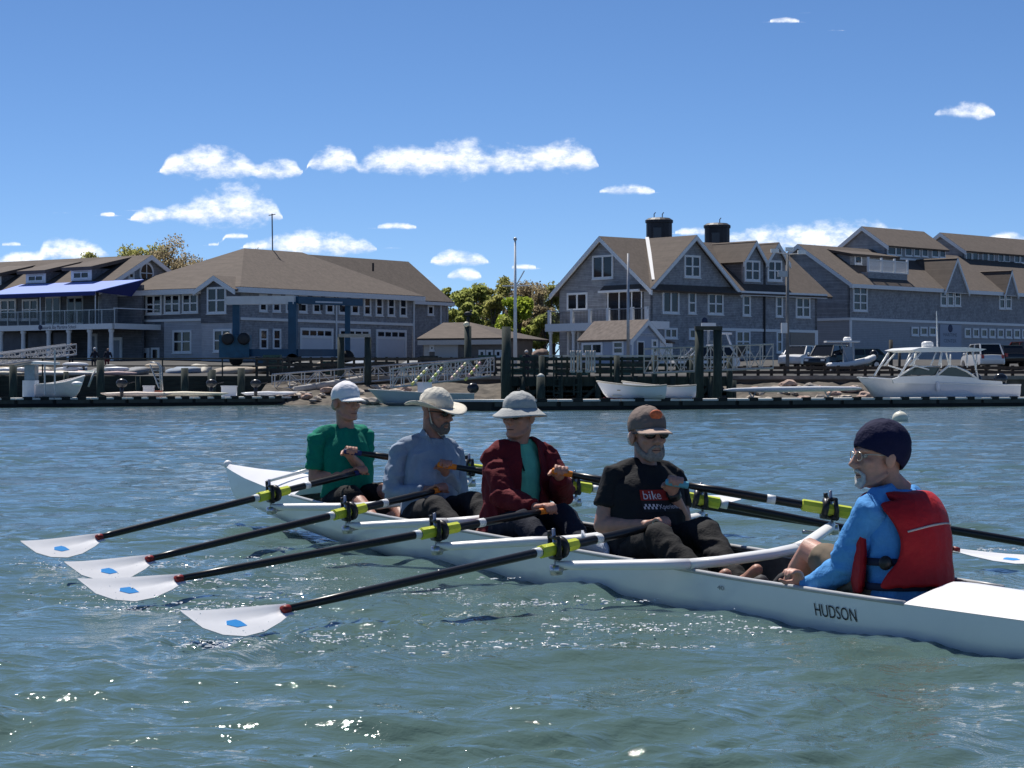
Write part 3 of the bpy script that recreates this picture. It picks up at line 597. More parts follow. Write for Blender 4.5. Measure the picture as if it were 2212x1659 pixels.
# ---- taller gabled hall behind it
hK = thing('rear_hall', 'darker roofed gabled hall rising behind the hip roofed boathouse', 'building', (-9, 213, 3.4))
A1, A2 = Vector((-19.0, 202.6, 13.0)), Vector((-9.79, 215.2, 13.0)); fd = Vector((.807, -.59, 0)); e_ = 9.05
slab('roof', ROOFD, hK, [A1, A2, A2 + fd * 5.4 + Vector((0, 0, e_ - 13)), A1 + fd * 5.4 + Vector((0, 0, e_ - 13))], .25); slab('roof', ROOFD, hK, [A1, A2, A2 - fd * 5.4 + Vector((0, 0, e_ - 13)), A1 - fd * 5.4 + Vector((0, 0, e_ - 13))], .25)
Fk = Fac(tuple(A1 + fd * 4.8)[:2], dh); Fk.box('wall', SHING, hK, 0, 15.2, -.3, 0, 3, e_ + .3); Fk.box('eave_board', TRIM, hK, 0, 15.8, .3, .55, e_ - .35, e_ + .05)
Fk.win(hK, 'z2', 1950, 668, 2004, 756, 1, 1); b = MB(); P0 = at('z2', 1480, 372, 207); b.tube([P0, P0 + Vector((0, 0, .75))], .1, 6); b.build('vent_pipe', mat('vent_black', (.02, .02, .02), .6, var=0), hK)
b = MB(); P_ = Fk.hit('z2', 2055, 660); b.tube([Fk.P(P_[0], .2, P_[1]), Fk.P(P_[0], .2, 5.9), Fk.P(P_[0] - .6, .2, 5.6)], .09, 6); b.build('downspout', TRIM, hK)
for q in (-5.2, 5.2): pass
b = MB(); b.poly([A2 + fd * 4.8 + Vector((0, 0, 3 - 13)), A2 + fd * 4.8 + Vector((0, 0, e_ - 12.8)), A2 + Vector((0, 0, -.3)), A2 - fd * 4.8 + Vector((0, 0, e_ - 12.8)), A2 - fd * 4.8 + Vector((0, 0, 3 - 13))], .3, dh); b.build('wall', SHING, hK)

# ---- low brown-roofed shed
hS = thing('low_shed', 'low shed with a wide brown roof and pale roller doors beside the boathouse', 'shed', (-3, 192, 3.2))
pL, pR = at('z3', -80, 1000, 191), at('z3', 655, 1000, 188); Fs = Fac((pL.x, pL.y), (pR - pL)); LS = (Vector((pR.x, pR.y, 0)) - Fs.A).length; ze = Fs.hit('z3', 300, 1005)[1]
Fs.box('wall', mat('brown_board', (.20, .175, .155), .8, var=.2, scale=2), hS, 0, LS, -6, 0, 2.9, ze); r0 = Fs.hit('z3', 0, 862, -3.5)[1]
slab('roof', ROOF, hS, [Fs.P(-.3, .6, ze + .1), Fs.P(LS + .3, .6, ze + .1), Fs.P(LS - 5.2, -4.6, r0 + .1), Fs.P(-.3, -4.6, r0 + .1)], .15); slab('roof', ROOFD, hS, [Fs.P(LS + .3, .6, ze + .1), Fs.P(LS + .3, -9, ze + .1), Fs.P(LS - 5.2, -4.6, r0 + .1)], .15)
Fs.box('eave_board', mat('cream_trim', (.62, .58, .53), .6, var=.05), hS, -.2, LS + .3, .35, .62, ze - .45, ze - .06)
for (x0, x1, y0, nm) in ((30, 240, 1035, 'roller_door'), (-70, -20, 1040, 'door')):
    u0, z1 = Fs.hit('z3', x0, y0); u1 = Fs.hit('z3', x1, y0)[0]; Fs.box(nm, mat('roller_grey', (.58, .56, .53), .6, var=.05), hS, u0, u1, .005, .06, 2.9, z1)
for x in (428, 498, 575): Fs.win(hS, 'z3', x, 1100, x + 60, 1172, 1, 1, grid=False)
Fs.win(hS, 'z3', -18, 1055, 28, 1110, 1, 1, grid=False)

# ---- clubhouse at far left with the blue awning
hL = thing('clubhouse', 'two storey clubhouse with a blue awning, glass railed terrace and white columns', 'building', (-36, 190, 3.3))
FLn = Fac((-32.1, 184), (-.807, .59)); LL = 24.0; GZ3 = 2.9
zb1 = FLn.hit('z1', 900, 862)[1]; zb0 = FLn.hit('z1', 900, 912)[1]
FLn.box('terrace_beam', TRIM, hL, 0, LL, -.35, 0, zb0, zb1); b = MB(); FLr = Fac((-32.1, 184), dh); FLr.n = Vector((.807, -.59, 0)); FLr.box('terrace_beam', TRIM, hL, 0, 6, -.3, -.002, zb0, zb1)
FLn.box('terrace_floor', mat('deck_board', (.30, .27, .24), .8, var=.1), hL, 0.3, LL, -4.5, -.36, zb1 - .3, zb1 - .05)
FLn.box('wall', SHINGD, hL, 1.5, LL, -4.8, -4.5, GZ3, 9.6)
for x in (10, 212, 442, 626, 815, 1010):
    uu = FLn.hit('z1', x, 1000, -.3)[0]; b = MB(FLn.M()); b.lathe([(.26, GZ3 - .2), (.26, GZ3 + .15), (.2, GZ3 + .25), (.17, zb0 - .3), (.24, zb0 - .18), (.24, zb0 - .002)], 14, (uu, -.3, 0)); b.build('column', TRIM, hL, True)
for x0, x1, nm in ((20, 195, 'shade_screen'), (255, 420, 'shade_screen'), (485, 605, 'shade_screen')):
    u0, z1 = FLn.hit('z1', x0, 945, -2.2); u1 = FLn.hit('z1', x1, 945, -2.2)[0]; FLn.box(nm, mat('screen_grey', (.10, .11, .14), .5, var=.3, scale=1), hL, u1, u0, -2.3, -2.2, GZ3 + .8, z1)
for x0, x1, y0 in ((875, 990, 985), (690, 765, 950)):
    u0, z1 = FLn.hit('z1', x0, y0, -3); u1 = FLn.hit('z1', x1, y0, -3)[0]; d_ = FLn.box('door_frame', TRIM, hL, u1, u0, -4.5, -4.4, GZ3, z1); FLn.box('door_leaf', mat('door_grey', (.3, .34, .4), .5, var=.1), d_, u1 + .25, u0 - .25, -4.395, -4.36, GZ3, z1 - .25)
for x0, x1 in ((5, 150), (205, 350)): FLn.win(hL, 'z1', x0, 640, x1, 832, 2, 2, -4.45)
for x0, x1 in ((410, 545), (605, 750), (890, 1020)):
    u0, z1 = FLn.hit('z1', x0, 615, -4.4); u1 = FLn.hit('z1', x1, 615, -4.4)[0]; d_ = FLn.box('terrace_door', TRIM, hL, u1, u0, -4.49, -4.4, zb1, z1)
    for a in (0, 1): FLn.box('door_glass', GLASS, d_, u1 + .12 + a * (u0 - u1) / 2, u1 - .12 + (a + 1) * (u0 - u1) / 2, -4.395, -4.37, zb1 + .3, z1 - .2)
# glass railing
zr = FLn.hit('z1', 700, 738, -.1)[1]; GR = mat('rail_glass', (.35, .42, .45), .05, var=0, trans=.9, ior=1.1, alpha=.35)
FLn.box('hand_rail', mat('rail_metal', (.42, .44, .45), .4, metal=.6, var=.1), hL, 0, LL, -.14, -.08, zr - .06, zr)
xs_ = [1040, 925, 810, 700, 590, 480, 375, 270, 165, 70, -30]
us_ = [FLn.hit('z1', x, 800, -.1)[0] for x in xs_]
for i, uu in enumerate(us_):
    FLn.box('rail_post', MATS['rail_metal'], hL, uu - .04, uu + .04, -.15, -.07, zb1, zr - .06)
    if i: FLn.box('glass_panel', GR, hL, us_[i - 1] + .06, uu - .06, -.12, -.1, zb1 + .1, zr - .1)
FLr.box('hand_rail', TRIM, hL, 0, 5, -.14, -.06, zr + .02, zr + .1)
# awning
AWN = mat('awning_lit_blue', (.24, .34, .80), .4, var=.06, scale=.6)  # sunlit top: its paleness is put into the colour
f0, zf = FLn.hit('z1', 862, 566, .3); f1 = FLn.hit('z1', -120, 600, .3)[0]; zk = zf + 1.05
slab('awning', AWN, hL, [FLn.P(f0, .3, zf), FLn.P(f1, .3, zf), FLn.P(f1, -3.6, zk), FLn.P(f0 - 1.6, -3.6, zk)], .05)
FLn.box('awning_valance', mat('awning_shaded', (.02, .035, .2), .7, var=.1), hL, f0, f1, .24, .3, zf - .35, zf - .052)  # darker blue carries the shade of the edges and underside
b = MB(); b.poly([FLn.P(f0, .3, zf - .06), FLn.P(f0 - 1.6, -3.6, zk - .06), FLn.P(f0 - .2, -3.6, zf - .3)], .04); b.build('awning_side', MATS['awning_shaded'], hL)
for x in (865, 365): uu = FLn.hit('z1', x, 700, -.2)[0]; b = MB(FLn.M()); b.tube([(uu, -.2, zb1), (uu, -.2, zf + .1)], .05, 6); b.build('awning_post', TRIM, hL)
# gable roof with shed dormers
k0, b0, b1_ = 4.3, 2.6, 13.4; ze, zp = 9.3, 12.15
Fg = Fac(tuple(FLn.P(k0, -b0, 0))[:2], dh); Fg.n = Vector((.807, -.59, 0))
Fg.wall('wall', SHING, hL, [(0, 6), (0, ze), ((b1_ - b0) / 2, zp), (b1_ - b0, ze), (b1_ - b0, 6)], .25)
gable_roof(hL, Fg, 0, b1_ - b0, ze, zp, .5, -26, .6)
cu, cz = Fg.hit('z1', 1325, 405); b = MB(Matrix.Translation((0, 0, 0))); 
b = MB(); R_ = .85; b.loft([[Fg.P(cu + r * math.cos(a), o, cz + r * math.sin(a) * 1.12) for a in np.linspace(0, 2 * math.pi, 25)[:-1]] for r, o in ((R_, .02), (R_, .1), (R_ * .8, .1), (R_ * .8, .03))], cap=False); rw = b.build('round_window', TRIM, hL)
b = MB(); b.poly([Fg.P(cu + R_ * .82 * math.cos(a), .05, cz + R_ * .92 * math.sin(a)) for a in np.linspace(0, 2 * math.pi, 25)[:-1]], .03, Fg.n); b.build('glass', GLASS, rw)
Fg.box('muntin', TRIM, rw, cu - .04, cu + .04, .051, .09, cz - R_ * .9, cz + R_ * .9); Fg.box('muntin', TRIM, rw, cu - R_ * .8, cu - .05, .051, .09, cz - .04, cz + .04); Fg.box('muntin', TRIM, rw, cu + .05, cu + R_ * .8, .051, .09, cz - .04, cz + .04)
Fg.win(hL, 'z1', 1160, 395, 1215, 460, 1, 1, grid=False)
for (x0, x1, y0, y1) in ((240, 416, 398, 492), (650, 832, 366, 468), (-170, 12, 425, 520)):
    o_ = -3.6; (u0, z1), (u1, z0) = FLn.hit('z1', x0, y0, o_), FLn.hit('z1', x1, y1, o_); u0, u1 = min(u0, u1), max(u0, u1)
    FLn.box('dormer_wall', SHINGD, hL, u0, u1, -7.5, o_, z0 - .3, z1); FLn.box('dormer_face', TRIM, hL, u0 - .02, u1 + .02, o_ + .002, o_ + .06, z0, z1)
    slab('dormer_roof', ROOF, hL, [FLn.P(u0 - .5, o_ + .6, z1 + .1), FLn.P(u1 + .6, o_ + .6, z1 + .1), FLn.P(u1 + .6, -8.4, z1 + 1.25), FLn.P(u0 - .5, -8.4, z1 + 1.25)], .3)
    FLn.win(hL, 'z1', x0 + 20, y0 + 28, x1 - 22, y1 - 14, 2, 1, o_ + .06, .08, grid=False)
fac_text(hL, FLn, 'Buzzards Bay Maritime School', 'z1', 372, 690, 893, .42, mat('letter_navy', (.02, .035, .1), .6, var=0))
ue, ze_ = FLn.hit('z1', 366, 897); b = MB(FLn.M()); b.lathe([(.22, 0), (.22, .02), (.1, .03)], 10, (ue, .01, ze_), (0, 1, 0)); b.build('emblem', MATS['emblem_navy'], hL)
# ---------------------------------------------------------------- trees behind the roofs
BARK = mat('bark', (.10, .085, .07), .9, var=.3, scale=4)
def leafm(n, c, c2):
    m = mat(n, c, .75, var=.3, scale=.9, col2=c2, spec=.2); t = m.node_tree; b = t.nodes['Principled BSDF']; o = t.nodes['Material Output']
    tl = t.nodes.new('ShaderNodeBsdfTranslucent'); t.links.new(b.inputs['Base Color'].links[0].from_socket, tl.inputs[0])   # thin leaves pass light
    mx_ = t.nodes.new('ShaderNodeMixShader'); mx_.inputs[0].default_value = .7; t.links.new(b.outputs[0], mx_.inputs[1]); t.links.new(tl.outputs[0], mx_.inputs[2]); t.links.new(mx_.outputs[0], o.inputs[0]); return m
LEAF = dict(spring=leafm('leaf_spring', (.26, .34, .04), (.42, .50, .08)), olive=leafm('leaf_olive', (.30, .30, .10), (.42, .41, .15)),
            dark=leafm('leaf_dark', (.27, .31, .09), (.42, .45, .14)), bud=leafm('leaf_bud', (.28, .235, .15), (.40, .33, .20)))
def tree(P, hgt, wid, kind, label, n=2600, dens=1.0, group='trees behind the harbour buildings', low=.2, leaf=.33):
    root = thing('tree', label, 'tree', (P.x, P.y, P.z), group)
    rnd = random.Random(int(P.x * 97 + P.y * 13)); m = MB()
    top = P + Vector((rnd.uniform(-.3, .3), 0, hgt * .8)); r0 = .02 * hgt + .08
    mid = P.lerp(top, .45) + Vector((rnd.uniform(-.3, .3), rnd.uniform(-.3, .3), 0))
    m.tube([P + Vector((0, 0, -.4)), P.lerp(mid, .6), mid, top], [r0 * 1.3, r0, r0 * .75, r0 * .2], 8)
    cl = []
    for i in range(15):
        f = rnd.uniform(low, .95); a = rnd.uniform(0, 6.28); rr = wid * .5 * math.sin(math.pi * min(1, (f - low) / (1 - low) * .80 + .18)) * rnd.uniform(.35, .95)
        e = P + Vector((math.cos(a) * rr, math.sin(a) * rr, hgt * f)); s_ = P.lerp(top, max(.15, f - .28))
        m.tube([s_, s_.lerp(e, .5) + Vector((0, 0, .12 * rr)), e], [r0 * .42, r0 * .25, r0 * .07], 5)
        cl.append((e, wid * rnd.uniform(.16, .27)))
        for j in range(2):
            e2 = e + Vector((rnd.uniform(-1, 1), rnd.uniform(-1, 1), rnd.uniform(-.3, .9))) * wid * .17; m.tube([s_.lerp(e, .7), e2], [r0 * .18, r0 * .04], 4); cl.append((e2, wid * rnd.uniform(.09, .17)))
    cl.append((top + Vector((0, 0, hgt * .08)), wid * .17))
    m.build('trunk', BARK, root, True)
    N_ = int(n * 2.2); g = np.random.default_rng(int(abs(P.x) * 31 + P.y)); ci = g.integers(0, len(cl), N_); C_ = np.array([tuple(q[0]) for q in cl])[ci]; r_ = np.array([q[1] for q in cl])[ci]
    d = g.normal(size=(N_, 3)); d /= np.linalg.norm(d, axis=1)[:, None]; q = C_ + d * (r_ * g.random(N_) ** .42)[:, None] * np.array([1, 1, .8])
    s_ = leaf * (.8 if kind == 'bud' else 1) * (.5 + .75 * g.random(N_)); a1 = g.normal(size=(N_, 3)); a1 /= np.linalg.norm(a1, axis=1)[:, None]; a2 = np.cross(a1, g.normal(size=(N_, 3))); a2 /= np.linalg.norm(a2, axis=1)[:, None]
    V = np.stack([q - a1 * s_[:, None] * .5, q + a2 * s_[:, None] * .36, q + a1 * s_[:, None] * .5, q - a2 * s_[:, None] * .36], 1).reshape(-1, 3) - np.array(tuple(P))
    me = bpy.data.meshes.new('crown'); me.from_pydata(V.tolist(), [], np.arange(N_ * 4).reshape(-1, 4).tolist()); me.update(); me.materials.append(LEAF[kind]); o = bpy.data.objects.new('crown', me); COL.objects.link(o); o.parent = root; struct(o, 'stuff')
def tr(k, x, ytop, Y, wpx, kind, label, **kw):
    t = at(k, x, ytop, Y); P = Vector((t.x, t.y, land_z(Y))); w = 1.2 * wpx / VIEWS[k][2] / 3.9375 * Y / F; tree(P, t.z - P.z, w, kind, label, **kw)
# wooded gap between the boathouse and the gabled building
tr('z3', 800, 640, 225, 330, 'spring', 'bright lime green spring tree behind the flagpole', n=5200, leaf=.34)
tr('z3', 650, 470, 250, 330, 'olive', 'tall yellowish green tree beside the lime green one', n=4800)
tr('z3', 870, 430, 262, 420, 'bud', 'high rounded brown budding tree next to the gabled building', n=4200)
tr('z3', 400, 505, 246, 300, 'dark', 'dark green tree left of the flagpole', n=5200)
tr('z3', 300, 545, 236, 260, 'dark', 'dense dark tree rising over the low shed roof', n=5200)
tr('z3', 480, 480, 262, 280, 'bud', 'sparse brown treetop behind the dark trees', n=2200)
tr('z3', 130, 540, 250, 170, 'dark', 'small dark tree beside the rear hall roof', n=3000)
tr('z3', 980, 560, 236, 280, 'bud', 'leafless brown tree at the corner of the gabled building', n=3000)
tr('z3', 560, 600, 232, 260, 'olive', 'olive tree in the middle of the wooded gap', n=4600)
tr('z3', 1090, 500, 270, 300, 'olive', 'olive treetop just left of the big gable', n=3000)
tr('z3', 1010, 760, 222, 240, 'dark', 'low dark tree beside the balcony columns', n=3800, low=.12)
tr('z3', 640, 780, 219, 280, 'dark', 'low dark shrub tree behind the flagpole base', n=4200, low=.1)
tr('z3', 350, 700, 222, 260, 'dark', 'low dark tree behind the low shed', n=4200, low=.1)
# treetops over the left roofs
tr('z1', 1500, 100, 240, 640, 'bud', 'big rounded brownish tree behind the clubhouse gable', n=4200)
tr('z1', 1660, 150, 244, 420, 'bud', 'airy budding tree right of the big brownish one', n=2600)
tr('z1', 1340, 130, 247, 420, 'olive', 'olive tree left of the big brownish one', n=2800)
tr('z1', 1230, 165, 246, 480, 'olive', 'yellow green tree behind the clubhouse roof', n=3600)
tr('z1', 1800, 180, 250, 460, 'bud', 'thin budding tree beside the boathouse roof', n=2800)
tr('z1', 820, 215, 255, 260, 'olive', 'faint low treetop behind the clubhouse ridge', n=1800)
tr('z1', 170, 285, 250, 260, 'olive', 'sparse treetop over the clubhouse dormers', n=1600)
tr('z2', 490, 140, 262, 330, 'bud', 'bare twiggy treetop showing over the hip roof ridge', n=1800)
tr('z5', 1870, 235, 262, 150, 'bud', 'bare treetop behind the clerestory roof', n=1200)
# ---------------------------------------------------------------- floating docks
DOCKT = mat('dock_top', (.68, .66, .62), .7, var=.15, scale=.6)
DOCKS = mat('dock_side', (.012, .013, .013), .8, var=.5, scale=1.5)
DOCKB = mat('dock_bumper', (.05, .055, .05), .7, var=.4, scale=.9)
ALUM = mat('aluminium', (.50, .51, .52), .45, metal=.5, var=.15, scale=3)
def dock(name, label, P, Q, w, h, gaps):
    P, Q = Vector((P.x, P.y, 0)), Vector((Q.x, Q.y, 0)); d = (Q - P).normalized(); n = Vector((d.y, -d.x, 0)); n = -n if n.y < 0 else n; L_ = (Q - P).length
    root = thing(name, label, 'dock', tuple((P + Q) / 2)); M_ = Matrix(((d.x, n.x, 0, P.x), (d.y, n.y, 0, P.y), (0, 0, 1, 0), (0, 0, 0, 1)))
    b = MB(M_); b.box(0, L_, .05, w, -.4, h - .1); b.build('float', DOCKS, root)
    k = 12
    for i in range(k):
        a, e = L_ * i / k + .05, L_ * (i + 1) / k - .05
        b = MB(M_); b.box(a, e, 0, w + .05, h - .099, h + random.uniform(-.01, .01)); b.build('deck_panel', DOCKT, root)
        b = MB(M_); b.box(a + .1, e - .1, -.03, .045, h - .32, h - .12); b.build('bumper', DOCKB, root)
        if gaps:
            for j in range(2):
                c = a + (e - a) * (.3 + .45 * j); b = MB(M_); b.box(c - .3, c + .3, -.06, .10, h - .11, h + .06); b.build('cleat_block', DOCKS, root)
    return root, M_, L_
def wl(k, x, y): return atz(k, x, y, 0)
dk1, M1, L1 = dock('floating_dock', 'long low floating dock with black sides below the boathouse', at('s', -260, 1600, 118), at('s', 1345, 1590, 148), 3.2, .52, True)
dk2, M2, L2 = dock('floating_dock', 'long floating dock carrying the two white dinghies and the motorboat berth', at('s', 1938, 1610, 104.5), at('s', 4350, 1600, 139), 3.0, .52, True)
dk3, M3, L3 = dock('floating_dock', 'small grey float at the foot of the sloping gangway', at('s', 1330, 1590, 150), at('s', 1480, 1590, 151), 2.6, .42, False)
# ---------------------------------------------------------------- piles and poles
def pole(name, label, cat, k, x, y0, Y, zb, r, mt, taper=.9, extra=None, group=None):
    t = at(k, x, y0, Y); root = thing(name, label, cat, (t.x, t.y, zb), group); m = MB(); m.tube([(t.x, t.y, zb - .6), (t.x, t.y, t.z)], [r, r * taper], 10); m.build('shaft', mt, root, True)
    if extra: extra(root, t)
    return root
def cap(root, t):
    m = MB(); m.lathe([(.24, -.02), (.22, .08), (.05, .2)], 10, t); m.build('cap', mat('pile_cap', (.5, .52, .5), .6, var=.1), root, True)
pole('mooring_pile', 'thick tall dark green pile beside the pier with a gull on top', 'pile', 'd5', 415, -60, 139, -.4, .32, PILE)
def ball(root, t):
    m = MB(); m.ell(t + Vector((-.1, -.1, .1)), (.2, .2, .2)); m.build('lamp_globe', mat('globe', (.85, .78, .55), .3, var=.05), root, True)
pole('lamp_pile', 'dark round pile topped by a pale globe lamp', 'pile', 'z3', 328, 885, 152, -.4, .27, PILE, extra=ball)
def bird(root, t):
    m = MB(); m.ell(t + Vector((0, 0, .2)), (.28, .14, .16)); m.ell(t + Vector((.22, 0, .38)), (.09, .08, .09)); m.build('wind_vane', mat('vane_dark', (.03, .035, .04), .6, var=.1), root, True)
pole('thin_pile', 'slim dark pile carrying a dark round fitting against the trees', 'pile', 'z3', 330, 800, 158, 1.5, .12, DKW, extra=bird)
for x, lab in ((1515, 'left post'), (1985, 'right post')): pass
def gate(name, label, k, xs, yt, Y, zb, r, mt, beam_col, over):
    root = thing(name, label, 'pile gate', tuple(Vector((at(k, sum(xs) / 2, yt, Y).x, Y, zb)))); z = at(k, xs[0], yt, Y).z
    for x in xs:
        t = at(k, x, yt, Y); m = MB(); m.tube([(t.x, Y, zb - .6), (t.x, Y, z)], [r, r * .95], 10); m.build('post', mt, root, True)
    a, b = at(k, xs[0] - over, yt, Y), at(k, xs[1] + over, yt, Y); m = MB(); m.box(a.x, b.x, Y - .3, Y + .3, z + .002, z + .22); m.build('crossbeam', beam_col, root)
    return root
gate('pile_gate', 'two dark green piles joined by a pale crossbeam at the boathouse dock', 'd3', (1515, 1985), 125, 148, 0, .24, PILE, mat('weathered_beam', (.35, .34, .31), .8, var=.2), 40)
gate('pile_gate', 'two dark green piles under a black crossbeam beside the right gangway', 'd6', (1622, 1912), 200, 131, 0, .27, PILE, DKW, 70)
def yard(root, t):
    Y = t.y; m = MB(); a, b = at('z3', 640, 520, Y), at('z3', 888, 516, Y); m.tube([a, b], .05, 6); m.build('yardarm', TRIM, root); m = MB(); m.tube([at('z3', 770, 508, Y), at('z3', 840, 382, Y)], .05, 6); m.build('gaff', TRIM, root)
    m = MB(); m.ell(t + Vector((0, 0, .1)), (.14, .14, .14)); m.build('finial', STEELX, root, True)
STEELX = mat('galvanised', (.42, .43, .45), .45, metal=.5, var=.15, scale=4)
pole('flagpole', 'tall white flagpole with a yardarm and gaff in front of the trees', 'flagpole', 'z3', 757, 108, 168, 2.5, .17, TRIM, .45, extra=yard)
pole('bare_mast', 'thin grey mast standing before the big gable', 'mast', 'z4', 718, 342, 158, 2.0, .13, STEELX, .6)
def flood(root, t):
    for dx, dz in ((-.9, .15), (.95, .05), (.1, .25)):
        m = MB(); m.tube([t, t + Vector((dx, -.1, dz))], .04, 5); m.build('lamp_arm', STEELX, root); m = MB(); c = t + Vector((dx, -.2, dz)); m.box(c.x - .28, c.x + .28, c.y - .2, c.y + .1, c.z - .05, c.z + .22); m.build('flood_lamp', TRIM, root)
    c = at('z5', 150, 478, t.y); m = MB(); m.box(c.x - .35, c.x + .3, c.y - .4, c.y - .05, c.z - .2, c.z + .2); m.build('camera_box', STEELX, root)
    c = at('z5', 157, 870, t.y); m = MB(); m.box(c.x - .2, c.x + .2, c.y - .5, c.y - .2, c.z - .35, c.z + .35); m.build('meter_box', TRIM, root)
pole('utility_pole', 'tall grey utility pole with floodlamps between the gabled and long buildings', 'utility pole', 'z5', 186, 335, 157, 1.9, .14, mat('pole_grey', (.2, .2, .2), .8, var=.2), .7, extra=flood)
pole('sign_post', 'dark post with a narrow panel before the long building', 'sign', 'z5', 936, 955, 160, 1.9, .14, DKW, 1); pole('short_post', 'short dark post beside the motorboat bow', 'post', 'z5', 998, 1035, 158, 1.9, .1, DKW, 1)
pole('mooring_pile', 'short dark pile with a white cap in front of the pier', 'pile', 'd5', 1015, 810, 138, -.4, .3, PILE, extra=cap)
for x, y, lab in ((230, 480, 'dark pile beside the small workboat canopy'), (1750, 400, 'dark pile crowned with gear before the clubhouse columns'), (1990, 660, 'green pile behind the outboard on the left dock')):
    if x == 1990: pole('mooring_pile', lab, 'pile', 'd2', x, y, 146, -.4, .26, PILE)
    else: pole('mooring_pile', lab, 'pile', 'd1', x, y + 120, 146, -.4, .27, PILE)
pole('mooring_pile', 'green pile midway along the left walkway rail', 'pile', 'd2', 1005, 660, 146, -.4, .26, PILE)
pole('mooring_pile', 'green pile beside the tan boat covers', 'pile', 'd2', 1490, 690, 146, -.4, .24, PILE)
# ---------------------------------------------------------------- timber pier
pier = thing('timber_pier', 'dark green timber pier with plank railing between the gangways', 'pier', (6, 143, 0))
YA, YBk = 140, 149.4; xa, xb = at('s', 1975, 1400, YA).x, at('s', 2880, 1400, YA).x; zt = 1.55
m = MB(); m.box(xa, xb, YA, YBk, zt, zt + .14); m.build('deck', mat('pier_deck', (.22, .2, .18), .85, var=.25), pier)
m = MB(); m.box(xa - .05, xb + .05, YA - .18, YA - .01, zt - .38, zt + .2); m.build('fascia', PILE, pier)
m = MB(); m.box(xa, xb, YA - .1, YA + .15, .62, .92); m.build('waler', PILE, pier)
for i, x in enumerate(np.linspace(xa + .15, xb - .15, 13)):
    m = MB(); m.tube([(x, YA - .32, -.6), (x, YA - .32, zt + (1.5 if i % 2 == 0 else .25))], [.2, .18], 9); m.build('pile', PILE, pier, True)
    m = MB(); m.tube([(x + .6, YA + 3.5, -.6), (x + .6, YA + 3.5, zt)], .2, 8); m.build('pile', PILE, pier, True)
    if i % 3 == 1: m = MB(); m.beam((x, YA - .1, .1), (x + 1.3, YA - .1, zt - .2), .12, .2); m.build('brace', PILE, pier)
for z in (zt - .95, zt + .45, zt + .83, zt + 1.2):
    m = MB(); m.box(xa, xb, YA - .1, YA - .04, z, z + .19); m.build('rail_plank', PILE, pier)
for x in np.linspace(xa, xb, 22): m = MB(); m.box(x - .07, x + .07, YA - .03, YA + .1, zt + .14, zt + 1.42); m.build('rail_post', PILE, pier)
a, b = at('d5', 1000, 465, YA), at('d6', 1440, 572, YA); m = MB(); m.box(a.x, b.x, YA - .14, YA + .12, zt + 1.43, zt + 1.53); m.build('cap_rail', mat('pale_plank', (.58, .55, .5), .7, var=.15), pier)
def ladder(label, k, x0, x1, y0, y1, Y):
    a, b = at(k, x0, y0, Y), at(k, x1, y1, Y); root = thing('pier_ladder', label, 'ladder', (a.x, Y, b.z))
    for x in (a.x, b.x): m = MB(); m.box(x - .05, x + .05, Y - .05, Y + .05, b.z, a.z); m.build('stile', PILE, root)
    for z in np.arange(b.z + .15, a.z, .42): m = MB(); m.box(a.x + .05, b.x - .05, Y - .04, Y + .04, z, z + .09); m.build('rung', PILE, root)
ladder('dark ladder fixed to the pier behind the capped pile', 'd5', 1240, 1380, 440, 1150, 139.5); ladder('shorter green ladder hanging below the white balusters', 'd5', 1590, 1715, 800, 1130, 139.5)
# white stacked balusters leaning inside the railing
for i, x in enumerate((1545, 1590, 1660, 1715, 1810, 1850, 1900, 1950)):
    P = at('d5', x, 740, 139.2); m = MB(); m.lathe([(.09, 0), (.1, .1), (.05, .2), (.07, .6), (.04, .9), (.07, 1.15), (.08, 1.35)], 8, P); o = m.build('paint_brush_stake', mat('stake_grey', (.5, .48, .46), .7, var=.2), None, True, loc=tuple(P)); o.name = 'turned_stake'; tag(o, 'pale turned stake hung on the pier railing', 'stake', 'stakes on the pier railing')
# ---------------------------------------------------------------- aluminium gangways
def gangway(label, lo, hi, hgt, wid, n, mt=None, Yw=(0, 1.2)):
    """lo and hi: deck ends"""
    mt = mt or ALUM; d = (hi - lo).normalized(); root = thing('gangway', label, 'gangway', tuple(lo)); s_ = Vector((d.y, -d.x, 0)).normalized(); s_ = -s_ if s_.y < 0 else s_
    for j in (0, 1):
        o = s_ * wid * j; u = Vector((0, 0, hgt))
        for q, r in ((0, .07), (.5, .035), (1, .06)):
            m = MB(); m.tube([lo + o + u * q, hi + o + u * q], r, 6); m.build('chord', mt, root)
        for i in range(n + 1):
            p = lo.lerp(hi, i / n) + o; m = MB(); m.tube([p, p + u], .035, 5); m.build('upright', mt, root)
            if i < n:
                q = lo.lerp(hi, (i + 1) / n) + o; m = MB(); m.tube([p + (u if i % 2 else Vector()), q + (Vector() if i % 2 else u)], .03, 5); m.build('diagonal', mt, root)
    m = MB(); m.poly([lo, hi, hi + s_ * wid, lo + s_ * wid], .06); m.build('tread', mat('tread_grey', (.22, .22, .22), .8, var=.2), root)
gangway('long grey aluminium gangway sloping from the boathouse yard to the left dock', at('s', 1082, 1532, 146.5), at('s', 1945, 1464, 150.2), .95, 1.2, 15)
gangway('lower aluminium gangway leading from the pier to the grey skiff berth', at('d4', 430, 1000, 141.5), at('d4', 2130, 800, 142.5), 1.15, 1.3, 9)
gangway('open truss gangway stretched beside the pier below the gabled building', at('d6', 900, 880, 134), at('d7', 900, 735, 137), 1.45, 1.3, 9, mat('aluminium_pale', (.42, .42, .40), .45, metal=.3, var=.1))
P = at('d1', 0, 560, 152); gangway('thin white ramp rail running up to the clubhouse terrace', at('d1', -300, 640, 152), at('d1', 1330, 420, 160), .7, 1.0, 12, mat('ramp_white', (.5, .5, .5), .5, var=.1))
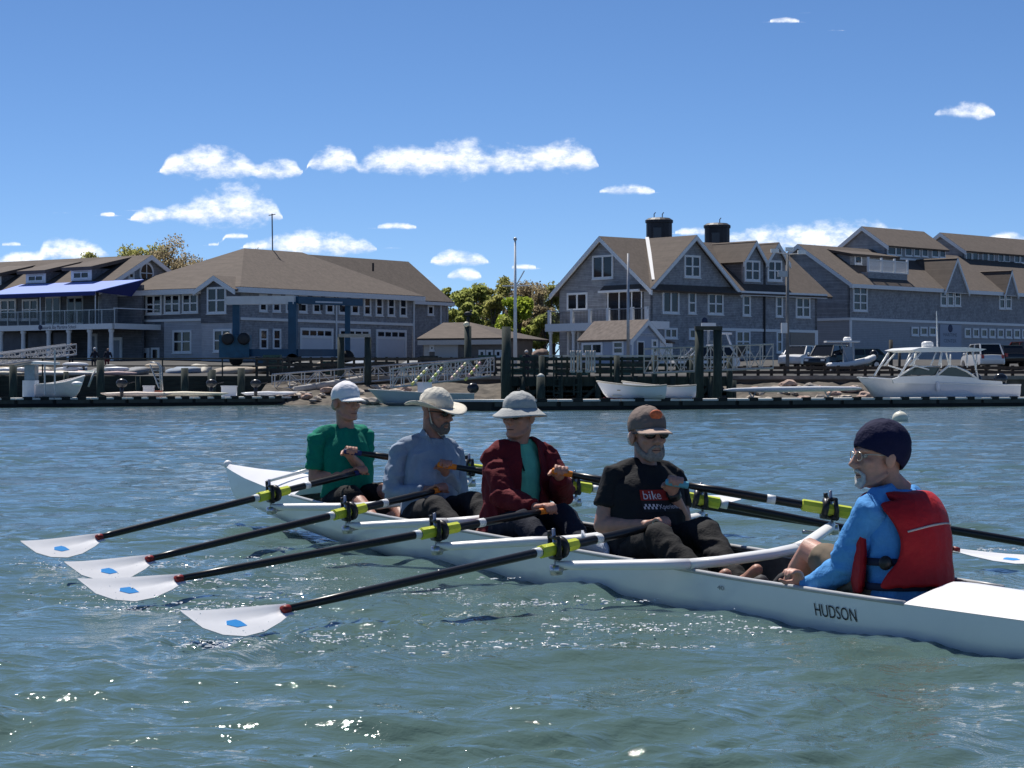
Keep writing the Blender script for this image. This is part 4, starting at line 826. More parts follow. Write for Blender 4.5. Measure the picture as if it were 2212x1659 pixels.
# big drain pipes / shells lying under the gangway
for i, (x0, y0, x1, y1) in enumerate(((700, 1040, 1560, 900), (1080, 985, 1960, 835))):
    a, b = at('d3', x0, y0, 146 + i * .7), at('d3', x1, y1, 148 + i * .7); m = MB(); m.tube([a, b], .22, 10); o = m.build('drain_pipe', mat('pipe_grey', (.4, .38, .36), .6, var=.15), None, True, loc=tuple(a)); tag(o, ('lower' if i == 0 else 'upper') + ' grey pipe lying along the bank under the long gangway', 'pipe')
# striped poles leaning by the skiff
for i, (x0, y0, x1, y1) in enumerate(((755, 950, 1035, 660), (1005, 960, 1290, 650), (1435, 855, 1700, 575), (1685, 870, 1955, 560))):
    a, b = at('d4', x0, y0, 139), at('d4', x1, y1, 139.5); root = thing('striped_pole', 'leaning pole striped %s against the lower gangway' % (('yellow and white', 'yellow green and white', 'red, white and yellow', 'yellow and pink')[i]), 'pole', tuple(a))
    cols = [((.75, .7, .2), (.8, .8, .75)), ((.8, .8, .75), (.6, .7, .15)), ((.8, .55, .5), (.75, .72, .4)), ((.7, .68, .2), (.75, .4, .4))][i]
    for j in range(6): m = MB(); m.tube([a.lerp(b, j / 6), a.lerp(b, (j + 1) / 6 - .01)], .085, 8); m.build('band', mat('stripe_%d_%d' % (i, j % 2), cols[j % 2], .5, var=.05), root, True)
# ---------------------------------------------------------------- boats
def hull_mesh(root, name, M_, L_, beam, fb, draft, mt, rise=.3, bowp=2.2, trans=.85, rimm=None, rise_s=0):
    """open boat: x from transom 0 to stem L"""
    rings = []; rim = []
    for i in range(19):
        f = i / 18; x = L_ * f; hb = beam / 2 * (trans + (1 - trans) * min(1, f * 2.2)) * max(.02, 1 - max(0, (f - .45) / .55) ** bowp); g = fb + rise * f ** 2.4 + rise_s * (1 - f) ** 3; k = -draft + (fb * .9 + draft) * max(0, (f - .78) / .22) ** 2.5
        rk = .0 if f < .78 else 0
        rings.append([(x + .06 * L_ * max(0, f - .8) / .2 * (1 - abs(math.sin(math.pi * j / 10))), hb * math.copysign(abs(math.cos(math.pi * j / 10)) ** .6, math.cos(math.pi * j / 10)), g - (g - k) * math.sin(math.pi * j / 10) ** .8) for j in range(11)])
    b = MB(M_); b.loft(rings, cap=False, closed=False); b.add(rings[0], [tuple(range(11))]); h = b.build(name, mt, root, True); shade_auto(h, 45)
    for sgn in (0, 10):
        b = MB(M_); b.tube([r[sgn] for r in rings], .045, 6); b.build('gunwale_rail', rimm or mt, root, True)
    return rings
def boat_M(P, ang, z=0):
    return Matrix.Translation((P.x, P.y, z)) @ Matrix.Rotation(ang, 4, 'Z')
BW = mat('boat_white', (.70, .72, .76), .35, var=.04, scale=2); BRED = mat('bottom_red', (.22, .02, .03), .5, var=.1)
for i, (x0, x1, yb, Y, lab) in enumerate(((60, 1045, 1268, 111.5, 'white lapstrake dinghy with a dark red bottom sitting on the dock'), (462, 1520, 1255, 114.2, 'second white dinghy overlapping behind the red bottomed one'))):
    a, b = at('d6', x0, yb, Y), at('d6', x1, yb, Y + .8); root = thing('dinghy', lab, 'dinghy', (a.x, Y, .45), 'white dinghies on the dock'); d = a - b; M_ = boat_M(b, math.atan2(d.y, d.x), .62)
    L_ = Vector((d.x, d.y, 0)).length; rr = hull_mesh(root, 'hull', M_, L_, 1.65, .47, .12, BW, .30, 2.2, .72, mat('dinghy_rim', (.55, .5, .42), .6, var=.1), .12)
    for f in (.25, .5, .75): q = MB(M_); q.box(L_ * f - .12, L_ * f + .12, -.6, .6, .30, .35); q.build('thwart', mat('thwart_wood', (.45, .38, .28), .6, var=.15), root)
    q = MB(M_); q.box(.2, L_ * .85, -.55, .55, .05, .1); q.build('bottom_board', mat('inside_cream', (.6, .56, .46), .7, var=.1), root)
    q = MB(M_); q.box(.3, L_ * .8, -.1, .1, -.2, -.06); q.build('keel', BRED, root)
    if i == 0:
        q = MB(M_); rg = [[(x, y * .97 + math.copysign(.012, y), z) for x, y, z in r_] for r_ in rr[9:]]; q.loft([[(x, y * 1.01, z - .004) for (x, y, z) in r_ if z < .02 + .0] for r_ in rr[:0]] or [[(L_ * .6, .55, -.1), (L_ * .6, .5, -.16)], [(L_ * .97, .12, -.02), (L_ * .97, .08, -.1)]], cap=False, closed=False); q.build('boot_stripe', BRED, root)
# grey skiff at the lower gangway
a, b = at('d4', 1745, 1215, 137.5), at('d4', 110, 1210, 135); root = thing('work_skiff', 'grey flat skiff with a console and outboard moored below the gangway', 'skiff', (a.x, a.y, 0)); d = b - a; M_ = boat_M(a, math.atan2(d.y, d.x), .1); L_ = Vector((d.x, d.y, 0)).length
SKG = mat('skiff_grey', (.38, .43, .46), .4, var=.08, scale=1); hull_mesh(root, 'hull', M_, L_, 1.9, .62, .15, SKG, .25, 3, .95, mat('skiff_rim', (.62, .6, .58), .5, var=.1))
q = MB(M_); q.box(L_ * .42, L_ * .52, -.4, .4, .1, 1.3); q.build('console', BW, root); q = MB(M_); q.tube([(-.25, 0, -.2), (-.25, 0, .7)], .12, 8); q.ell((-.3, 0, .95), (.38, .26, .32)); q.build('outboard_motor', mat('motor_black', (.02, .022, .03), .3, var=.1), root, True); q = MB(M_); q.box(.2, L_ * .9, -.8, .8, .05, .12); q.build('floor', mat('skiff_floor', (.3, .3, .3), .7, var=.1), root)
# workboat with wheelhouse on the left
a, b = at('d1', 560, 1145, 126), at('d1', 1425, 1145, 127.4); root = thing('workboat', 'small white workboat with a pale blue console, poles and a white canopy', 'workboat', (a.x, a.y, 0)); d = b - a; M_ = boat_M(a, math.atan2(d.y, d.x), .70); L_ = Vector((d.x, d.y, 0)).length
hull_mesh(root, 'hull', M_, L_, 1.5, .55, .18, mat('workboat_white', (.66, .62, .62), .45, var=.08), .5, 2.0, .9, mat('boat_trim_white', (.78, .77, .75), .5, var=.05))
c0, c1 = at('d1', 410, 1075, 126), at('d1', 620, 600, 126); q = MB(); q.box(c0.x, c1.x, 125.7, 126.9, .55, c0.z + (c1.z - c0.z) * .42); q.build('console', mat('console_blue', (.42, .52, .62), .5, var=.08), root)
q = MB(); q.box(c0.x + .1, c1.x, 125.75, 126.8, c0.z + (c1.z - c0.z) * .421, c1.z); q.build('windscreen', mat('screen_blue', (.12, .19, .27), .15, var=.2), root)
a, b = at('d1', 545, 575, 124.6), at('d1', 950, 560, 125); q = MB(); q.poly([a + Vector((0, 0, .1)), b, b + Vector((0, 1.5, .02)), a + Vector((0, 1.5, .14))], .14); q.build('canopy', TRIM, root)
a, b = at('d1', 250, 600, 124.6), at('d1', 560, 545, 124.6); q = MB(); q.poly([a, b, b + Vector((0, 1.5, .02)), a + Vector((0, 1.5, .02))], .08); q.build('canopy', mat('canopy_grey', (.2, .22, .24), .6, var=.1), root)
for x in (780, 955): a = at('d1', x, 600, 124.6); q = MB(); q.tube([(a.x, 124.6, a.z + (.8 if x == 955 else 0)), (a.x, 124.6, .7)], .05, 6); q.build('canopy_pole', STEELX, root)
q = MB(); p_ = at('d1', 1340, 935, 125.8); q.ell(p_, (.3, .25, .14)); q.build('bow_cover', TRIM, root, True)
# motorboat
Y = 132; lo, hi = at('d8', 1975, 1030, Y + 5.5), at('d8', 40, 1030, Y - .5); root = thing('motorboat', 'white dual console motorboat with a hardtop, radar dome and twin dark outboards', 'motorboat', (lo.x, lo.y, 0)); d = hi - lo; M_ = boat_M(lo, math.atan2(d.y, d.x), .25); L_ = Vector((d.x, d.y, 0)).length
hull_mesh(root, 'hull', M_, L_, 2.5, 1.0, .35, mat('motorboat_hull', (.60, .62, .66), .25, var=.04, coat=.3), .42, 2.6, .94, mat('motorboat_rim', (.8, .8, .78), .3, var=.03))
q = MB(M_); q.poly([(L_ * .55, 1.1, 1.0), (L_ * .8, .85, 1.2), (L_ * .98, .1, 1.36), (L_ * .98, -.1, 1.36), (L_ * .8, -.85, 1.2), (L_ * .55, -1.1, 1.0)], .1); q.build('foredeck', BW, root); q = MB(M_); q.box(.1, L_ * .56, -1.1, 1.1, .75, .85); q.build('cockpit_sole', BW, root)
def mbp(x, y, lat): # point on the boat at a pixel, at a lateral offset from the centreline
    r = ray('d8', x, y); o = M_.inverted() @ Vector((0, 0, H)); r2 = M_.inverted().to_3x3() @ r; t = (lat - o.y) / r2.y; return M_ @ (o + r2 * t)
HW = mat('hardtop_white', (.82, .82, .80), .3, var=.03); s0 = 1 if (M_.inverted() @ Vector((0, 0, H))).y > 0 else -1
# hardtop: an outline with thickness across the beam
A_ = [(650, 450), (760, 420), (1000, 405), (1400, 410), (1690, 435), (1590, 470), (1100, 470), (800, 480)]
q = MB(); ring = lambda lt: [(lambda p: Vector((p.x, p.y, p.z)))(mbp(x, y, s0 * 1.1)) + (M_.to_3x3() @ Vector((0, s0 * (lt - 1.1), 0))) for x, y in A_]; q.loft([ring(1.15), ring(-1.15)]); q.build('hardtop', HW, root)
shift = lambda p, lt: p + M_.to_3x3() @ Vector((0, s0 * lt, 0))
for x0, y0, x1, y1, r in ((700, 480, 500, 800, .06), (790, 490, 640, 660, .05), (1000, 485, 925, 665, .045), (1080, 485, 1040, 660, .07), (1500, 480, 1580, 850, .05), (1430, 490, 1430, 690, .04), (1560, 500, 1550, 690, .04), (700, 660, 900, 720, .05)):
    for lt in (0, -2.2):
        q = MB(); q.tube([shift(mbp(x0, y0, s0 * 1.1), lt), shift(mbp(x1, y1, s0 * 1.1), lt)], r, 6); q.build('hardtop_strut', HW, root, True)
for yy in (570,): 
    q = MB(); q.tube([mbp(690, 570, s0 * 1.1), mbp(760, 572, s0 * 1.1)], .04, 6); q.build('hardtop_strut', HW, root)
GL2 = mat('tinted_glass', (.025, .04, .045), .05, var=.1)
q = MB(); q.poly([mbp(520, 800, s0 * 1.0), mbp(700, 680, s0 * 1.0), mbp(760, 690, s0 * 1.0), mbp(640, 800, s0 * 1.0)], .03); q.build('windscreen', GL2, root); q = MB(); q.poly([mbp(1040, 800, s0 * 1.12), mbp(1160, 690, s0 * 1.12), mbp(1260, 690, s0 * 1.12), mbp(1400, 750, s0 * 1.12), mbp(1510, 825, s0 * 1.12)], .04); q.build('side_window', GL2, root)
q = MB(); q.poly([mbp(x, y, s0 * 1.10) for x, y in ((380, 850), (480, 815), (1000, 800), (1060, 800), (1510, 828), (1590, 860), (1890, 880), (1900, 930), (400, 905))], .12); q.build('cabin_side', HW, root)
q = MB(); q.poly([mbp(x, y, s0 * 1.0) for x, y in ((700, 690), (760, 690), (1040, 690), (1000, 795), (660, 795))], .03); q.build('windscreen', GL2, root)
q = MB(); q.tube([mbp(480, 812, s0 * 1.08), mbp(700, 676, s0 * 1.08), mbp(1060, 676, s0 * 1.08), mbp(1000, 800, s0 * 1.08)], .05, 6); q.build('windscreen_frame', HW, root, True)
q = MB(); q.tube([mbp(1010, 800, s0 * 1.13), mbp(1170, 670, s0 * 1.13), mbp(1280, 680, s0 * 1.13), mbp(1430, 745, s0 * 1.13), mbp(1575, 850, s0 * 1.13)], .06, 6); q.build('window_frame', HW, root, True)
q = MB(); c = shift(mbp(1060, 372, s0 * 1.1), -1.1); q.lathe([(.34, -.16), (.36, 0), (.33, .14), (.2, .2)], 14, c); q.build('radar_dome', HW, root, True)
q = MB(); c = shift(mbp(1165, 400, s0 * 1.1), -.9); q.tube([c, c + Vector((-.05, 0, 2.1))], [.05, .025], 6); q.build('antenna', HW, root)
for lt, x in ((-.3, 1940), (-1.3, 1750)):
    c = shift(mbp(x, 850, s0 * 1.1), lt); q = MB(); q.ell(c, (.42, .28, .36)); q.tube([c + Vector((.1, 0, -.2)), c + Vector((.25, 0, -1.1))], [.2, .12], 8); q.build('outboard_motor', mat('motor_navy', (.015, .02, .03), .2, var=.05), root, True)
c = mbp(1025, 990, s0 * 1.3); q = MB(); q.tube([c, c + Vector((0, 0, .32))], .13, 8, round_=True); q.build('fender', mat('fender_white', (.75, .76, .8), .5, var=.05), root, True)
q = MB(M_); q.box(L_ * .1, L_ * .35, s0 * 1.18 - .01, s0 * 1.18 + .02, .62, .66); 
# tender on a trailer, T-top and all
Y = 159; a, b = at('d7', 1990, 720, Y), at('d7', 2350, 700, Y + .6); root = thing('trailered_tender', 'rubber tender with a white T-top and dark outboard on a boat trailer', 'boat', (a.x, Y, land_z(Y)))
z0 = at('z5', 700, 1140, Y).z; xl, xr = at('z5', 510, 1130, Y).x, at('z5', 815, 1100, Y).x
q = MB(); q.tube([(xl, Y, z0), (xl + 1.0, Y, z0 + .02), (xr - .4, Y, z0 + .35), (xr, Y + .4, z0 + .55)], .22, 10, round_=True); q.build('near_tube', mat('tube_white', (.75, .75, .74), .5, var=.05), root, True); q = MB(); q.tube([(xl, Y + 1.6, z0), (xl + 1, Y + 1.6, z0 + .02), (xr - .4, Y + 1.4, z0 + .35), (xr, Y + .7, z0 + .55)], .22, 10, round_=True); q.build('far_tube', MATS['tube_white'], root, True)
q = MB(); q.loft([[(xl, Y + .1, z0 - .1), (xl, Y + .8, z0 - .6), (xl, Y + 1.5, z0 - .1)], [(xr - .5, Y + .2, z0 + .1), (xr - .5, Y + .8, z0 - .3), (xr - .5, Y + 1.4, z0 + .1)]]); q.build('hull', mat('tender_hull', (.3, .31, .33), .5, var=.1), root)
c = at('z5', 640, 1040, Y); q = MB(); q.box(c.x - .35, c.x + .4, Y + .5, Y + 1.1, z0, z0 + 1.3); q.build('console', mat('console_greyblue', (.3, .36, .42), .5, var=.1), root)
tt_ = at('z5', 590, 968, Y); q = MB(); q.box(tt_.x - 1.15, tt_.x + 1.2, Y + .1, Y + 1.5, tt_.z - .04, tt_.z + .07); q.build('t_top', TRIM, root); q = MB(); q.lathe([(.28, 0), (.3, .12), (.2, .26)], 12, (tt_.x + .4, Y + .8, tt_.z + .08)); q.build('radar_dome', TRIM, root, True)
for dx in (-.1, .75): q = MB(); q.tube([(tt_.x + dx, Y + .5, tt_.z), (c.x + dx * .4, Y + .5, z0 + .2)], .04, 5); q.build('t_top_leg', STEELX, root)
q = MB(); q.ell((xr + .1, Y + .8, z0 + .75), (.3, .25, .35)); q.build('outboard_motor', MATS['motor_black'], root, True)
q = MB(); q.box(xl - .3, xr, Y + .2, Y + .35, z0 - .75, z0 - .6); q.build('trailer_beam', STEELX, root); q = MB(); q.box(xl - .3, xr, Y + 1.2, Y + 1.35, z0 - .75, z0 - .6); q.build('trailer_beam', STEELX, root)
for x in (xl + .6, xl + 1.5): q = MB(); q.tube([(x, Y + .05, land_z(Y) + .33), (x, Y + .28, land_z(Y) + .33)], .33, 14, up=(1, 0, 0)); q.build('wheel', mat('tyre', (.02, .02, .02), .8, var=.1), root, True)
# long white racing shell on trestles, right dock
a, b = at('d7', 185, 1055, 132), at('d7', 2180, 1028, 138); root = thing('upturned_shell', 'long narrow white shell lying on slings behind the right dock', 'rowing shell', (a.x, a.y, .5)); q = MB(); q.tube([a, a.lerp(b, .06), a.lerp(b, .3), a.lerp(b, .7), a.lerp(b, .95), b], [.05, .16, .24, .24, .16, .05], 10, sq=.7); q.build('hull', BW, root, True)
for f in (.2, .75): p_ = a.lerp(b, f); q = MB(); q.tube([(p_.x - .3, p_.y, 0), p_ + Vector((.2, 0, -.15))], .04, 5); q.build('trestle_leg', STEELX, root); q = MB(); q.tube([(p_.x + .3, p_.y, 0), p_ + Vector((-.2, 0, -.15))], .04, 5); q.build('trestle_leg', STEELX, root)
m = MB(); m.box(a.x - .5, b.x + 1, 131, 133.6, -.3, .28); o = m.build('trestle_float', DOCKS, None, loc=(a.x, 131, 0)); tag(o, 'black low float under the long white shell', 'dock')

# dark plank fence and stacked gear along the middle of the shore
fn = thing('yard_fence', 'dark three rail timber fence along the shore behind the gangways', 'fence', (-5, 151, 1.84))
fa, fb_ = at('s', 1010, 1400, 151).x, at('s', 1990, 1400, 151).x
for z in (2.15, 2.5, 2.88):
    m = MB(); m.box(fa, fb_, 150.95, 151.02, z, z + .2); m.build('rail', DKW, fn)
for x in np.linspace(fa, fb_, 24): m = MB(); m.box(x - .08, x + .08, 151.03, 151.2, 1.7, 3.12); m.build('post', DKW, fn)
fn = thing('yard_fence', 'dark low timber fence on the seawall below the parked cars', 'fence', (26, 151, 1.84))
fa, fb_ = at('s', 2880, 1400, 151).x, at('s', 4200, 1400, 151).x
for z in (2.0, 2.3):
    m = MB(); m.box(fa, fb_, 150.95, 151.05, z, z + .2); m.build('rail', mat('brown_rail', (.075, .055, .042), .85, var=.3), fn)
for x in np.linspace(fa, fb_, 26): m = MB(); m.box(x - .1, x + .1, 151.06, 151.24, 1.7, 2.55); m.build('post', MATS['brown_rail'], fn)
TRAPM = mat('trap_dark', (.05, .055, .05), .8, var=.5, scale=5)
for i in range(26):
    u = random.choice([random.uniform(1020, 1330), random.uniform(1480, 1960), random.uniform(2010, 2600)]); Y = 153 + random.uniform(0, 4); q = at('s', u, 1400, Y); z = land_z(Y); h_ = random.choice([.45, .9, .9, 1.3])
    root = thing('trap_stack', '%s of dark wire traps on the shore behind the fence' % {.45: 'single layer', .9: 'double stack', 1.3: 'tall stack'}[h_], 'trap', (q.x, Y, z), 'trap stacks behind the fence')
    for j in range(int(h_ / .43)):
        m = MB(Matrix.Translation((q.x, Y, z + j * .43)) @ Matrix.Rotation(random.uniform(-.2, .2), 4, 'Z')); m.box(-.6, .6, -.28, .28, 0, .41); m.build('trap', TRAPM if (i + j) % 3 else mat('trap_green', (.06, .12, .09), .8, var=.4, scale=5), root)
# ---------------------------------------------------------------- blue travel lift
LB = mat('lift_blue', (.014, .075, .14), .45, var=.2, scale=1.2)
lift = thing('travel_lift', 'tall blue boat hoist frame with a white top beam in front of the boathouse', 'boat hoist', (-17, 172, land_z(172)))
def post(x, y0, Y, w):
    a = at('z2', x, y0, Y); m = MB(); m.box(a.x - w / 2, a.x + w / 2, Y - w / 2, Y + w / 2, land_z(Y) + .5, a.z); m.build('leg', LB, lift)
post(288, 655, 171, .52); post(778, 640, 169, .6); post(1258, 640, 178, .40); post(800, 660, 179, .4)
a, b = at('z2', 205, 628, 171), at('z2', 806, 622, 169); m = MB(); m.beam(a, b, .7, .62); m.build('top_beam', mat('lift_white', (.72, .72, .70), .5, var=.12, scale=.8), lift)
a, b = at('z2', 806, 622, 169), at('z2', 1366, 644, 178); m = MB(); m.beam(a, b, .5, .55); tb = m.build('top_beam', LB, lift)
a, b = at('z2', 980, 640, 171.5), at('z2', 1215, 646, 175.2); m = MB(); m.beam(a + Vector((0, -.35, 0)), b + Vector((0, -.35, 0)), .04, .12); m.build('beam_stripe', mat('stripe_white', (.6, .65, .7), .5, var=.1), tb)
for x0, x1, y, Y0, Y1 in ((300, 770, 1082, 171, 169), (800, 1200, 1082, 169, 178)):
    m = MB(); m.beam(at('z2', x0, y, Y0), at('z2', x1, y, Y1), .5, .55); m.build('bottom_beam', LB, lift)
a = at('z2', 280, 1015, 170.6); m = MB(); m.box(a.x - 1.15, a.x + 1.1, 170.0, 171.6, a.z - .95, a.z + .75); m.build('engine_house', mat('engine_blue', (.02, .11, .18), .5, var=.3, scale=2), lift)
for x in (215, 355): c = at('z2', x, 960, 169.9); m = MB(); m.lathe([(.30, -.25), (.46, -.2), (.46, .2), (.3, .25)], 16, c, (0, 1, 0)); m.build('winch_drum', mat('drum_black', (.02, .022, .025), .5, var=.2), lift, True)
a, b = at('z2', 455, 1120, 169.6), at('z2', 640, 1172, 169.6); m = MB(); m.box(a.x, b.x, 169.2, 170.2, land_z(169) + .1, a.z); m.build('fuel_box', LB, lift)
for x, Y in ((288, 171), (778, 169), (1258, 178), (800, 179)):
    c = at('z2', x, 1100, Y); m = MB(); m.tube([(c.x, Y - .3, land_z(Y) + .5), (c.x, Y + .3, land_z(Y) + .5)], .5, 14, up=(1, 0, 0)); m.build('wheel', MATS['tyre'], lift, True)
for x, Y in ((845, 170), (1030, 172.5), (1200, 175)): a = at('z2', x, 650, Y); m = MB(); m.tube([a, a + Vector((0, 0, -.55))], .11, 6); m.build('sling_block', MATS['drum_black'], lift)
# ---------------------------------------------------------------- cars
def car(label, P, yaw, paint, h=1.75, L_=4.7, spare=False, group=None, roof=None):
    z = P.z; root = thing('parked_car', label, 'car', tuple(P), group); R = Matrix.Translation(P) @ Matrix.Rotation(yaw, 4, 'Z'); w = .93
    pm = mat('paint_' + paint[0], paint[1], .28, var=.03, coat=.6, scale=1)
    secs = [(0, .80, .45, .62), (.06, .88, .35, .85), (.5, .92, .3, .98), (1.2, .93, .28, 1.03), (2.4, .93, .28, 1.03), (3.4, .93, .28, 1.05), (4.3, .91, .32, 1.04), (4.62, .88, .38, .98), (4.7, .8, .5, .8)]
    def ring(x, hw, z0, z1): return [(x * L_ / 4.7, -hw, z0), (x * L_ / 4.7, -hw * 1.0, (z0 + z1) / 2), (x * L_ / 4.7, -hw * .94, z1), (x * L_ / 4.7, 0, z1 + .03), (x * L_ / 4.7, hw * .94, z1), (x * L_ / 4.7, hw, (z0 + z1) / 2), (x * L_ / 4.7, hw, z0)]
    b = MB(R); b.loft([ring(*s) for s in secs]); shade_auto(b.build('body', pm, root), 35)
    cab = [(1.05, 1.02), (1.75, h - .06), (4.0, h - .03), (4.5, 1.02)]
    b = MB(R); b.loft([[(x * L_ / 4.7, -.80 + (q - 1.02) * .16, q), (x * L_ / 4.7, .80 - (q - 1.02) * .16, q)] for x, q in cab], cap=False, closed=False)
    b.add([(x * L_ / 4.7, sg * (.80 - (q - 1.02) * .16), q) for sg in (-1, 1) for x, q in cab], [(0, 1, 2, 3), (7, 6, 5, 4)]); b.build('glasshouse', mat('car_glass', (.012, .014, .018), .06, var=.1), root)
    b = MB(R); b.box(1.72 * L_ / 4.7, 4.05 * L_ / 4.7, -.70, .70, h - .05, h); b.build('roof', pm, root)
    for sg in (-1, 1):
        for (xa, za), (xb, zb) in ((cab[0], cab[1]), (cab[3], cab[2]), ((2.85, 1.02), (2.85, h - .05))):
            b = MB(R); f = lambda x, q: (x * L_ / 4.7, sg * (.815 - (q - 1.02) * .16), q); b.tube([f(xa, za), f(xb, zb)], .055, 6); b.build('pillar', pm, root)
        for x in (.85, 3.75):
            b = MB(R); b.tube([(x * L_ / 4.7, sg * .72, .34), (x * L_ / 4.7, sg * .95, .34)], .34, 16, up=(1, 0, 0)); wv = b.build('wheel', MATS['tyre'], root, True)
            b = MB(R); b.tube([(x * L_ / 4.7, sg * .94, .34), (x * L_ / 4.7, sg * .962, .34)], .2, 12, up=(1, 0, 0)); b.build('rim', mat('rim', (.5, .5, .52), .3, metal=.8, var=.1), wv)
        b = MB(R); b.box(-.02, .1, sg * .62 - .14, sg * .62 + .14, .66, .8); b.build('headlight', mat('lamp_clear', (.75, .76, .78), .1, var=.05), root)
        b = MB(R); b.box(L_ - .12, L_ + .01, sg * .72 - .09, sg * .72 + .09, .75, 1.0); b.build('tail_light', mat('lamp_red', (.4, .01, .01), .2, var=.05), root)
        b = MB(R); b.ell((1.35, sg * 1.0, 1.08), (.08, .12, .09)); b.build('mirror', pm, root, True)
    if spare: b = MB(R); b.tube([(L_ + .02, 0, .95), (L_ + .22, 0, .95)], .36, 16, up=(0, 0, 1)); b.build('spare_wheel', MATS['tyre'], root, True)
    if roof: b = MB(R); b.box(2.6, 2.9, -.5, .5, h + .002, h + .13); b.build('light_bar', mat('light_bar', (.7, .72, .75), .2, var=.1), root)
    return root
def gp(k, x, Y): q = at(k, x, 900, Y); return Vector((q.x, Y, land_z(Y)))
WP, DP = ('white', (.78, .78, .77)), ('black', (.012, .013, .015))
car('white SUV parked behind the utility pole', gp('d7', 1130, 166), rad(62), WP, 1.7)
car('dark pickup parked beside the white SUV', gp('d7', 1500, 162), rad(60), DP, 1.85, 5.2)
car('dark green car beside the trailered tender', gp('d7', 1640, 164), rad(20), ('green', (.02, .05, .045)), 1.5)
car('white police SUV with a light bar behind the pier rail', gp('d6', 1200, 160), rad(12), WP, 1.75, roof=True)
car('dark SUV beside the police car', gp('d6', 1560, 163), rad(70), DP)
car('white SUV behind the motorboat hardtop', gp('d8', 1500, 163), rad(-84), WP, 1.8)
car('dark red off-road car with a spare wheel on its back', gp('d8', 1960, 168), rad(-68), ('red', (.22, .03, .02)), 1.85, spare=True)
car('black car between the white SUV and the red one', gp('d8', 1760, 167), rad(-80), DP, 1.6)
# ---------------------------------------------------------------- covered boats, racks and yard gear
TARP = mat('tan_tarp', (.34, .29, .23), .8, var=.35, scale=1.5, stretch=(1, 1, 3))
def covered_boat(label, k, x0, x1, y0, y1, Y, mt, stand=True):
    a, b = at(k, x0, y1, Y), at(k, x1, y0, Y); root = thing('covered_boat', label, 'covered boat', (a.x, Y, land_z(Y)), 'boats under covers in the yard'); hh = b.z - a.z; rings = []; sd = random.random() * 20
    for i in range(15):
        f = i / 14; x = a.x + (b.x - a.x) * f; w = 1.15 * (1 - abs(2 * f - 1) ** 3.2) + .05; rings.append([Vector((x, Y + w * math.cos(t), a.z + hh * (.25 + .3 * f) + (hh * .62 if math.sin(t) > 0 else hh * .4) * math.sin(t) * (1 - .5 * abs(2 * f - 1) ** 2) + .12 * noise.noise(Vector((x * 1.5 + sd, t * 2, 0))))) for t in np.linspace(0, 2 * math.pi, 15)[:-1]])
    m = MB(); m.loft(rings); m.build('cover', mt, root, True)
    for f in (.25, .7):
        x = a.x + (b.x - a.x) * f; m = MB(); m.beam((x, Y - .6, land_z(Y)), (x, Y - .3, a.z + hh * .3), .1, .1); m.build('stand', DKW, root)
covered_boat('tan tarpaulin covered boat under the hoist beams', 'd2', 1430, 2240, 630, 830, 156, TARP); covered_boat('brown tarpaulin covered boat next to the hoist base', 'd3', 40, 570, 590, 770, 156, TARP)
covered_boat('blue grey tarpaulin covered boat below the boathouse window', 'd2', 670, 1290, 630, 800, 157, mat('blue_tarp', (.2, .25, .32), .7, var=.25, scale=1.5, stretch=(1, 1, 3)))
covered_boat('pale wrapped boat beside the blue covered one', 'd2', 1250, 1420, 650, 820, 158, mat('pale_tarp', (.45, .42, .36), .8, var=.2, scale=2))
covered_boat('brown heap of covered gear behind the flagpole', 'd5', 860, 1140, 330, 480, 164, mat('brown_tarp', (.2, .14, .11), .9, var=.4, scale=3))
CV = [MATS['blue_tarp'], TARP, MATS['pale_tarp'], mat('grey_tarp', (.24, .25, .26), .8, var=.25, scale=2, stretch=(1, 1, 3))]
for i, (k, x0, x1, y0, y1, Y, w_, lab) in enumerate((('d2', -60, 380, 640, 830, 154, 3, 'grey covered boat left of the boarding ladder'), ('d2', 180, 660, 600, 790, 158, 1, 'tan covered boat below the service door'), ('d1', 1560, 2180, 620, 820, 156, 3, 'long grey covered boat behind the gear crowned pile'), ('d1', 300, 900, 640, 820, 156, 2, 'pale covered boat behind the workboat'), ('d1', 950, 1520, 620, 800, 158, 0, 'blue covered boat behind the racked shell'), ('d1', -200, 280, 640, 830, 156, 1, 'tan covered boat under the white ramp rail'), ('d2', 1000, 1480, 600, 790, 160, 2, 'pale covered boat before the corner bay'), ('d3', 520, 1050, 560, 720, 158, 3, 'grey covered boat below the first garage door'), ('d3', 1000, 1500, 540, 700, 158, 1, 'tan covered boat below the second garage door'), ('d3', 1560, 2100, 520, 690, 158, 0, 'blue covered boat below the third garage door'), ('d4', 560, 1080, 520, 660, 158, 3, 'grey covered boat before the low shed door'), ('d4', 1150, 1700, 500, 650, 158, 2, 'pale covered boat before the low shed windows'))):
    covered_boat(lab, k, x0, x1, y0, y1, Y, CV[w_])
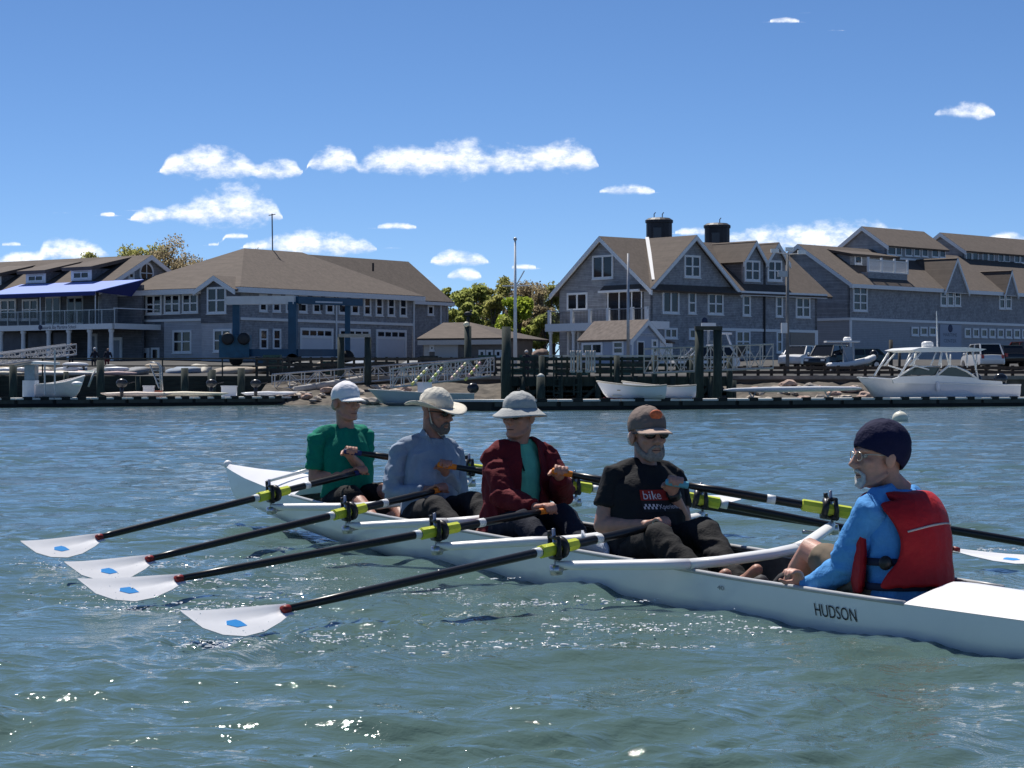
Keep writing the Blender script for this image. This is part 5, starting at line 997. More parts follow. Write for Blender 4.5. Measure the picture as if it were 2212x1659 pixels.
for i, (k, x0, y0, x1, y1, lab) in enumerate((('d1', 1090, 600, 1540, 605, 'white shell on the rack before the clubhouse door'), ('d1', 1815, 680, 2250, 680, 'upper white shell on the rack near the service door'), ('d1', 1825, 770, 2210, 770, 'lower white shell on the rack near the service door'), ('d1', -40, 700, 250, 690, 'white shell end on the rack at the ramp'), ('d1', 960, 690, 1380, 680, 'pale shell low on the rack behind the workboat'), ('d1', 290, 690, 460, 690, 'pinkish shell behind the workboat console'))):
    Y = 152.5; a, b = at(k, x0, y0, Y), at(k, x1, y1, Y); root = thing('rack_shell', lab, 'rowing shell', tuple(a), 'shells on racks'); m = MB(); m.tube([a, a.lerp(b, .1), a.lerp(b, .5), a.lerp(b, .9), b], [.06, .13, .17, .13, .06], 8); m.build('hull', BW, root, True)
    for f in (.2, .8): p_ = a.lerp(b, f); m = MB(); m.box(p_.x - .05, p_.x + .05, Y + .2, Y + .3, land_z(Y), p_.z); m.build('rack_post', DKW, root); m = MB(); m.box(p_.x - .05, p_.x + .05, Y - .25, Y + .3, p_.z - .22, p_.z - .16); m.build('rack_arm', DKW, root)
def dock_pt(k, x, Yoff=1.2, M_=None, h=.53):
    """a spot on the left dock under a pixel column"""
    r = ray(k, x, 1100); o = M_.inverted() @ Vector((0, 0, H)); d = M_.inverted().to_3x3() @ r; t = (Yoff - o.y) / d.y; p = M_ @ (o + d * t); return Vector((p.x, p.y, h))
def kayak(label, p, L_, mt, ang):
    m = MB(Matrix.Translation(p) @ Matrix.Rotation(ang, 4, 'Z')); m.tube([(-L_ / 2, 0, .22), (-L_ * .4, 0, .17), (0, 0, .17), (L_ * .4, 0, .17), (L_ / 2, 0, .22)], [.04, .2, .34, .2, .04], 10, sq=.5); o = m.build('overturned_kayak', mt, None, True, loc=tuple(p)); tag(o, label, 'kayak')
da = math.atan2(30, 90)
CREAM = mat('cream_plastic', (.72, .66, .5), .5, var=.1)
kayak('cream overturned kayak on the left dock', dock_pt('d2', 1000, 1.3, M1), 5.4, CREAM, rad(20)); kayak('pinkish overturned kayak near the left end of the cream one', dock_pt('d2', 170, 1.3, M1), 4.2, mat('pale_pink_plastic', (.62, .52, .45), .5, var=.1), rad(18)); kayak('white overturned kayak beside the gangway foot', dock_pt('d3', 240, 1.4, M1), 3.4, BW, rad(18)); kayak('grey flat board under the long gangway end', dock_pt('d3', 580, 1.2, M1), 3.2, mat('board_grey', (.5, .47, .46), .6, var=.1), rad(18))
def crate(label, p, w, d, h, mt):
    root = thing('dock_crate', label, 'crate', tuple(p)); m = MB(Matrix.Translation(p)); m.box(-w / 2, w / 2, -d / 2, d / 2, 0, h); m.build('box', mt, root); m = MB(Matrix.Translation(p)); m.box(-w / 2 - .03, w / 2 + .03, -d / 2 - .03, d / 2 + .03, h + .002, h + .08); m.build('lid', mt, root)
crate('white fish crate on the left dock below the hoist', dock_pt('d2', 1780, 1.6, M1), .9, .7, .6, BW); crate('pale blue tote on the dock under the gangway', dock_pt('d3', 1010, 1.2, M1), 1.2, .7, .55, mat('tote_blue', (.35, .47, .62), .5, var=.1)); crate('red and white box on the left dock', dock_pt('d2', 500, 1.5, M1), .7, .5, .3, mat('box_red', (.5, .18, .12), .6, var=.2)); crate('small white box beside the kayak', dock_pt('d2', 380, 1.5, M1), .6, .5, .6, BW); crate('cream dock box behind the white cap', dock_pt('d3', 1250, 1.6, M1), .9, .6, .4, CREAM)
def outboard(label, p):
    root = thing('outboard_motor', label, 'outboard motor', tuple(p)); m = MB(); m.tube([p + Vector((0, 0, .02)), p + Vector((0, 0, .6))], [.12, .1], 8); m.build('leg', MATS['motor_black'], root, True); m = MB(); m.ell(p + Vector((0, 0, .82)), (.34, .24, .26)); m.build('cowling', mat('cowl_dark', (.03, .033, .04), .3, var=.1), root, True); m = MB(); m.tube([p + Vector((.3, 0, .8)), p + Vector((.75, 0, .9))], .04, 6); m.build('tiller', MATS['motor_black'], root)
for k, x, lab in (('d2', 1470, 'black outboard motor on the dock beside the cream kayak'), ('d1', 2120, 'black outboard motor by the green pile on the dock'), ('d3', 30, 'dark outboard motor left of the white kayak'), ('d3', 1930, 'dark outboard at the foot of the pile gate')): outboard(lab, dock_pt(k, x, 1.5, M1))
YC = [mat('yard_white', (.62, .6, .57), .6, var=.15), mat('yard_pink', (.5, .36, .34), .6, var=.15), mat('yard_cream', (.55, .5, .4), .6, var=.15), mat('yard_green', (.2, .3, .3), .6, var=.15)]
for i, (x, y, l_, w_) in enumerate(((830, 780, 3.2, 0), (1060, 780, 2.6, 2), (1290, 770, 3.0, 1), (1250, 690, 3.4, 0), (1450, 690, 2.4, 1), (340, 780, 2.6, 2), (60, 780, 2.8, 2), (1560, 760, 2.2, 3), (700, 690, 2.6, 1), (2040, 730, 2.8, 1))):
    q = at('d1', x, y, 151.2 + (i % 3) * .9); kayak('%s upturned dinghy stored %s' % (('white', 'cream', 'pinkish', 'white', 'dull pink', 'cream', 'tan', 'greenish', 'rose', 'faded red')[i], ('behind the workboat canopy pole', 'behind the middle of the workboat', 'behind the workboat bow', 'above the pinkish dinghy', 'left of the gear crowned pile', 'behind the workboat console', 'under the ramp rail', 'beside the leaning prop', 'between console and canopy pole', 'between the two racked shells')[i]), Vector((q.x, q.y, land_z(q.y))), l_, YC[w_], rad(-12 + i * 5))
a, b = at('d1', 1540, 985, 147), at('d1', 1645, 710, 147.3); m = MB(); m.tube([a, b], .07, 8); o = m.build('leaning_prop', mat('prop_grey', (.42, .43, .42), .6, var=.1), None, True, loc=tuple(a)); tag(o, 'pale pole leaning on the bulkhead beside the gear crowned pile', 'pole')
# curved boarding ladder
root = thing('boarding_ladder', 'grey boarding ladder with curved handrails on the left dock', 'ladder', tuple(dock_pt('d2', 560, 2.2, M1)))
for dx in (0, -.5):
    Y = 133; pts = [at('d2', x, y, Y) + Vector((dx * .1, -dx * 2, 0)) for x, y in ((590, 1050), (575, 800), (570, 640), (520, 570), (400, 560))]; m = MB(); m.tube(pts, .05, 6); m.build('handrail', STEELX, root, True)
for i, y in enumerate((620, 700, 775, 850, 920)): a, b = at('d2', 470 + i * 18, y, 133), at('d2', 572, y, 133.4); m = MB(); m.beam(a, b, .3, .05); m.build('step', STEELX, root)
a, b = at('d2', 400, 600, 133), at('d2', 560, 1010, 133); m = MB(); m.tube([a, b], .05, 6); m.build('stringer', STEELX, root)
# boat ashore with a radar arch behind the right pile gate
Y = 161; a, b = at('d6', 1720, 560, Y), at('d6', 2200, 250, Y); root = thing('yard_boat', 'dark hulled boat ashore with a white radar arch behind the right pile gate', 'boat', (a.x, Y, land_z(Y)))
m = MB(); m.loft([[(a.x, Y, a.z - .4), (a.x, Y + .9, a.z - 1.0), (a.x, Y + 1.8, a.z - .4), (a.x, Y + 1.8, a.z + .4), (a.x, Y, a.z + .4)], [(b.x - .6, Y, a.z - .4), (b.x - .6, Y + .9, a.z - 1.0), (b.x - .6, Y + 1.8, a.z - .4), (b.x - .6, Y + 1.8, a.z + .5), (b.x - .6, Y, a.z + .5)], [(b.x + .8, Y + .9, a.z + .3), (b.x + .8, Y + .95, a.z), (b.x + .8, Y + 1, a.z + .3), (b.x + .8, Y + 1, a.z + .6), (b.x + .8, Y + .9, a.z + .6)]]); m.build('hull', mat('hull_black', (.02, .022, .026), .3, var=.1), root)
m = MB(); m.box(a.x + .3, a.x + 1.1, Y + .3, Y + 1.5, a.z + .41, b.z - .5); m.build('cabin', mat('cabin_grey', (.25, .27, .28), .5, var=.1), root)
m = MB(); c = at('d6', 1780, 140, Y); m.box(c.x - .5, c.x + .5, Y + .3, Y + .9, c.z - .3, c.z + .25); m.build('radar_box', BW, root); m = MB(); m.tube([(c.x, Y + .6, c.z - .3), (c.x, Y + .6, a.z + .4)], .1, 6); m.build('radar_mast', STEELX, root)
m = MB(); m.tube([at('d6', 2050, 240, Y), at('d6', 2120, 420, Y), at('d6', 2150, 540, Y)], .09, 6); m.tube([at('d6', 1950, 250, Y), at('d6', 2140, 255, Y)], .09, 6); m.build('radar_arch', BW, root)
for x in (a.x + .4, b.x - .6): m = MB(); m.box(x - .1, x + .1, Y + .7, Y + 1.1, land_z(Y), a.z - .9); m.build('keel_block', DKW, root)
# mooring buoy in open water
P = atz('z5', 1003, 1545, 0); P = at('z5', 1003, 1515, P.y); r = .5 * (at('z5', 1062, 1515, P.y) - at('z5', 944, 1515, P.y)).x
bu = thing('mooring_buoy', 'round cream mooring buoy floating beyond the coxswain', 'buoy', (P.x, P.y, 0)); m = MB(); m.ell((P.x, P.y, r * .28), (r, r, r * .95), None, 20, 14); m.build('ball', mat('buoy_cream', (.72, .70, .58), .5, var=.12, scale=4), bu, True); m = MB(); m.lathe([(r * .12, r * 1.18), (r * .12, r * 1.3), (r * .05, r * 1.34)], 8, (P.x, P.y, 0)); m.build('eye', STEELX, bu)
# ---------------------------------------------------------------- people ashore
def remesh(o, vox, smooth=4, fac=.5):
    md = o.modifiers.new('r', 'REMESH'); md.mode = 'VOXEL'; md.voxel_size = vox; md.use_smooth_shade = True
    if smooth: s_ = o.modifiers.new('s', 'SMOOTH'); s_.factor = fac; s_.iterations = smooth
    dg = bpy.context.evaluated_depsgraph_get(); dg.update(); me = bpy.data.meshes.new_from_object(o.evaluated_get(dg)); me.name = o.name; old = o.data; mt = old.materials[0]
    o.modifiers.clear(); o.data = me; me.materials.clear(); me.materials.append(mt); bpy.data.meshes.remove(old); me.polygons.foreach_set('use_smooth', [True] * len(me.polygons)); return o
def bystander(label, P, top, legs, hat, sit=False):
    root = thing('person', label, 'person', tuple(P), 'people ashore'); sk = mat('skin_far', (.30, .18, .13), .6, var=.1); hz = .45 if sit else .85
    m = MB()
    m.ell(P + Vector((0, 0, hz + .72)), (.085, .1, .12)); m.tube([P + Vector((0, 0, hz + .5)), P + Vector((0, 0, hz + .65))], .055, 8)
    for sg in (-1, 1):
        m.tube([P + Vector((sg * .2, 0, hz + .5)), P + Vector((sg * .28, -.05, hz + .22)), P + Vector((sg * .2, -.2, hz + .05))], [.055, .045, .035], 8, round_=True)
        k_ = P + Vector((sg * .1, -.4 if sit else -.02, hz if sit else .45)); m.tube([P + Vector((sg * .1, 0, hz)), k_, Vector((k_.x, k_.y, P.z + .08))], [.08, .06, .045], 8, round_=True)
    m.tube([P + Vector((0, 0, hz)), P + Vector((0, 0, hz + .5))], .12, 8); b = remesh(m.build('body', sk, root), .025, 3)
    m = MB(); m.tube([P + Vector((0, 0, hz - .02)), P + Vector((0, 0, hz + .3)), P + Vector((0, 0, hz + .52))], [.17, .19, .15], 10, sq=.7, round_=True)
    for sg in (-1, 1): m.tube([P + Vector((sg * .17, 0, hz + .52)), P + Vector((sg * .285, -.05, hz + .22))], [.08, .065], 8, round_=True)
    remesh(m.build('shirt', top, root), .025, 2)
    m = MB()
    for sg in (-1, 1): k_ = P + Vector((sg * .1, -.4 if sit else -.02, hz if sit else .45)); m.tube([P + Vector((sg * .09, 0, hz + .03)), k_, Vector((k_.x, k_.y, P.z + .1))], [.1, .08, .065], 8, round_=True)
    remesh(m.build('trousers', legs, root), .025, 2)
    if hat: m = MB(); m.lathe([(.13, 0), (.11, .04), (.1, .1), (.03, .15)], 12, P + Vector((0, 0, hz + .76))); m.build('cap', hat, root, True)
NAVY = mat('navy_cloth', (.015, .017, .03), .8, var=.2); q = at('d5', 765, 500, 143.5)
bystander('person in dark clothes and a pale cap standing on the timber pier', Vector((q.x, 143.5, 1.7)), NAVY, NAVY, mat('pale_cap', (.6, .58, .55), .7, var=.1))
q = at('d1', 1240, 400, 172); bystander('dark clothed person standing by the clubhouse door post', Vector((q.x, 172, land_z(172))), NAVY, NAVY, None)
q = at('d1', 1880, 500, 165); bystander('person in a navy shirt with a white badge seated before the clubhouse columns', Vector((q.x, 165, land_z(165) + .2)), NAVY, mat('maroon_cloth', (.12, .02, .025), .8, var=.2), None, True)
q = at('d1', 1650, 560, 165); bystander('person with pale hair and dark top seated on the clubhouse terrace', Vector((q.x, 165, land_z(165) + .2)), NAVY, NAVY, mat('pale_cap2', (.6, .6, .6), .7, var=.1), True)
# ---------------------------------------------------------------- the coxed quad: frame fitted to its eight oarlocks
BO = Vector((-.917, 15.181, .423))
BD = Vector((.44864, -.89348, -.02016)); BL = Vector((-.89098, -.44540, -.08824)); BU = Vector((-.06986, -.05755, .99590))
def B(s, t, w): return BO + BD * s + BL * t + BU * w
def toB(P): q = P - BO; return (q.dot(BD), q.dot(BL), q.dot(BU))
def lerp(tab, x):
    return float(np.interp(x, [a for a, b in tab], [b for a, b in tab]))
G_ = [(-2.92, -.036), (-2.2, -.075), (-1, -.12), (0, -.135), (5, -.13), (6.2, -.12), (8.45, -.10)]
K_ = [(-2.92, -.075), (-2.86, -.19), (-2.78, -.27), (-2.5, -.30), (-2.2, -.32), (-1, -.40), (.4, -.46), (3, -.50), (6, -.44), (7.4, -.34), (8.2, -.25), (8.45, -.14)]
HB = [(-2.92, .012), (-2.6, .065), (-2.2, .118), (-1.5, .19), (-.5, .255), (1, .295), (3, .31), (5, .30), (6, .275), (7, .22), (8, .13), (8.45, .02)]
CARBON = mat('carbon_shaft', (.012, .012, .014), .32, var=.2, scale=60)
HULLM = mat('hull_gelcoat', (.80, .83, .85), .22, var=.03, scale=2, coat=.25)
DECKM = mat('deck_gelcoat', (.84, .83, .84), .3, var=.03, scale=3)
COCK = mat('cockpit_liner', (.055, .057, .06), .6, var=.3, scale=12)
BLACKP = mat('black_plastic', (.015, .015, .017), .4, var=.2, scale=40)
ALU = mat('rigger_white', (.85, .85, .84), .3, var=.03, scale=8)
STEEL = mat('steel', (.5, .5, .52), .3, metal=1, var=.1, scale=30)
LIME = mat('lime_sleeve', (.56, .62, .05), .4, var=.08, scale=14)
BLADEW = mat('blade_white', (.86, .86, .87), .3, var=.03, scale=6)
BLUEL = mat('logo_blue', (.05, .34, .80), .4, var=.05)
REDC = mat('red_collar', (.22, .015, .012), .5, var=.1)
quad = thing('rowing_shell', 'long white coxed rowing shell carrying four rowers and a coxswain', 'rowing shell', (BO.x, BO.y, 0))
def hull_ring(s, inset=0, n=15, sh=0):
    g, k, hb = lerp(G_, s) - sh, lerp(K_, s) + inset, max(lerp(HB, s) - inset, .006); r = []
    for i in range(n):
        th = math.pi * i / (n - 1); c, sn = math.cos(th), math.sin(th)
        r.append(B(s, hb * math.copysign(abs(c) ** .72, c), g - (g - k) * sn ** .82))
    return r
ss = list(np.concatenate([[-2.92, -2.89, -2.86, -2.82, -2.75], np.linspace(-2.6, 8.2, 62), [8.35, 8.45]]))
m = MB(); m.loft([hull_ring(s) for s in ss], cap=False, closed=False); hull = m.build('hull', HULLM, quad, True)
m = MB(); m.loft([hull_ring(s, .022, sh=.01) for s in np.linspace(-.98, 6.2, 50)], cap=False, closed=False); cock = m.build('cockpit_liner', COCK, quad, True)
for a, b, nm, arch in ((-2.92, -.95, 'bow_deck', lambda s: .02 + .085 * min(1, (s + 2.92) / 1.6)), (6.2, 8.45, 'stern_deck', lambda s: .015 + .045 * min(1, (8.45 - s) / 1.2))):
    rings = []
    for s in np.linspace(a, b, 26):
        hb, g = lerp(HB, s) + .004, lerp(G_, s); ar = arch(s)
        rings.append([B(s, hb * x, g + .002 + ar * (1 - abs(x) ** 1.25)) for x in np.linspace(-1, 1, 13)])
    m = MB(); m.loft(rings, cap=True, closed=False); shade_auto(m.build(nm, DECKM, quad), 50)
    s = b if nm == 'bow_deck' else a
m = MB()
for sg in (-1, 1):
    m.tube([B(s, sg * (lerp(HB, s) - .004), lerp(G_, s) + .004) for s in np.linspace(-.98, 6.2, 40)], .012, 6)
m.build('gunwale', mat('gunwale_grey', (.42, .43, .44), .4, var=.1), quad, True)
m = MB(); m.ell(B(-2.90, 0, -.018), (.034, .034, .034)); m.build('bow_ball', WHITE, quad, True)
m = MB(); m.tube([B(-1.5, -.205, -.05), B(-1.15, 0, .035), B(-1.5, .205, -.05)], [.012, .016, .012], 6); m.build('splash_guard', DECKM, quad, True)
# lettering near the stern and the small seat number plates
def hull_text(txt, s0, s1, zfrac, size):
    vs, fs = text_mesh(txt, 1.0); w = max(v.x for v in vs); out = []
    for v in vs:
        s = s0 + (s1 - s0) * v.x / w; g, k, hb = lerp(G_, s), lerp(K_, s), lerp(HB, s)
        wv = g - (g - k) * zfrac + size * (v.y - .35); sn = max(0, min(1, (g - wv) / (g - k))) ** (1 / .82); c = math.sqrt(max(0, 1 - sn * sn))
        out.append(B(s, hb * c ** .72 + .003, wv))
    m = MB(); m.add(out, fs); return m
hull_text('HUDSON', 5.56, 5.87, .25, .082).build('lettering', mat('letter_black', (.012, .013, .02), .5, var=0), quad, clean=False)
hull_text('40', 4.78, 4.84, .16, .03).build('number_mark', mat('mark_grey', (.2, .22, .24), .6, var=0), quad, clean=False)
# seats, tracks, stretchers, loose gear in the cockpit
PINS = [0, 1.38, 2.76, 4.14]
SEATS = [-.51, .83, 2.02, 3.56]
for sc in SEATS:
    m = MB(); m.poly([B(sc + a, b, -.275) for a, b in ((-.12, -.15), (.1, -.15), (.13, -.06), (.13, .06), (.1, .15), (-.12, .15))], .03); m.build('sliding_seat', BLACKP, quad)
    m = MB()
    for sg in (-.13, .13): m.beam(B(sc - .25, sg, -.33), B(sc + .62, sg, -.34), .03, .03, BU)
    m.build('seat_track', STEEL, quad)
for p in PINS:
    m = MB(); m.beam(B(p + .62, -.2, -.3), B(p + .62, .2, -.3), .05, .05, BU); m.poly([B(p + .52, -.12, -.42), B(p + .52, .12, -.42), B(p + .74, .12, -.22), B(p + .74, -.12, -.22)], .02)
    m.build('foot_stretcher', BLACKP, quad)
    for sg in (-.07, .07):
        m = MB(); m.tube([B(p + .47, sg, -.36), B(p + .56, sg, -.27), B(p + .66, sg, -.19)], [.04, .048, .04], 8, round_=True); m.build('shoe', mat('shoe_dark', (.03, .03, .035), .7, var=.3), quad, True)
m = MB(); m.poly([B(6.08, -.16, -.26), B(6.08, .16, -.26), B(6.2, .16, -.09), B(6.2, -.16, -.09)], .03); m.build('coxswain_backrest', BLACKP, quad)
m = MB(); m.box(-.5, .5, -.5, .5, -.5, .5); v0 = m.v; m = MB(); m.add([B(5.84 + q.x * .3, q.y * .36, -.34 + q.z * .05) for q in v0], [(0, 2, 3, 1), (4, 5, 7, 6), (0, 1, 5, 4), (2, 6, 7, 3), (0, 4, 6, 2), (1, 3, 7, 5)]); m.build('coxswain_seat', BLACKP, quad)
# locks: nearest and far rows, read from the photograph, set at the depth of the fitted frame
NEAR = [('r', 270.3, 494.5), ('r', 345.9, 512.2), ('r', 435.6, 531.2), ('r', 554.7, 548.7)]
FAR = [('r', 470, 468), ('r', 575.5, 486), ('r', 702, 500), ('r', 831.5, 509.7)]
LOCK_N = [at(*q, B(PINS[i], .8, 0).y) for i, q in enumerate(NEAR)]
LOCK_F = [at(*q, B(PINS[i], -.8, 0).y) for i, q in enumerate(FAR)]
for i in range(4):
    a, b = toB(LOCK_N[i]), toB(LOCK_F[i]); sm = PINS[i] + .40
    wj = -.095
    for sg, q in ((1, a), (-1, b)):
        m = MB(); m.tube([B(q[0] + .0, q[1] - sg * .005, q[2] - .075), B(q[0] + .05, q[1] - sg * .06, q[2] - .085), B(sm - .06, sg * .42, wj + .008), B(sm, sg * .3, wj)], [.022, .034, .040, .040], 10, sq=.66, up=BU)
        m.build('rigger_arm', ALU, quad, True)
        m = MB(); m.tube([B(q[0], q[1], q[2] - .12), B(q[0], q[1], q[2] + .10)], .009, 8, up=BD); m.lathe([(.0, -.128), (.03, -.128), (.034, -.105), (.03, -.08), (0, -.08)], 10, B(q[0], q[1], q[2]), BU)
        m.tube([B(q[0] - .02, q[1], q[2] - .115), B(q[0] - .09, q[1] - sg * .05, q[2] - .12), B(q[0] - .03, q[1] - sg * .16, q[2] - .10)], .011, 6, up=BU)
        m.build('rigger_pin', STEEL, quad, True)
        lk = MB(); dr = BL * sg
        for e in (-.042, .042):
            lk.tube([B(q[0] + e * .9, q[1], q[2] - .035), B(q[0] + e * 1.15, q[1], q[2]), B(q[0] + e, q[1], q[2] + .05)], [.014, .013, .012], 8, up=dr)
        lk.tube([B(q[0] - .045, q[1], q[2] - .04), B(q[0] + .045, q[1], q[2] - .04)], .016, 8, up=dr)
        lk.tube([B(q[0] - .05, q[1], q[2] + .055), B(q[0] + .05, q[1], q[2] + .055)], .011, 8, up=dr)
        lk.tube([B(q[0] - .045, q[1], q[2] + .05), B(q[0] - .045, q[1], q[2] + .085)], .012, 8, up=dr)
        lk.build('oarlock', BLACKP, quad, True)
    m = MB(); m.tube([B(sm, .305, wj), B(sm + .03, .15, wj - .003), B(sm + .03, -.15, wj - .003), B(sm, -.305, wj)], .040, 10, sq=.66, up=BU); m.build('rigger_wing', ALU, quad, True)
# ---------------------------------------------------------------- oars
GRIPS = [mat('grip_navy', (.012, .025, .12), .7, var=.2), mat('grip_orange', (.75, .22, .02), .7, var=.15), MATS['grip_orange'], mat('grip_pale_blue', (.12, .42, .55), .7, var=.15)]
def solve_tip(lock, k, x, y, R, far=False):
    """the point of the sight line through a pixel that lies R from the lock"""
    r = ray(k, x, y); o = Vector((0, 0, H)) - lock
    a, b, c = r.dot(r), 2 * r.dot(o), o.dot(o) - R * R; D = max(0, b * b - 4 * a * c)
    t = (-b + (1 if far else -1) * math.sqrt(D)) / (2 * a); return Vector((0, 0, H)) + r * t
def oar(label, lock, direc, grip, tilt=35, out=2.0):
    """sculling oar: lock position, unit direction to the blade"""
    d = direc.normalized(); tip = lock + d * out; hend = lock - d * .88; k0 = out - .565
    root = thing('sculling_oar', label, 'oar', (lock.x, lock.y, min(lock.z, tip.z)), 'oars of the rowing shell')
    P = lambda x: lock + d * x
    m = MB(); m.tube([P(-.76), P(-.60), P(-.28), P(.5), P(1.3), P(k0)], [.0165, .0225, .0225, .0225, .0205, .0165], 12); m.build('shaft', CARBON, root, True)
    m = MB(); m.tube([P(-.88), P(-.875), P(-.86), P(-.765), P(-.755)], [.010, .016, .0185, .0185, .015], 12); m.build('grip', grip, root, True)
    m = MB(); m.tube([P(-.16), P(-.155), P(.10), P(.105)], [.024, .031, .034, .026], 8, up=(.2, .1, 1)); m.build('sleeve', LIME, root)
    m = MB(); m.tube([P(-.055), P(-.05), P(-.025), P(-.02)], [.034, .056, .056, .034], 18); m.build('collar', BLACKP, root, True)
    m = MB(); m.tube([P(.11), P(.15)], .0245, 12); m.build('tape_band', WHITE, root, True)
    m = MB(); m.tube([P(-.345), P(-.30)], .0242, 12); m.build('tape_band', WHITE, root, True)
    m = MB(); m.tube([P(k0 - .008), P(k0 + .03)], [.020, .0185], 10); m.build('neck_collar', REDC, root, True)
    hp = d.cross(Vector((0, 0, 1))).normalized()
    if hp.y > 0: hp = -hp                      # towards the open water on the near side
    cw = -(hp * math.cos(rad(tilt)) - Vector((0, 0, 1)) * math.sin(rad(tilt)))
    up_e = [(0, .034), (.03, .036), (.10, .046), (.22, .056), (.34, .062), (.45, .066), (.53, .070), (.58, .074)]
    lo_e = [(0, -.040), (.03, -.036), (.10, -.066), (.22, -.104), (.34, -.116), (.45, -.092), (.53, -.040), (.58, .064)]
    nn = d.cross(cw).normalized()
    if nn.z < 0: nn = -nn
    top, bot = [], []
    for (xa, ya), (xb, yb) in zip(up_e, lo_e):
        row = []
        for j in range(7):
            f = j / 6; x = xa + (xb - xa) * f; y = ya + (yb - ya) * f
            row.append(tip + d * (x - .58) + cw * y + nn * (.055 * (x / .58) ** 2 + .10 * (y + .03) ** 2 * 2 - .012 * math.exp(-((y / .018) ** 2)) * (1 - x / .58)))
        top.append(row); bot.append([p - nn * .006 for p in row])
    m = MB(); m.loft(top, cap=False, closed=False); m.loft(bot, cap=False, closed=False)
    edge = lambda R_: [r[0] for r in R_] + list(R_[-1][1:]) + [r[-1] for r in R_[::-1][1:]]
    e1, e2 = edge(top), edge(bot); m.loft([e1, e2], cap=False, closed=False)
    bl = shade_auto(m.build('blade', BLADEW, root), 50)
    c = tip + d * (.34 - .58) + cw * -.03 + nn * .0208
    m = MB(); m.poly([c + d * a + cw * b + nn * (a * .111) for a, b in ((-.055, -.024), (.005, -.026), (.05, -.004), (.035, .018), (-.02, .02), (-.04, .006))], .0015, nn); m.build('blade_mark', BLUEL, bl)
    return hend, d
TIPS = [('r', 24, 556), ('r', 68, 578.5), ('r', 81, 597), ('r', 185, 632)]
OARN, OARF = [], []; ROUT = [1.95, 2.06, 2.2, 2.3]
who = ['green shirted rower', 'sun hatted rower', 'maroon jacketed rower', 'black shirted rower']
gl = ['navy', 'orange', 'orange', 'pale blue']
for i in range(4):
    tip = solve_tip(LOCK_N[i], *TIPS[i], ROUT[i])
    d = (tip - LOCK_N[i]).normalized()
    OARN.append(oar('black oar, %s grip in the right hand of %s' % (gl[i], who[i]), LOCK_N[i], d, GRIPS[i], 36, ROUT[i]))
    SPLASH.append((tip.x, tip.y, .45, 1.0)); SPLASH.append((tip.x + .8, tip.y + .3, .7, .7))
# far oars: grips seen at these pixels
HF = [('q1', 1085, 695), ('q1', 1690, 800), ('q2', 745, 670), ('q2', 1540, 745)]
FT = [Vector((1.62, 16.02, .24)), Vector((2.60, 14.52, .09)), Vector((3.05, 13.13, .03)), Vector((3.63, 11.95, .09))]
for i in range(4):
    d2 = (FT[i] - LOCK_F[i]).normalized(); ro = (2.0, 2.25, 2.05, 2.05)[i]
    OARF.append(oar('black oar, %s grip in the left hand of %s' % (gl[i], who[i]), LOCK_F[i], d2, GRIPS[i], 14, ro))
    tz = LOCK_F[i] + d2 * ro; SPLASH.append((tz.x, tz.y, .4, .8))
for q, r_, st in ((('q2', 1400, 1500), .55, .8), (('b6', 300, 1500), .3, .3), (('s', 2480, 2470), .7, 1.0), (('s', 2000, 2370), .6, .8), (('s', 1300, 2500), .8, .6)):
    P_ = atz(*q, 0); SPLASH.append((P_.x, P_.y, r_, st))
# ---------------------------------------------------------------- the crew
def skin(n, c): return mat('skin_' + n, c, .5, var=.16, scale=22, bump=.12, bscale=160, col2=(c[0] * 1.08, c[1] * .92, c[2] * .9))
def cloth(n, c, var=.12): return mat('cloth_' + n, c, .85, var=var, scale=9, bump=.25, bscale=90, spec=.25)
LENS = mat('sunglass_lens', (.008, .008, .010), .08, var=0)
def place_mat(P, fwd, pitch=0, roll=0):
    y = Vector(fwd).normalized(); z = Vector((0, 0, 1)); x = y.cross(z).normalized(); z = x.cross(y)
    return Matrix.Translation(P) @ Matrix(((x.x, y.x, z.x, 0), (x.y, y.y, z.y, 0), (x.z, y.z, z.z, 0), (0, 0, 0, 1))) @ Matrix.Rotation(rad(pitch), 4, 'X') @ Matrix.Rotation(rad(roll), 4, 'Y')
def head_parts(m):
    m.ell((0, -.012, .045), (.077, .098, .090), None, 22, 14); m.ell((0, .022, -.032), (.063, .070, .088), None, 18, 12); m.ell((0, .034, -.083), (.052, .048, .042), None, 16, 10)
    m.ell((0, .074, -.102), (.024, .018, .02)); m.tube([(0, .090, .022), (0, .104, -.008), (0, .119, -.030), (0, .100, -.040)], [.009, .011, .015, .012], 10, round_=True)
    for s in (-1, 1):
        m.ell((s * .013, .100, -.034), (.010, .012, .009)); m.tube([(s * .052, .066, .026), (s * .034, .086, .027), (s * .010, .092, .020)], [.009, .011, .008], 8, round_=True)
        m.ell((s * .040, .064, -.024), (.024, .022, .020)); m.ell((s * .079, -.012, -.012), (.010, .023, .034)); m.ell((s * .086, -.016, -.006), (.006, .018, .026))
        m.tube([(s * .058, .0, -.07), (s * .048, .04, -.098), (s * .02, .07, -.108)], [.012, .013, .014], 8, round_=True)
    m.tube([(-.025, .084, -.0665), (0, .094, -.0645), (.025, .084, -.0665)], [.005, .0075, .005], 8, round_=True); m.tube([(-.022, .082, -.080), (0, .091, -.0815), (.022, .082, -.080)], [.005, .0085, .005], 8, round_=True)
def ik(a, c, l1, l2, pole):
    d = c - a; D = min(d.length, l1 + l2 - .004); u = d.normalized(); x = (l1 * l1 - l2 * l2 + D * D) / (2 * D); h = math.sqrt(max(0, l1 * l1 - x * x)); p = pole - u * pole.dot(u); return a + u * x + p.normalized() * h
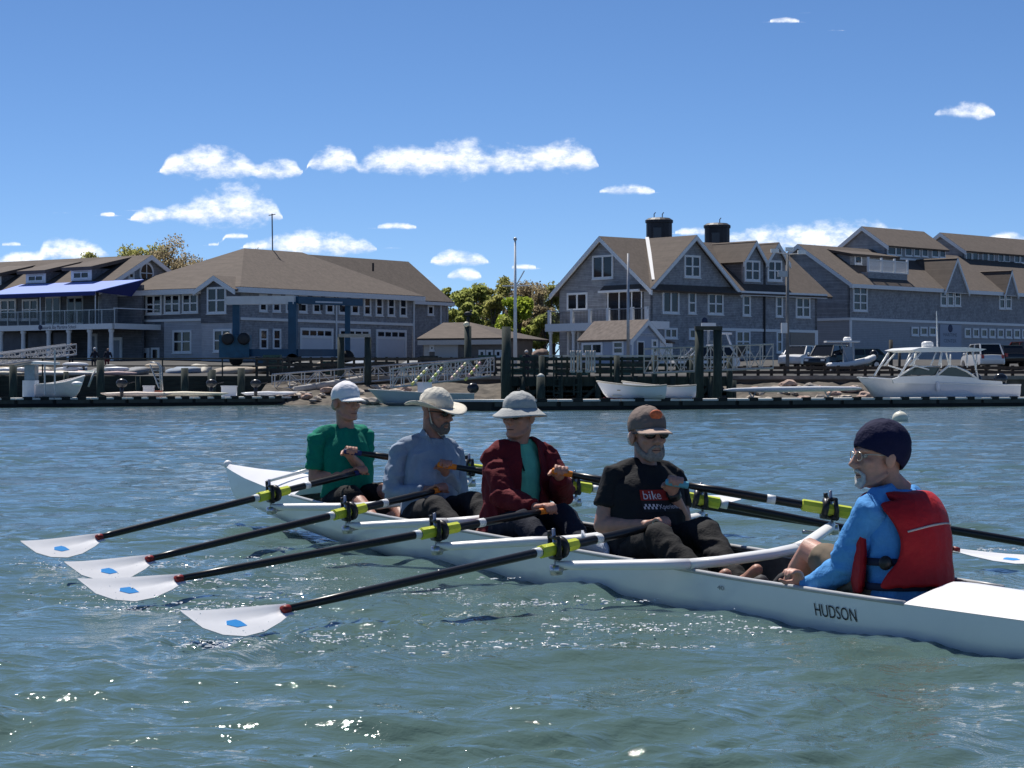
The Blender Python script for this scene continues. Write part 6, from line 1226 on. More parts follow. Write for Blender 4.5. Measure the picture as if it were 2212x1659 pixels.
def hand(m, grip, ax, toward, thumb_sign, elbow_dir):
    """five fingers closed over a handle: ax runs along the handle to its free end, toward points back at the forearm"""
    ax = ax.normalized(); e1 = (toward - ax * toward.dot(ax)).normalized(); e2 = ax.cross(e1)
    if e2.z < 0: e2 = -e2
    Pt = lambda x, ph, r: grip + ax * x + (e1 * math.cos(rad(ph)) + e2 * math.sin(rad(ph))) * r
    wrist = grip + e1 * .092 + e2 * .030
    for j, (x, ln) in enumerate(((.033, .95), (.011, 1.05), (-.011, 1.0), (-.032, .85))):
        k0 = Pt(x, 52, .040)
        m.tube([wrist + ax * x * .55, wrist.lerp(k0, .5) + ax * x * .25 + e2 * .004, k0], [.017, .015, .0115], 8, round_=True)
        m.tube([k0, Pt(x, 95, .034), Pt(x, 140 * ln, .031), Pt(x, 190 * ln, .028), Pt(x, 235 * ln, .026)], [.0108, .0100, .0096, .0090, .0080], 8, round_=True)
    m.tube([wrist + ax * .03 * thumb_sign, Pt(.050 * thumb_sign, 20, .045), Pt(.060 * thumb_sign, -20, .033), Pt(.066 * thumb_sign, -70, .028)], [.0175, .0145, .0115, .009], 8, round_=True)
    return wrist
def crumple(o, amp, freq, seed, st=(1, 1, 1), ridge=True):
    me = o.data; n = len(me.vertices); cs = np.empty(n * 3, np.float32); ns = np.empty(n * 3, np.float32); me.vertices.foreach_get('co', cs); me.vertex_normals.foreach_get('vector', ns); cs = cs.reshape(-1, 3); ns = ns.reshape(-1, 3)
    for i in range(n):
        p = Vector((cs[i, 0] * st[0], cs[i, 1] * st[1], cs[i, 2] * st[2])) * freq + Vector((seed, seed * .7, 0)); a = noise.noise(p + Vector((0, 0, noise.noise(p * .6) * 1.4)))
        if ridge: a = (1 - abs(a) * 2.6)
        a += .35 * noise.noise(p * 2.7); cs[i] += ns[i] * (amp * a)
    me.vertices.foreach_set('co', cs.ravel()); me.update(); return o
def trim_edges(bm, kill):
    bmesh.ops.delete(bm, geom=kill, context='FACES')
    for _ in range(14):
        new = {}
        for v in bm.verts:
            be = [e for e in v.link_edges if e.is_boundary]
            if len(be) == 2: new[v] = v.co * .4 + (be[0].other_vert(v).co + be[1].other_vert(v).co) * .3
        for v, q in new.items(): v.co = q
TORSO = [(0, .172, .128, 0), (.16, .176, .140, .016), (.36, .168, .137, .026), (.58, .178, .128, .018), (.78, .178, .112, .004), (.88, .145, .092, -.006), (.95, .100, .074, -.004), (1.0, .070, .064, 0)]
class Crew: pass
def torso_rings(c, grow=0, f0=0, f1=1, n=20, belly=1.0):
    rings = []
    for f in np.linspace(f0, f1, 15):
        w, dp, fo = (float(np.interp(f, [q[0] for q in TORSO], [q[j] for q in TORSO])) for j in (1, 2, 3))
        R_ = c.R0.lerp(c.R1, f).normalized(); F_ = (c.F0.lerp(c.F1, f)); F_ = (F_ - R_ * F_.dot(R_)).normalized()
        C_ = c.P.lerp(c.N, f) + c.bend * math.sin(math.pi * f) + F_ * fo * belly; k = (belly if f < .5 else 1)
        rings.append([C_ + R_ * math.cos(a) * (w * c.girth + grow) + F_ * math.sin(a) * (dp * c.girth * k + grow) for a in np.linspace(0, 2 * math.pi, n + 1)[:-1]])
    return rings
def make_crew(label, P, N, shn, shf, face, headP, yaw, skin_c, hands, legs, girth=1.0, pitch=0, roll=0, hs=1.0, bend=None, R0=None, F0=None, poles=None, arm=(.30, .275), group='crew of the rowing shell'):
    c = Crew(); c.P, c.N = P, N; c.R0 = (R0 or BL).normalized(); c.F0 = (F0 or BD).normalized(); c.R1 = (shn - shf).normalized(); c.F1 = Vector((c.R1.y, -c.R1.x, 0)); c.F1 = c.F1 if c.F1.dot(c.F0) > 0 else -c.F1
    c.girth = girth; c.bend = bend or Vector((0, 0, 0)); c.sh = (shn, shf)
    c.root = thing('person', label, 'person', (P.x, P.y, P.z - .11), group); c.skin = skin_c
    c.HM = place_mat(headP, (math.sin(rad(yaw)), -math.cos(rad(yaw)), 0), pitch, roll) @ Matrix.Scale(hs, 4)
    m = MB(c.HM); head_parts(m); m.M = None
    nk = c.HM @ Vector((0, -.028, -.075)); m.tube([N + (N - nk) * .35, N, N.lerp(nk, .55), nk, c.HM @ Vector((0, -.03, .0))], [.075, .064, .058, .058, .06], 14)
    c.el, c.wr = [], []
    for j in (0, 1):
        grip, ax, ts = hands[j]
        pole = (poles or (Vector((0, 0, -1)) + c.R0 * .55 - c.F0 * .35, Vector((0, 0, -1)) - c.R0 * .55 - c.F0 * .35))[j]
        tow = (c.sh[j] + Vector((0, 0, -.42)) + (c.R0 if j == 0 else -c.R0) * .12) - grip
        w = hand(m, grip, ax, tow, ts, None); e = ik(c.sh[j], w, arm[0], arm[1], pole)
        m.tube([c.sh[j].lerp(e, .12) + Vector((0, 0, -.01)), c.sh[j].lerp(e, .4), c.sh[j].lerp(e, .8), e], [.040, .052, .046, .043], 12, round_=True); m.tube([e, e.lerp(w, .25), e.lerp(w, .7), w + (w - e).normalized() * .012], [.043, .046, .034, .027], 12, round_=True)
        c.el.append(e); c.wr.append(w)
    for hip, knee, ank in legs:
        m.tube([hip, hip.lerp(knee, .5), knee, knee.lerp(ank, .3), ank], [.078, .07, .056, .055, .036], 12, round_=True)
        fd = c.F0; m.tube([ank, ank + fd * .08 + Vector((0, 0, .03)), ank + fd * .16 + Vector((0, 0, .09))], [.04, .042, .032], 10, round_=True)
    c.legs = legs; c.body = remesh(m.build('body', skin_c, c.root), .0062, 3, .45); return c
def shirt(c, mt, sleeve=(.6, .0), grow=.014, amp=.010, belly=1.0, name='shirt', f1=.985, wide=1.0):
    m = MB(); rr = torso_rings(c, grow, 0, f1, belly=belly); d = (c.P - c.N).normalized(); rr = [[p + d * .10 for p in rr[0]], [p + d * .05 for p in rr[0]]] + rr; m.loft(rr)
    for j in (0, 1):
        s = c.sh[j]; inn = s + (c.N - s) * .62 + Vector((0, 0, .004)); m.tube([inn, s + (c.N - s) * .25 + Vector((0, 0, -.008)), s + (c.N - s) * .08 + Vector((0, 0, -.02))], [.042, .056 * wide, .058 * wide], 12, round_=True)
    def folds(o, seed): crumple(o, amp, 5.5, seed, (1.6, 1.6, .7)); return crumple(o, amp * .22, 13, seed + 7, (1.3, 1.3, .8))
    o = folds(remesh(m.build(name, mt, c.root), .0085, 6, .5), random.uniform(0, 60))
    for j in (0, 1):
        s, e, w = c.sh[j], c.el[j], c.wr[j]; a, b = sleeve; m = MB(); k = min(1, a)
        m.tube([s + (c.N - s) * .14 + Vector((0, 0, -.012)), s + Vector((0, 0, -.014)), s.lerp(e, k * .5), s.lerp(e, k)], [.050 * wide, .066 * wide, .066 * wide, .066 * wide], 14, round_=False)
        if b > 0: m.tube([s.lerp(e, .8), e, e.lerp(w, b * .45), e.lerp(w, b * .8), e.lerp(w, b)], [.060 * wide, .058 * wide, .052 * wide, .045 * wide, .041 * wide], 14)
        q = remesh(m.build('sleeve', mt, c.root), .0075, 4, .5); sd = random.uniform(0, 60); crumple(q, amp * .8, 8, sd, (1, 1, 1.4)); crumple(q, amp * .2, 18, sd + 5)
    return o
def trousers(c, mt, to=1.0, name='trousers', amp=.008, r=(.102, .088, .075, .066)):
    m = MB(); m.ell(c.P + Vector((0, 0, -.02)), (.17, .16, .12), None, 16, 10)
    for hip, knee, ank in c.legs:
        k = min(1, to / .55); m.tube([hip, hip.lerp(knee, .5 * k), hip.lerp(knee, k)], [r[0], r[1], r[2]], 12, round_=True)
        if to > .6: m.tube([knee, knee.lerp(ank, .45), knee.lerp(ank, .95)], [r[2], r[3], r[3] * .85], 12, round_=True)
    o = remesh(m.build(name, mt, c.root), .012, 2, .4); return crumple(o, amp, 9, random.uniform(0, 60), (1, 1, 1))
def hp(c, *pts): return [c.HM @ Vector(p) for p in pts]
def sunglasses(c, lens=LENS, clear=False):
    fr = mat('frame_black', (.01, .01, .012), .4, var=0) if not clear else mat('frame_wire', (.55, .5, .42), .3, metal=.7, var=0)
    m = MB(c.HM)
    for s in (-1, 1):
        if clear: m.tube([(s * .034 + .026 * math.cos(a), .104 - .006 * abs(math.cos(a)), .002 + .018 * math.sin(a)) for a in np.linspace(0, 2 * math.pi, 15)], .0018, 5, cap=False)
        else: m.ell((s * .034, .094, .003), (.031, .012, .021), None, 14, 8)
        m.tube([(s * .062, .088, .010), (s * .079, .05, .010), (s * .082, -.01, .004)], .0022 if clear else .0042, 5)
    m.tube([(-.010, .102, .008), (0, .107, .010), (.010, .102, .008)], .002 if clear else .004, 5); m.build('glasses', fr if clear else lens, c.root, True)
def eyes(c):
    for s in (-1, 1):
        m = MB(c.HM); m.ell((s * .032, .074, .003), (.013, .012, .009), None, 12, 8); e = m.build('eye', mat('eye_white', (.35, .33, .31), .3, var=0), c.root, True); m = MB(c.HM); m.ell((s * .033, .084, .002), (.006, .004, .006)); m.build('iris', mat('iris', (.02, .016, .012), .2, var=0), e, True)
def brows_mouth(c, brow=(.25, .23, .2)):
    m = MB(c.HM); m.tube([(-.021, .0905, -.0735), (0, .0975, -.0725), (.021, .0905, -.0735)], [.0022, .003, .0022], 6, round_=True); m.build('mouth', mat('mouth_line', (.10, .035, .03), .6, var=0), c.root, True)
def hair(c, col, z0=-.05, z1=.06, back=True):
    mt = mat('hair_%d' % int(col[0] * 1000), col, .9, var=.25, scale=60, stretch=(1, 1, .2), bump=.6, bscale=140); m = MB(c.HM); vs = []
    for s in (-1, 1): m.ell((s * .063, -.046, -.010), (.012, .026, .030)); m.ell((s * .042, -.072, -.018), (.032, .022, .040))
    m.ell((0, -.092, -.01), (.05, .02, .055)); o = m.build('hair', mt, c.root); remesh(o, .007, 2); crumple(o, .003, 60, 3, ridge=False)
def beard(c, col, goatee=False):
    mt = mat('beard_%d' % int(col[0] * 1000), col, .9, var=.3, scale=90, bump=.7, bscale=220); m = MB(c.HM)
    m.ell((0, .080, -.102), (.026, .018, .026)); m.tube([(-.03, .082, -.070), (-.012, .098, -.054), (.012, .098, -.054), (.03, .082, -.070)], [.007, .008, .008, .007], 8, round_=True)
    for s in (-1, 1):
        m.tube([(s * .032, .080, -.075), (s * .030, .080, -.095), (s * .015, .084, -.108)], [.010, .012, .014], 8, round_=True)
        if not goatee: m.tube([(s * .070, .01, -.04), (s * .062, .03, -.075), (s * .045, .055, -.098), (s * .02, .074, -.112)], [.010, .014, .016, .018], 8, round_=True)
    m.ell((0, .080, -.086), (.022, .014, .016))
    o = remesh(m.build('beard', mt, c.root), .006, 1); crumple(o, .0025, 70, 5, ridge=False)
def dome(c, rx, ry, rz, ctr, zcut, tilt=0, n=28, nv=12, wob=0, flat=1.0):
    n, nv = 52, 20
    """hat crown: upper part of an ellipsoid cut by a plane that may tilt front to back"""
    rings = []
    for j in range(nv + 1):
        th = math.pi / 2 * (1 - j / nv); ring = []
        for i in range(n):
            a = 2 * math.pi * i / n; cx, cy = math.cos(a), math.sin(a); zl = zcut + tilt * cy * ry
            r_ = math.sin(math.pi / 2 * (j / nv)) if False else math.cos(th * 0 + 0)
            t = j / nv; zz = zl + (ctr[2] + rz - zl) * math.sin(t * math.pi / 2) ** flat; k = math.sqrt(max(0, 1 - min(1, max(0, (zz - ctr[2]) / rz)) ** 2)) if zz > ctr[2] else math.sqrt(max(.2, 1 - (min(0, zz - ctr[2]) / (rz * 1.25)) ** 2))
            k *= 1 + wob * noise.noise(Vector((cx * 2, cy * 2, zz * 30))); ring.append(Vector((ctr[0] + cx * rx * k, ctr[1] + cy * ry * k, zz)))
        rings.append(ring)
    return rings
def solid(o, th):
    md = o.modifiers.new('s', 'SOLIDIFY'); md.thickness = th; md.offset = 0; dg = bpy.context.evaluated_depsgraph_get(); dg.update(); me = bpy.data.meshes.new_from_object(o.evaluated_get(dg)); o.modifiers.clear(); old = o.data; o.data = me; me.name = o.name; bpy.data.meshes.remove(old); me.polygons.foreach_set('use_smooth', [True] * len(me.polygons)); return o
def cap_hat(c, mt, brim_mt, name='cap', logo=None):
    m = MB(c.HM); m.loft(dome(c, .085, .107, .090, (0, -.012, .048), .022, .12, wob=.03), cap=False); h = solid(crumple(m.build(name, mt, c.root, True), .0035, 19, 8), .004)
    rows = []
    for i in range(6):
        f = i / 5; row = []
        for a in np.linspace(-72, 72, 15):
            s, co = math.sin(rad(a)), math.cos(rad(a)); x = s * (.083 + .008 * f); y = -.012 + co * .107 + f * .086 * (co ** .5); row.append((x, y, .036 - .026 * f * co - .024 * (s * s) * (.4 + .6 * f)))
        rows.append(row)
    m = MB(c.HM); m.loft(rows, cap=False, closed=False); solid(m.build('brim', brim_mt, h, True), .005)
    m = MB(c.HM); m.ell((0, -.012, .139), (.010, .010, .006)); m.build('button', mt, h, True)
    if logo:
        m = MB(c.HM); m.ell((.0, .086, .098), (.034, .012, .024)); m.build('emblem', logo, h, True)
    return h
def brim_hat(c, mt, r_in, r_out, z_in, drop, crown_h, name, saddle=0, band=None, wob=.05, flat=.75):
    m = MB(c.HM); m.loft(dome(c, .087, .107, crown_h, (0, -.012, .05), z_in, 0, wob=wob, flat=flat), cap=True); h = m.build(name, mt, c.root, True); crumple(h, .006, 17, 4)
    rows = []
    for i in range(6):
        f = i / 5; rows.append([((r_in + (r_out - r_in) * f) * math.cos(a) * .95, -.012 + (r_in * 1.15 + (r_out * 1.08 - r_in * 1.15) * f) * math.sin(a), z_in + .004 - drop * f + saddle * f * f * (math.cos(a) ** 2 - .25 + .12 * math.sin(3 * a + 1))) for a in np.linspace(0, 2 * math.pi, 41)])
    m = MB(c.HM); m.loft(rows, cap=False, closed=False); solid(m.build('brim', mt, h, True), .004)
    if band: m = MB(c.HM); m.loft([[(.0905 * math.cos(a), -.012 + .111 * math.sin(a), z) for a in np.linspace(0, 2 * math.pi, 33)[:-1]] for z in (z_in + .006, z_in + .026)], cap=False); m.build('band', band, h, True)
    return h
def std_legs(s, k=None, kz=.10, spread=.13, kf=.40, af=.80):
    P0 = B(s, 0, -.165); out = []
    for sg in (1, -1): out.append((P0 + BL * .09 * sg, P0 + BD * kf + BL * spread * sg + Vector((0, 0, kz)), P0 + BD * af + BL * .09 * sg + Vector((0, 0, -.10))))
    return P0, out
def grips(i): return [(OARN[i][0] + OARN[i][1] * .052, -OARN[i][1], 1), (OARF[i][0] + OARF[i][1] * .052, -OARF[i][1], 1)]
def rower(i, label, s, nk, sn, sf, hd, yaw, sk, lean=0, **kw):
    lg = dict(kz=kw.pop('kz', .10), spread=kw.pop('spread', .13)); P0, legs = std_legs(s, **lg); Y = P0.y + lean
    return make_crew(label, P0, at(*nk, Y), at(*sn, Y - .085), at(*sf, Y + .085), None, at(*hd, Y - .03), yaw, sk, grips(i), legs, **kw)
S1, S2, S3, S4, S5 = skin('a', (.40, .22, .16)), skin('b', (.36, .19, .14)), skin('c', (.42, .23, .17)), skin('d', (.42, .25, .19)), skin('e', (.48, .28, .21))
BLKC = cloth('black', (.012, .012, .013)); 
# -- bow seat: green shirt
c1 = rower(0, 'person rowing in a green t-shirt, white cap and black shorts', SEATS[0], ('p1', 695, 668), ('p1', 335, 775), ('p1', 945, 745), ('p1', 712, 345), 38, S1, lean=.05, girth=.95, hs=1.04)
shirt(c1, cloth('green', (.004, .20, .13)), (.78, 0), amp=.010); trousers(c1, BLKC, .42, 'shorts'); cap_hat(c1, cloth('white_cap', (.78, .77, .80), .04), cloth('white_brim', (.80, .79, .78), .03)); eyes(c1); brows_mouth(c1); hair(c1, (.3, .27, .24))
m = MB(); k_ = c1.legs[0]; a, b = k_[0].lerp(k_[1], .82), k_[1].lerp(k_[2], .22); m.tube([a, k_[1], b], [.066, .064, .06], 14); m.build('knee_sleeve', BLKC, c1.root, True)
# -- two seat: grey-blue shirt, wide hat
c2 = rower(1, 'person rowing in a grey blue long sleeved shirt and wide tan sun hat', SEATS[1], ('p2', 610, 672), ('p2', 270, 775), ('p2', 845, 795), ('p2', 662, 392), 52, S2, lean=.08, hs=1.05, pitch=-8, girth=.98)
shirt(c2, cloth('grey_blue', (.27, .33, .42)), (1, .86), amp=.010); trousers(c2, cloth('charcoal', (.02, .02, .022)), 1)
TANH = cloth('tan_hat', (.66, .62, .53), .08); brim_hat(c2, TANH, .098, .185, .030, .010, .098, 'sun_hat', .05, cloth('tan_band', (.55, .50, .42), .05), .06, .7); sunglasses(c2); brows_mouth(c2); beard(c2, (.16, .14, .13))
m = MB(c2.HM); m.tube([(.082, .0, .03), (.075, .03, -.06), (.03, .06, -.125), (.0, .05, -.14)], .0032, 6); m.tube([(-.082, .0, .03), (-.075, .03, -.06), (-.03, .06, -.125), (.0, .05, -.14)], .0032, 6); m.build('chin_strap', TANH, c2.root, True)
m = MB()
for sg in (-1, 1):
    q = c2.N + c2.R1 * .06 * sg; m.poly([q + Vector((0, 0, .055)), q + c2.F1 * .08 + Vector((0, 0, .01)), q + c2.F1 * .10 - c2.R1 * .03 * sg + Vector((0, 0, -.05)), q + c2.R1 * .035 * sg + Vector((0, 0, -.0))], .008)
m.build('collar', MATS['cloth_grey_blue'], c2.root)
# -- three seat: maroon jacket over mint shirt
c3 = rower(2, 'person rowing in an open maroon jacket, mint shirt and grey bucket hat', SEATS[2], ('p3', 520, 612), ('p3', 285, 725), ('p3', 770, 690), ('p3', 535, 350), -32, S3, lean=.02, hs=1.05, girth=.97)
shirt(c3, cloth('mint', (.13, .50, .36)), (.45, 0), amp=.003, grow=.006, wide=.80); jk = shirt(c3, cloth('maroon', (.13, .012, .018)), (1, .9), grow=.030, amp=.013, name='jacket', f1=.99, wide=1.14)
bm = bmesh.new(); bm.from_mesh(jk.data); off = Vector(c3.root.location); kill = []
for f in bm.faces:
    p = f.calc_center_median() + off - c3.P; ax_ = (c3.N - c3.P); fr = p.dot(ax_) / ax_.length_squared; q = p - ax_ * fr; Fq, Rq = c3.F0.lerp(c3.F1, max(0, min(1, fr))), c3.R0.lerp(c3.R1, max(0, min(1, fr)))
    if q.dot(Fq) > .05 and -.055 - .02 * fr < q.dot(Rq) + .015 < .035 + .035 * (1 - abs(fr - .5)) and fr < 1.05: kill.append(f)
    elif fr > .86 and q.length < .085 and q.dot(Fq) > -.02: kill.append(f)
trim_edges(bm, kill); bm.to_mesh(jk.data); bm.free(); solid(jk, .010)
trousers(c3, cloth('dark_navy', (.014, .018, .032)), 1); brim_hat(c3, cloth('grey_hat', (.42, .43, .42), .08), .098, .156, .040, .048, .090, 'bucket_hat', .014, None, .05, .7); sunglasses(c3); brows_mouth(c3)
m = MB(); m.tube([c3.N + c3.F1 * .06 + c3.R1 * .05, c3.N + c3.F1 * .125 + c3.R1 * .05 + Vector((0, 0, -.09)), c3.N + c3.F1 * .14 + c3.R1 * .035 + Vector((0, 0, -.16))], .005, 6); m.build('lanyard', BLKC, c3.root, True)
# -- stroke seat: black printed shirt
c4 = rower(3, 'person rowing in a black printed t-shirt, brown cap and sunglasses', SEATS[3], ('p4', 585, 606), ('p4', 300, 665), ('p4', 850, 690), ('p4', 612, 322), 24, S4, lean=.06, hs=1.10, girth=1.16, kz=.13)
sh4 = shirt(c4, cloth('black_tee', (.016, .017, .02)), (.66, 0), amp=.008, belly=1.12); trousers(c4, cloth('black_trouser', (.018, .018, .019)), 1, amp=.012); cap_hat(c4, cloth('brown_cap', (.20, .155, .135), .1), cloth('tan_brim', (.50, .37, .30), .06), logo=mat('orange_emblem', (.65, .14, .05), .7, var=.3, scale=60)); sunglasses(c4); brows_mouth(c4); hair(c4, (.55, .54, .52)); beard(c4, (.33, .29, .27))
# chest print, laid on the cloth
def chest_decal(c, tgt, verts, faces, u0, w_, name, mt, lift=.005):
    off = Vector(c.root.location); bvh = BVHTree.FromPolygons([v.co + off for v in tgt.data.vertices], [tuple(p.vertices) for p in tgt.data.polygons])
    out = []; C0 = c.P.lerp(c.N, .60); R_ = c.R0.lerp(c.R1, .6).normalized(); F_ = c.F0.lerp(c.F1, .6).normalized()
    for x, z in verts:
        o = C0 - R_ * x + Vector((0, 0, z)) + F_ * .6; h_ = bvh.ray_cast(o, -F_)[0]; out.append((h_ or o - F_ * .45) + F_ * lift)
    m = MB(); m.add(out, faces); return m.build(name, mt, c.root, clean=False)
def grid(x0, x1, z0, z1, n=10, k=6): return [(x0 + (x1 - x0) * i / n, z0 + (z1 - z0) * j / k) for j in range(k + 1) for i in range(n + 1)], [(j * (n + 1) + i, j * (n + 1) + i + 1, (j + 1) * (n + 1) + i + 1, (j + 1) * (n + 1) + i) for j in range(k) for i in range(n)]
chest_decal(c4, sh4, *grid(-.115, .095, .008, .062), 0, 0, 'print_red', mat('print_red', (.30, .02, .015), .8, var=.1), .006); chest_decal(c4, sh4, *grid(-.115, .095, -.052, .008), 0, 0, 'print_black', mat('print_black', (.012, .012, .016), .8, var=.1), .006)
vs, fs = text_mesh('bike', .062); chest_decal(c4, sh4, [(v.x - .105, v.y + .014) for v in vs], fs, 0, 0, 'lettering', mat('print_white', (.62, .60, .66), .8, var=0), .009)
vs, fs = text_mesh('Xperience', .034); chest_decal(c4, sh4, [(v.x - .035, v.y - .035) for v in vs], fs, 0, 0, 'lettering', MATS['print_white'], .009)
m = []
for a in range(4):
    for b_ in range(2):
        x0 = -.11 + a * .018 + (.009 if b_ else 0); g_ = grid(x0, x0 + .009, -.036 + b_ * .013, -.023 + b_ * .013, 1, 1); chest_decal(c4, sh4, *g_, 0, 0, 'print_check', MATS['print_white'], .009)
e, w = c4.el[1], c4.wr[1]; m = MB(); q = e.lerp(w, .86); d_ = (w - e).normalized(); m.tube([q - d_ * .02, q + d_ * .02], .037, 14); m.build('wrist_watch', BLACKP, c4.root, True)
# grey towel hanging by the stroke seat
rows = []
for i in range(8):
    f = i / 7; rows.append([B(3.34 + .30 * f + .03 * math.sin(9 * g), .235 + .03 * math.sin(7 * f + 5 * g), -.03 - .22 * g - .10 * f + .02 * math.sin(11 * f)) for g in np.linspace(0, 1, 7)])
m = MB(); m.loft(rows, cap=False, closed=False); tw = solid(m.build('towel', cloth('grey_towel', (.42, .46, .54)), None, True, loc=tuple(B(3.45, .2, -.25))), .012); tag(tw, 'grey white towel bunched beside the black shirted rower', 'towel')
# -- coxswain
P5 = B(5.84, 0, -.15); Y5 = P5.y; F5 = Vector((-.80, .60, 0)).normalized(); R5 = Vector((-F5.y, F5.x, 0))
N5 = at('p5', 1112, 600, Y5 + .09); n5 = at('p5', 935, 735, Y5 - .07); f5 = N5 + (N5 - n5); f5.z = n5.z
P0 = P5; kn = at('p5', 395, 1115, B(5.36, .14, 0).y); lg5 = [(P0 - BD * .02 + BL * .09, kn, B(5.02, .12, -.30)), (P0 + BL * -.09, B(5.34, -.15, .02), B(5.0, -.12, -.30))]
hn = at('p5', 250, 1340, B(5.42, .28, 0).y)
c5 = make_crew('person steering in a blue shirt, red life vest and navy knit cap', P5, N5, n5, f5, None, at('p5', 985, 335, Y5 + .06), -76, S5, [(hn, -BD, 1), (B(5.3, -.26, -.06), -BD, -1)], lg5, girth=1.06, hs=1.12, R0=R5, F0=F5, bend=F5 * -.035, poles=(Vector((.1, -.5, -1)), Vector((.3, .3, -.8))), arm=(.325, .30))
shirt(c5, cloth('sky_blue', (.10, .34, .72)), (1, .9), amp=.010, grow=.012, wide=1.12); trousers(c5, mat('cloth_tan_print', (.30, .23, .15), .85, var=.5, scale=28, col2=(.12, .09, .06)), .42, 'shorts', amp=.012)
m = MB(c5.HM); m.loft(dome(c5, .088, .111, .100, (0, -.014, .045), -.004, .42, wob=.02), cap=False); crumple(solid(m.build('knit_cap', cloth('navy_knit', (.010, .011, .044)), c5.root, True), .008), .003, 26, 2); eyes(c5); sunglasses(c5, clear=True); brows_mouth(c5); beard(c5, (.62, .62, .60), True)
# life vest: front and back panels joined over the shoulders, sides open
REDV = mat('vest_red', (.44, .004, .008), .65, var=.12, scale=5, bump=.25, bscale=40)
m = MB(); m.loft(torso_rings(c5, .056, -.0, .95)); 
vst = remesh(m.build('life_vest', REDV, c5.root), .012, 4); crumple(vst, .005, 6, 11, ridge=False)
bm = bmesh.new(); bm.from_mesh(vst.data); off = Vector(c5.root.location); kill = []
for f in bm.faces:
    p = f.calc_center_median() + off - c5.P; ax_ = (c5.N - c5.P); fr = p.dot(ax_) / ax_.length_squared; q = p - ax_ * fr - c5.bend * math.sin(math.pi * max(0, min(1, fr))); Fq, Rq = c5.F0.lerp(c5.F1, max(0, min(1, fr))), c5.R0.lerp(c5.R1, max(0, min(1, fr)))
    x, y = q.dot(Rq), q.dot(Fq)
    if fr > .93 or fr < .02 or (-.075 + .13 * (2 * fr - .85) ** 2 < y < .095 and abs(x) > .1 and fr < .84) or (fr > .8 and abs(x) > .155): kill.append(f)
trim_edges(bm, kill); bm.to_mesh(vst.data); bm.free(); solid(vst, .030)
STRAP = mat('strap_dark', (.012, .02, .05), .7, var=.1)
for f_, nm in ((.10, 'waist_strap'), (.33, 'chest_strap')):
    rr = torso_rings(c5, .028, f_ - .035, f_ + .035)
    m = MB(); m.loft([rr[0], rr[7], rr[-1]], cap=False); st_ = solid(m.build(nm, STRAP, c5.root, True), .006)
q = c5.P.lerp(c5.N, .33) + c5.R0 * .225 * 1.05 + c5.F0 * -.05; m = MB(); m.ell(q, (.03, .02, .032)); m.build('buckle', BLACKP, c5.root, True)
# pale piping across the back panel
def torso_pt(c, f, a, grow):
    rr = torso_rings(c, grow, f, f + .001, 72); return rr[0][int(a / 5) % 72]
m = MB(); m.tube([torso_pt(c5, .60 + .08 * math.sin((a - 210) / 120 * math.pi), a, .070) for a in range(215, 325, 5)], .005, 6); m.build('piping', mat('piping_grey', (.5, .45, .44), .6, var=.05), vst, True)
for sg in (1, -1):
    m = MB(); s_ = c5.N + c5.R1 * .085 * sg + Vector((0, 0, .0)); m.tube([s_ - c5.F1 * .07 + Vector((0, 0, -.03)), s_ + Vector((0, 0, .012)), s_ + c5.F1 * .085 + Vector((0, 0, -.06))], [.024, .022, .024], 8, sq=.45, round_=True); m.build('shoulder_strap', mat('strap_grey', (.38, .36, .36), .7, var=.2), vst, True)
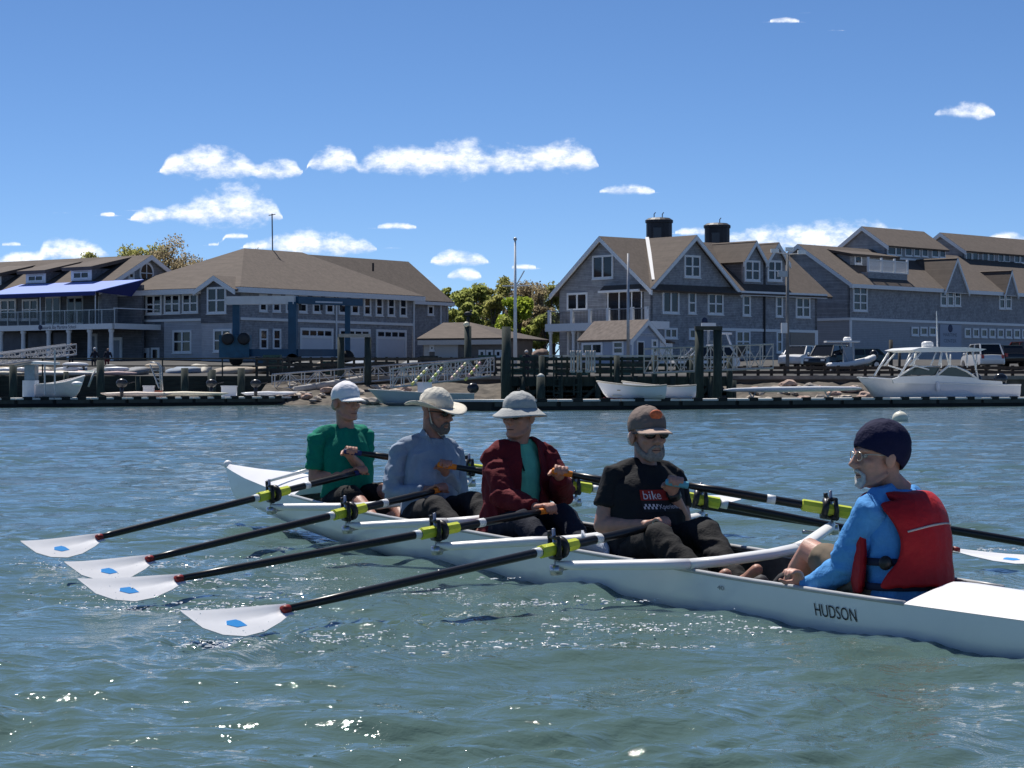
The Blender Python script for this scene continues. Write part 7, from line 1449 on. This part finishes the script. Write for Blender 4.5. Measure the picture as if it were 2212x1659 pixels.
# ---------------------------------------------------------------- painted sun glints on the water, with droplets off the blades
GLINT_FOAM = mat('glint_foam', (.88, .90, .90), .12, var=.05, scale=30, spec=.8)  # white colour stands in for sun glints on ripples and droplets
HALF = (sdir + Vector((0, -1, .1)).normalized()).normalized()
def spray_glints(name, spots):
    """white flecks standing in for sun glints and droplets, tipped about the lean that catches the sun"""
    vs, fs = [], []
    for (x, y, sx_, sy_, n, hz) in spots:
        arcs = [(random.gauss(x, sx_ * .8), random.gauss(y, sy_ * .9), random.uniform(.5, 1) * sx_, random.uniform(-.25, .25)) for _ in range(max(2, n // 22))]
        for i in range(int(n * 1.1)):
            air = random.random() < hz
            if air: q = Vector((random.gauss(x, sx_), random.gauss(y, sy_), 0))
            else: ax_, ay_, al_, ac_ = random.choice(arcs); t = random.uniform(-1, 1); q = Vector((ax_ + al_ * t, ay_ + al_ * ac_ * t + .12 * al_ * t * t + random.gauss(0, .012), 0))
            q.z = abs(random.gauss(0, .045)) + .015 if air else .008 + random.uniform(-.004, .010)
            nr = (HALF + Vector((random.gauss(0, .28), random.gauss(0, .28), random.gauss(0, .28)))).normalized(); _, u, w = basis(nr); u, w = (w, u) if abs(w.z) < abs(u.z) else (u, w)
            r = .0020 + .0048 * random.random() ** 2.2; st = 1 if air else random.uniform(1.2, 4.2); b = len(vs)
            vs.append(q + nr * r * .5); vs += [q + (u * math.cos(t) * st + w * math.sin(t)) * r * random.uniform(.6, 1.2) for t in np.linspace(0, 6.283, 7)[:-1]]; vs.append(q - nr * r * .4)
            fs += [(b, b + 1 + k, b + 1 + (k + 1) % 6) for k in range(6)] + [(b + 7, b + 1 + (k + 1) % 6, b + 1 + k) for k in range(6)]
    m = MB(); m.add(vs, fs); struct(m.build(name, GLINT_FOAM, None, False, loc=(spots[0][0], spots[0][1], 0), clean=False), 'stuff')
sp_ = []
for i in range(4):
    d = OARN[i][1]; T_ = LOCK_N[i] + d * ROUT[i]; sp_ += [(T_.x + .12, T_.y - .12, .16, .10, 150, .45), (T_.x + .55, T_.y + .05, .30, .22, 170, .15), (T_.x + 1.2, T_.y + .25, .55, .35, 120, .05)]
for i in (1,): T_ = FT[i]; sp_ += [(T_.x + .05, T_.y - .1, .18, .12, 90, .4)]
for q, sx_, sy_, n in ((('s', 2560, 2470), .36, .2, 230), (('s', 2000, 2375), .32, .18, 170), (('s', 1500, 2340), .45, .2, 130), (('s', 2450, 2560), .4, .15, 90), (('s', 1250, 2640), .6, .15, 30), (('s', 700, 2380), .5, .3, 80), (('s', 3900, 2170), .3, .2, 60)):  # further painted glint patches on open water
    P_ = atz(*q, 0); sp_.append((P_.x, P_.y, sx_, sy_, n, .03))
spray_glints('spray_glints', sp_)
make_water()
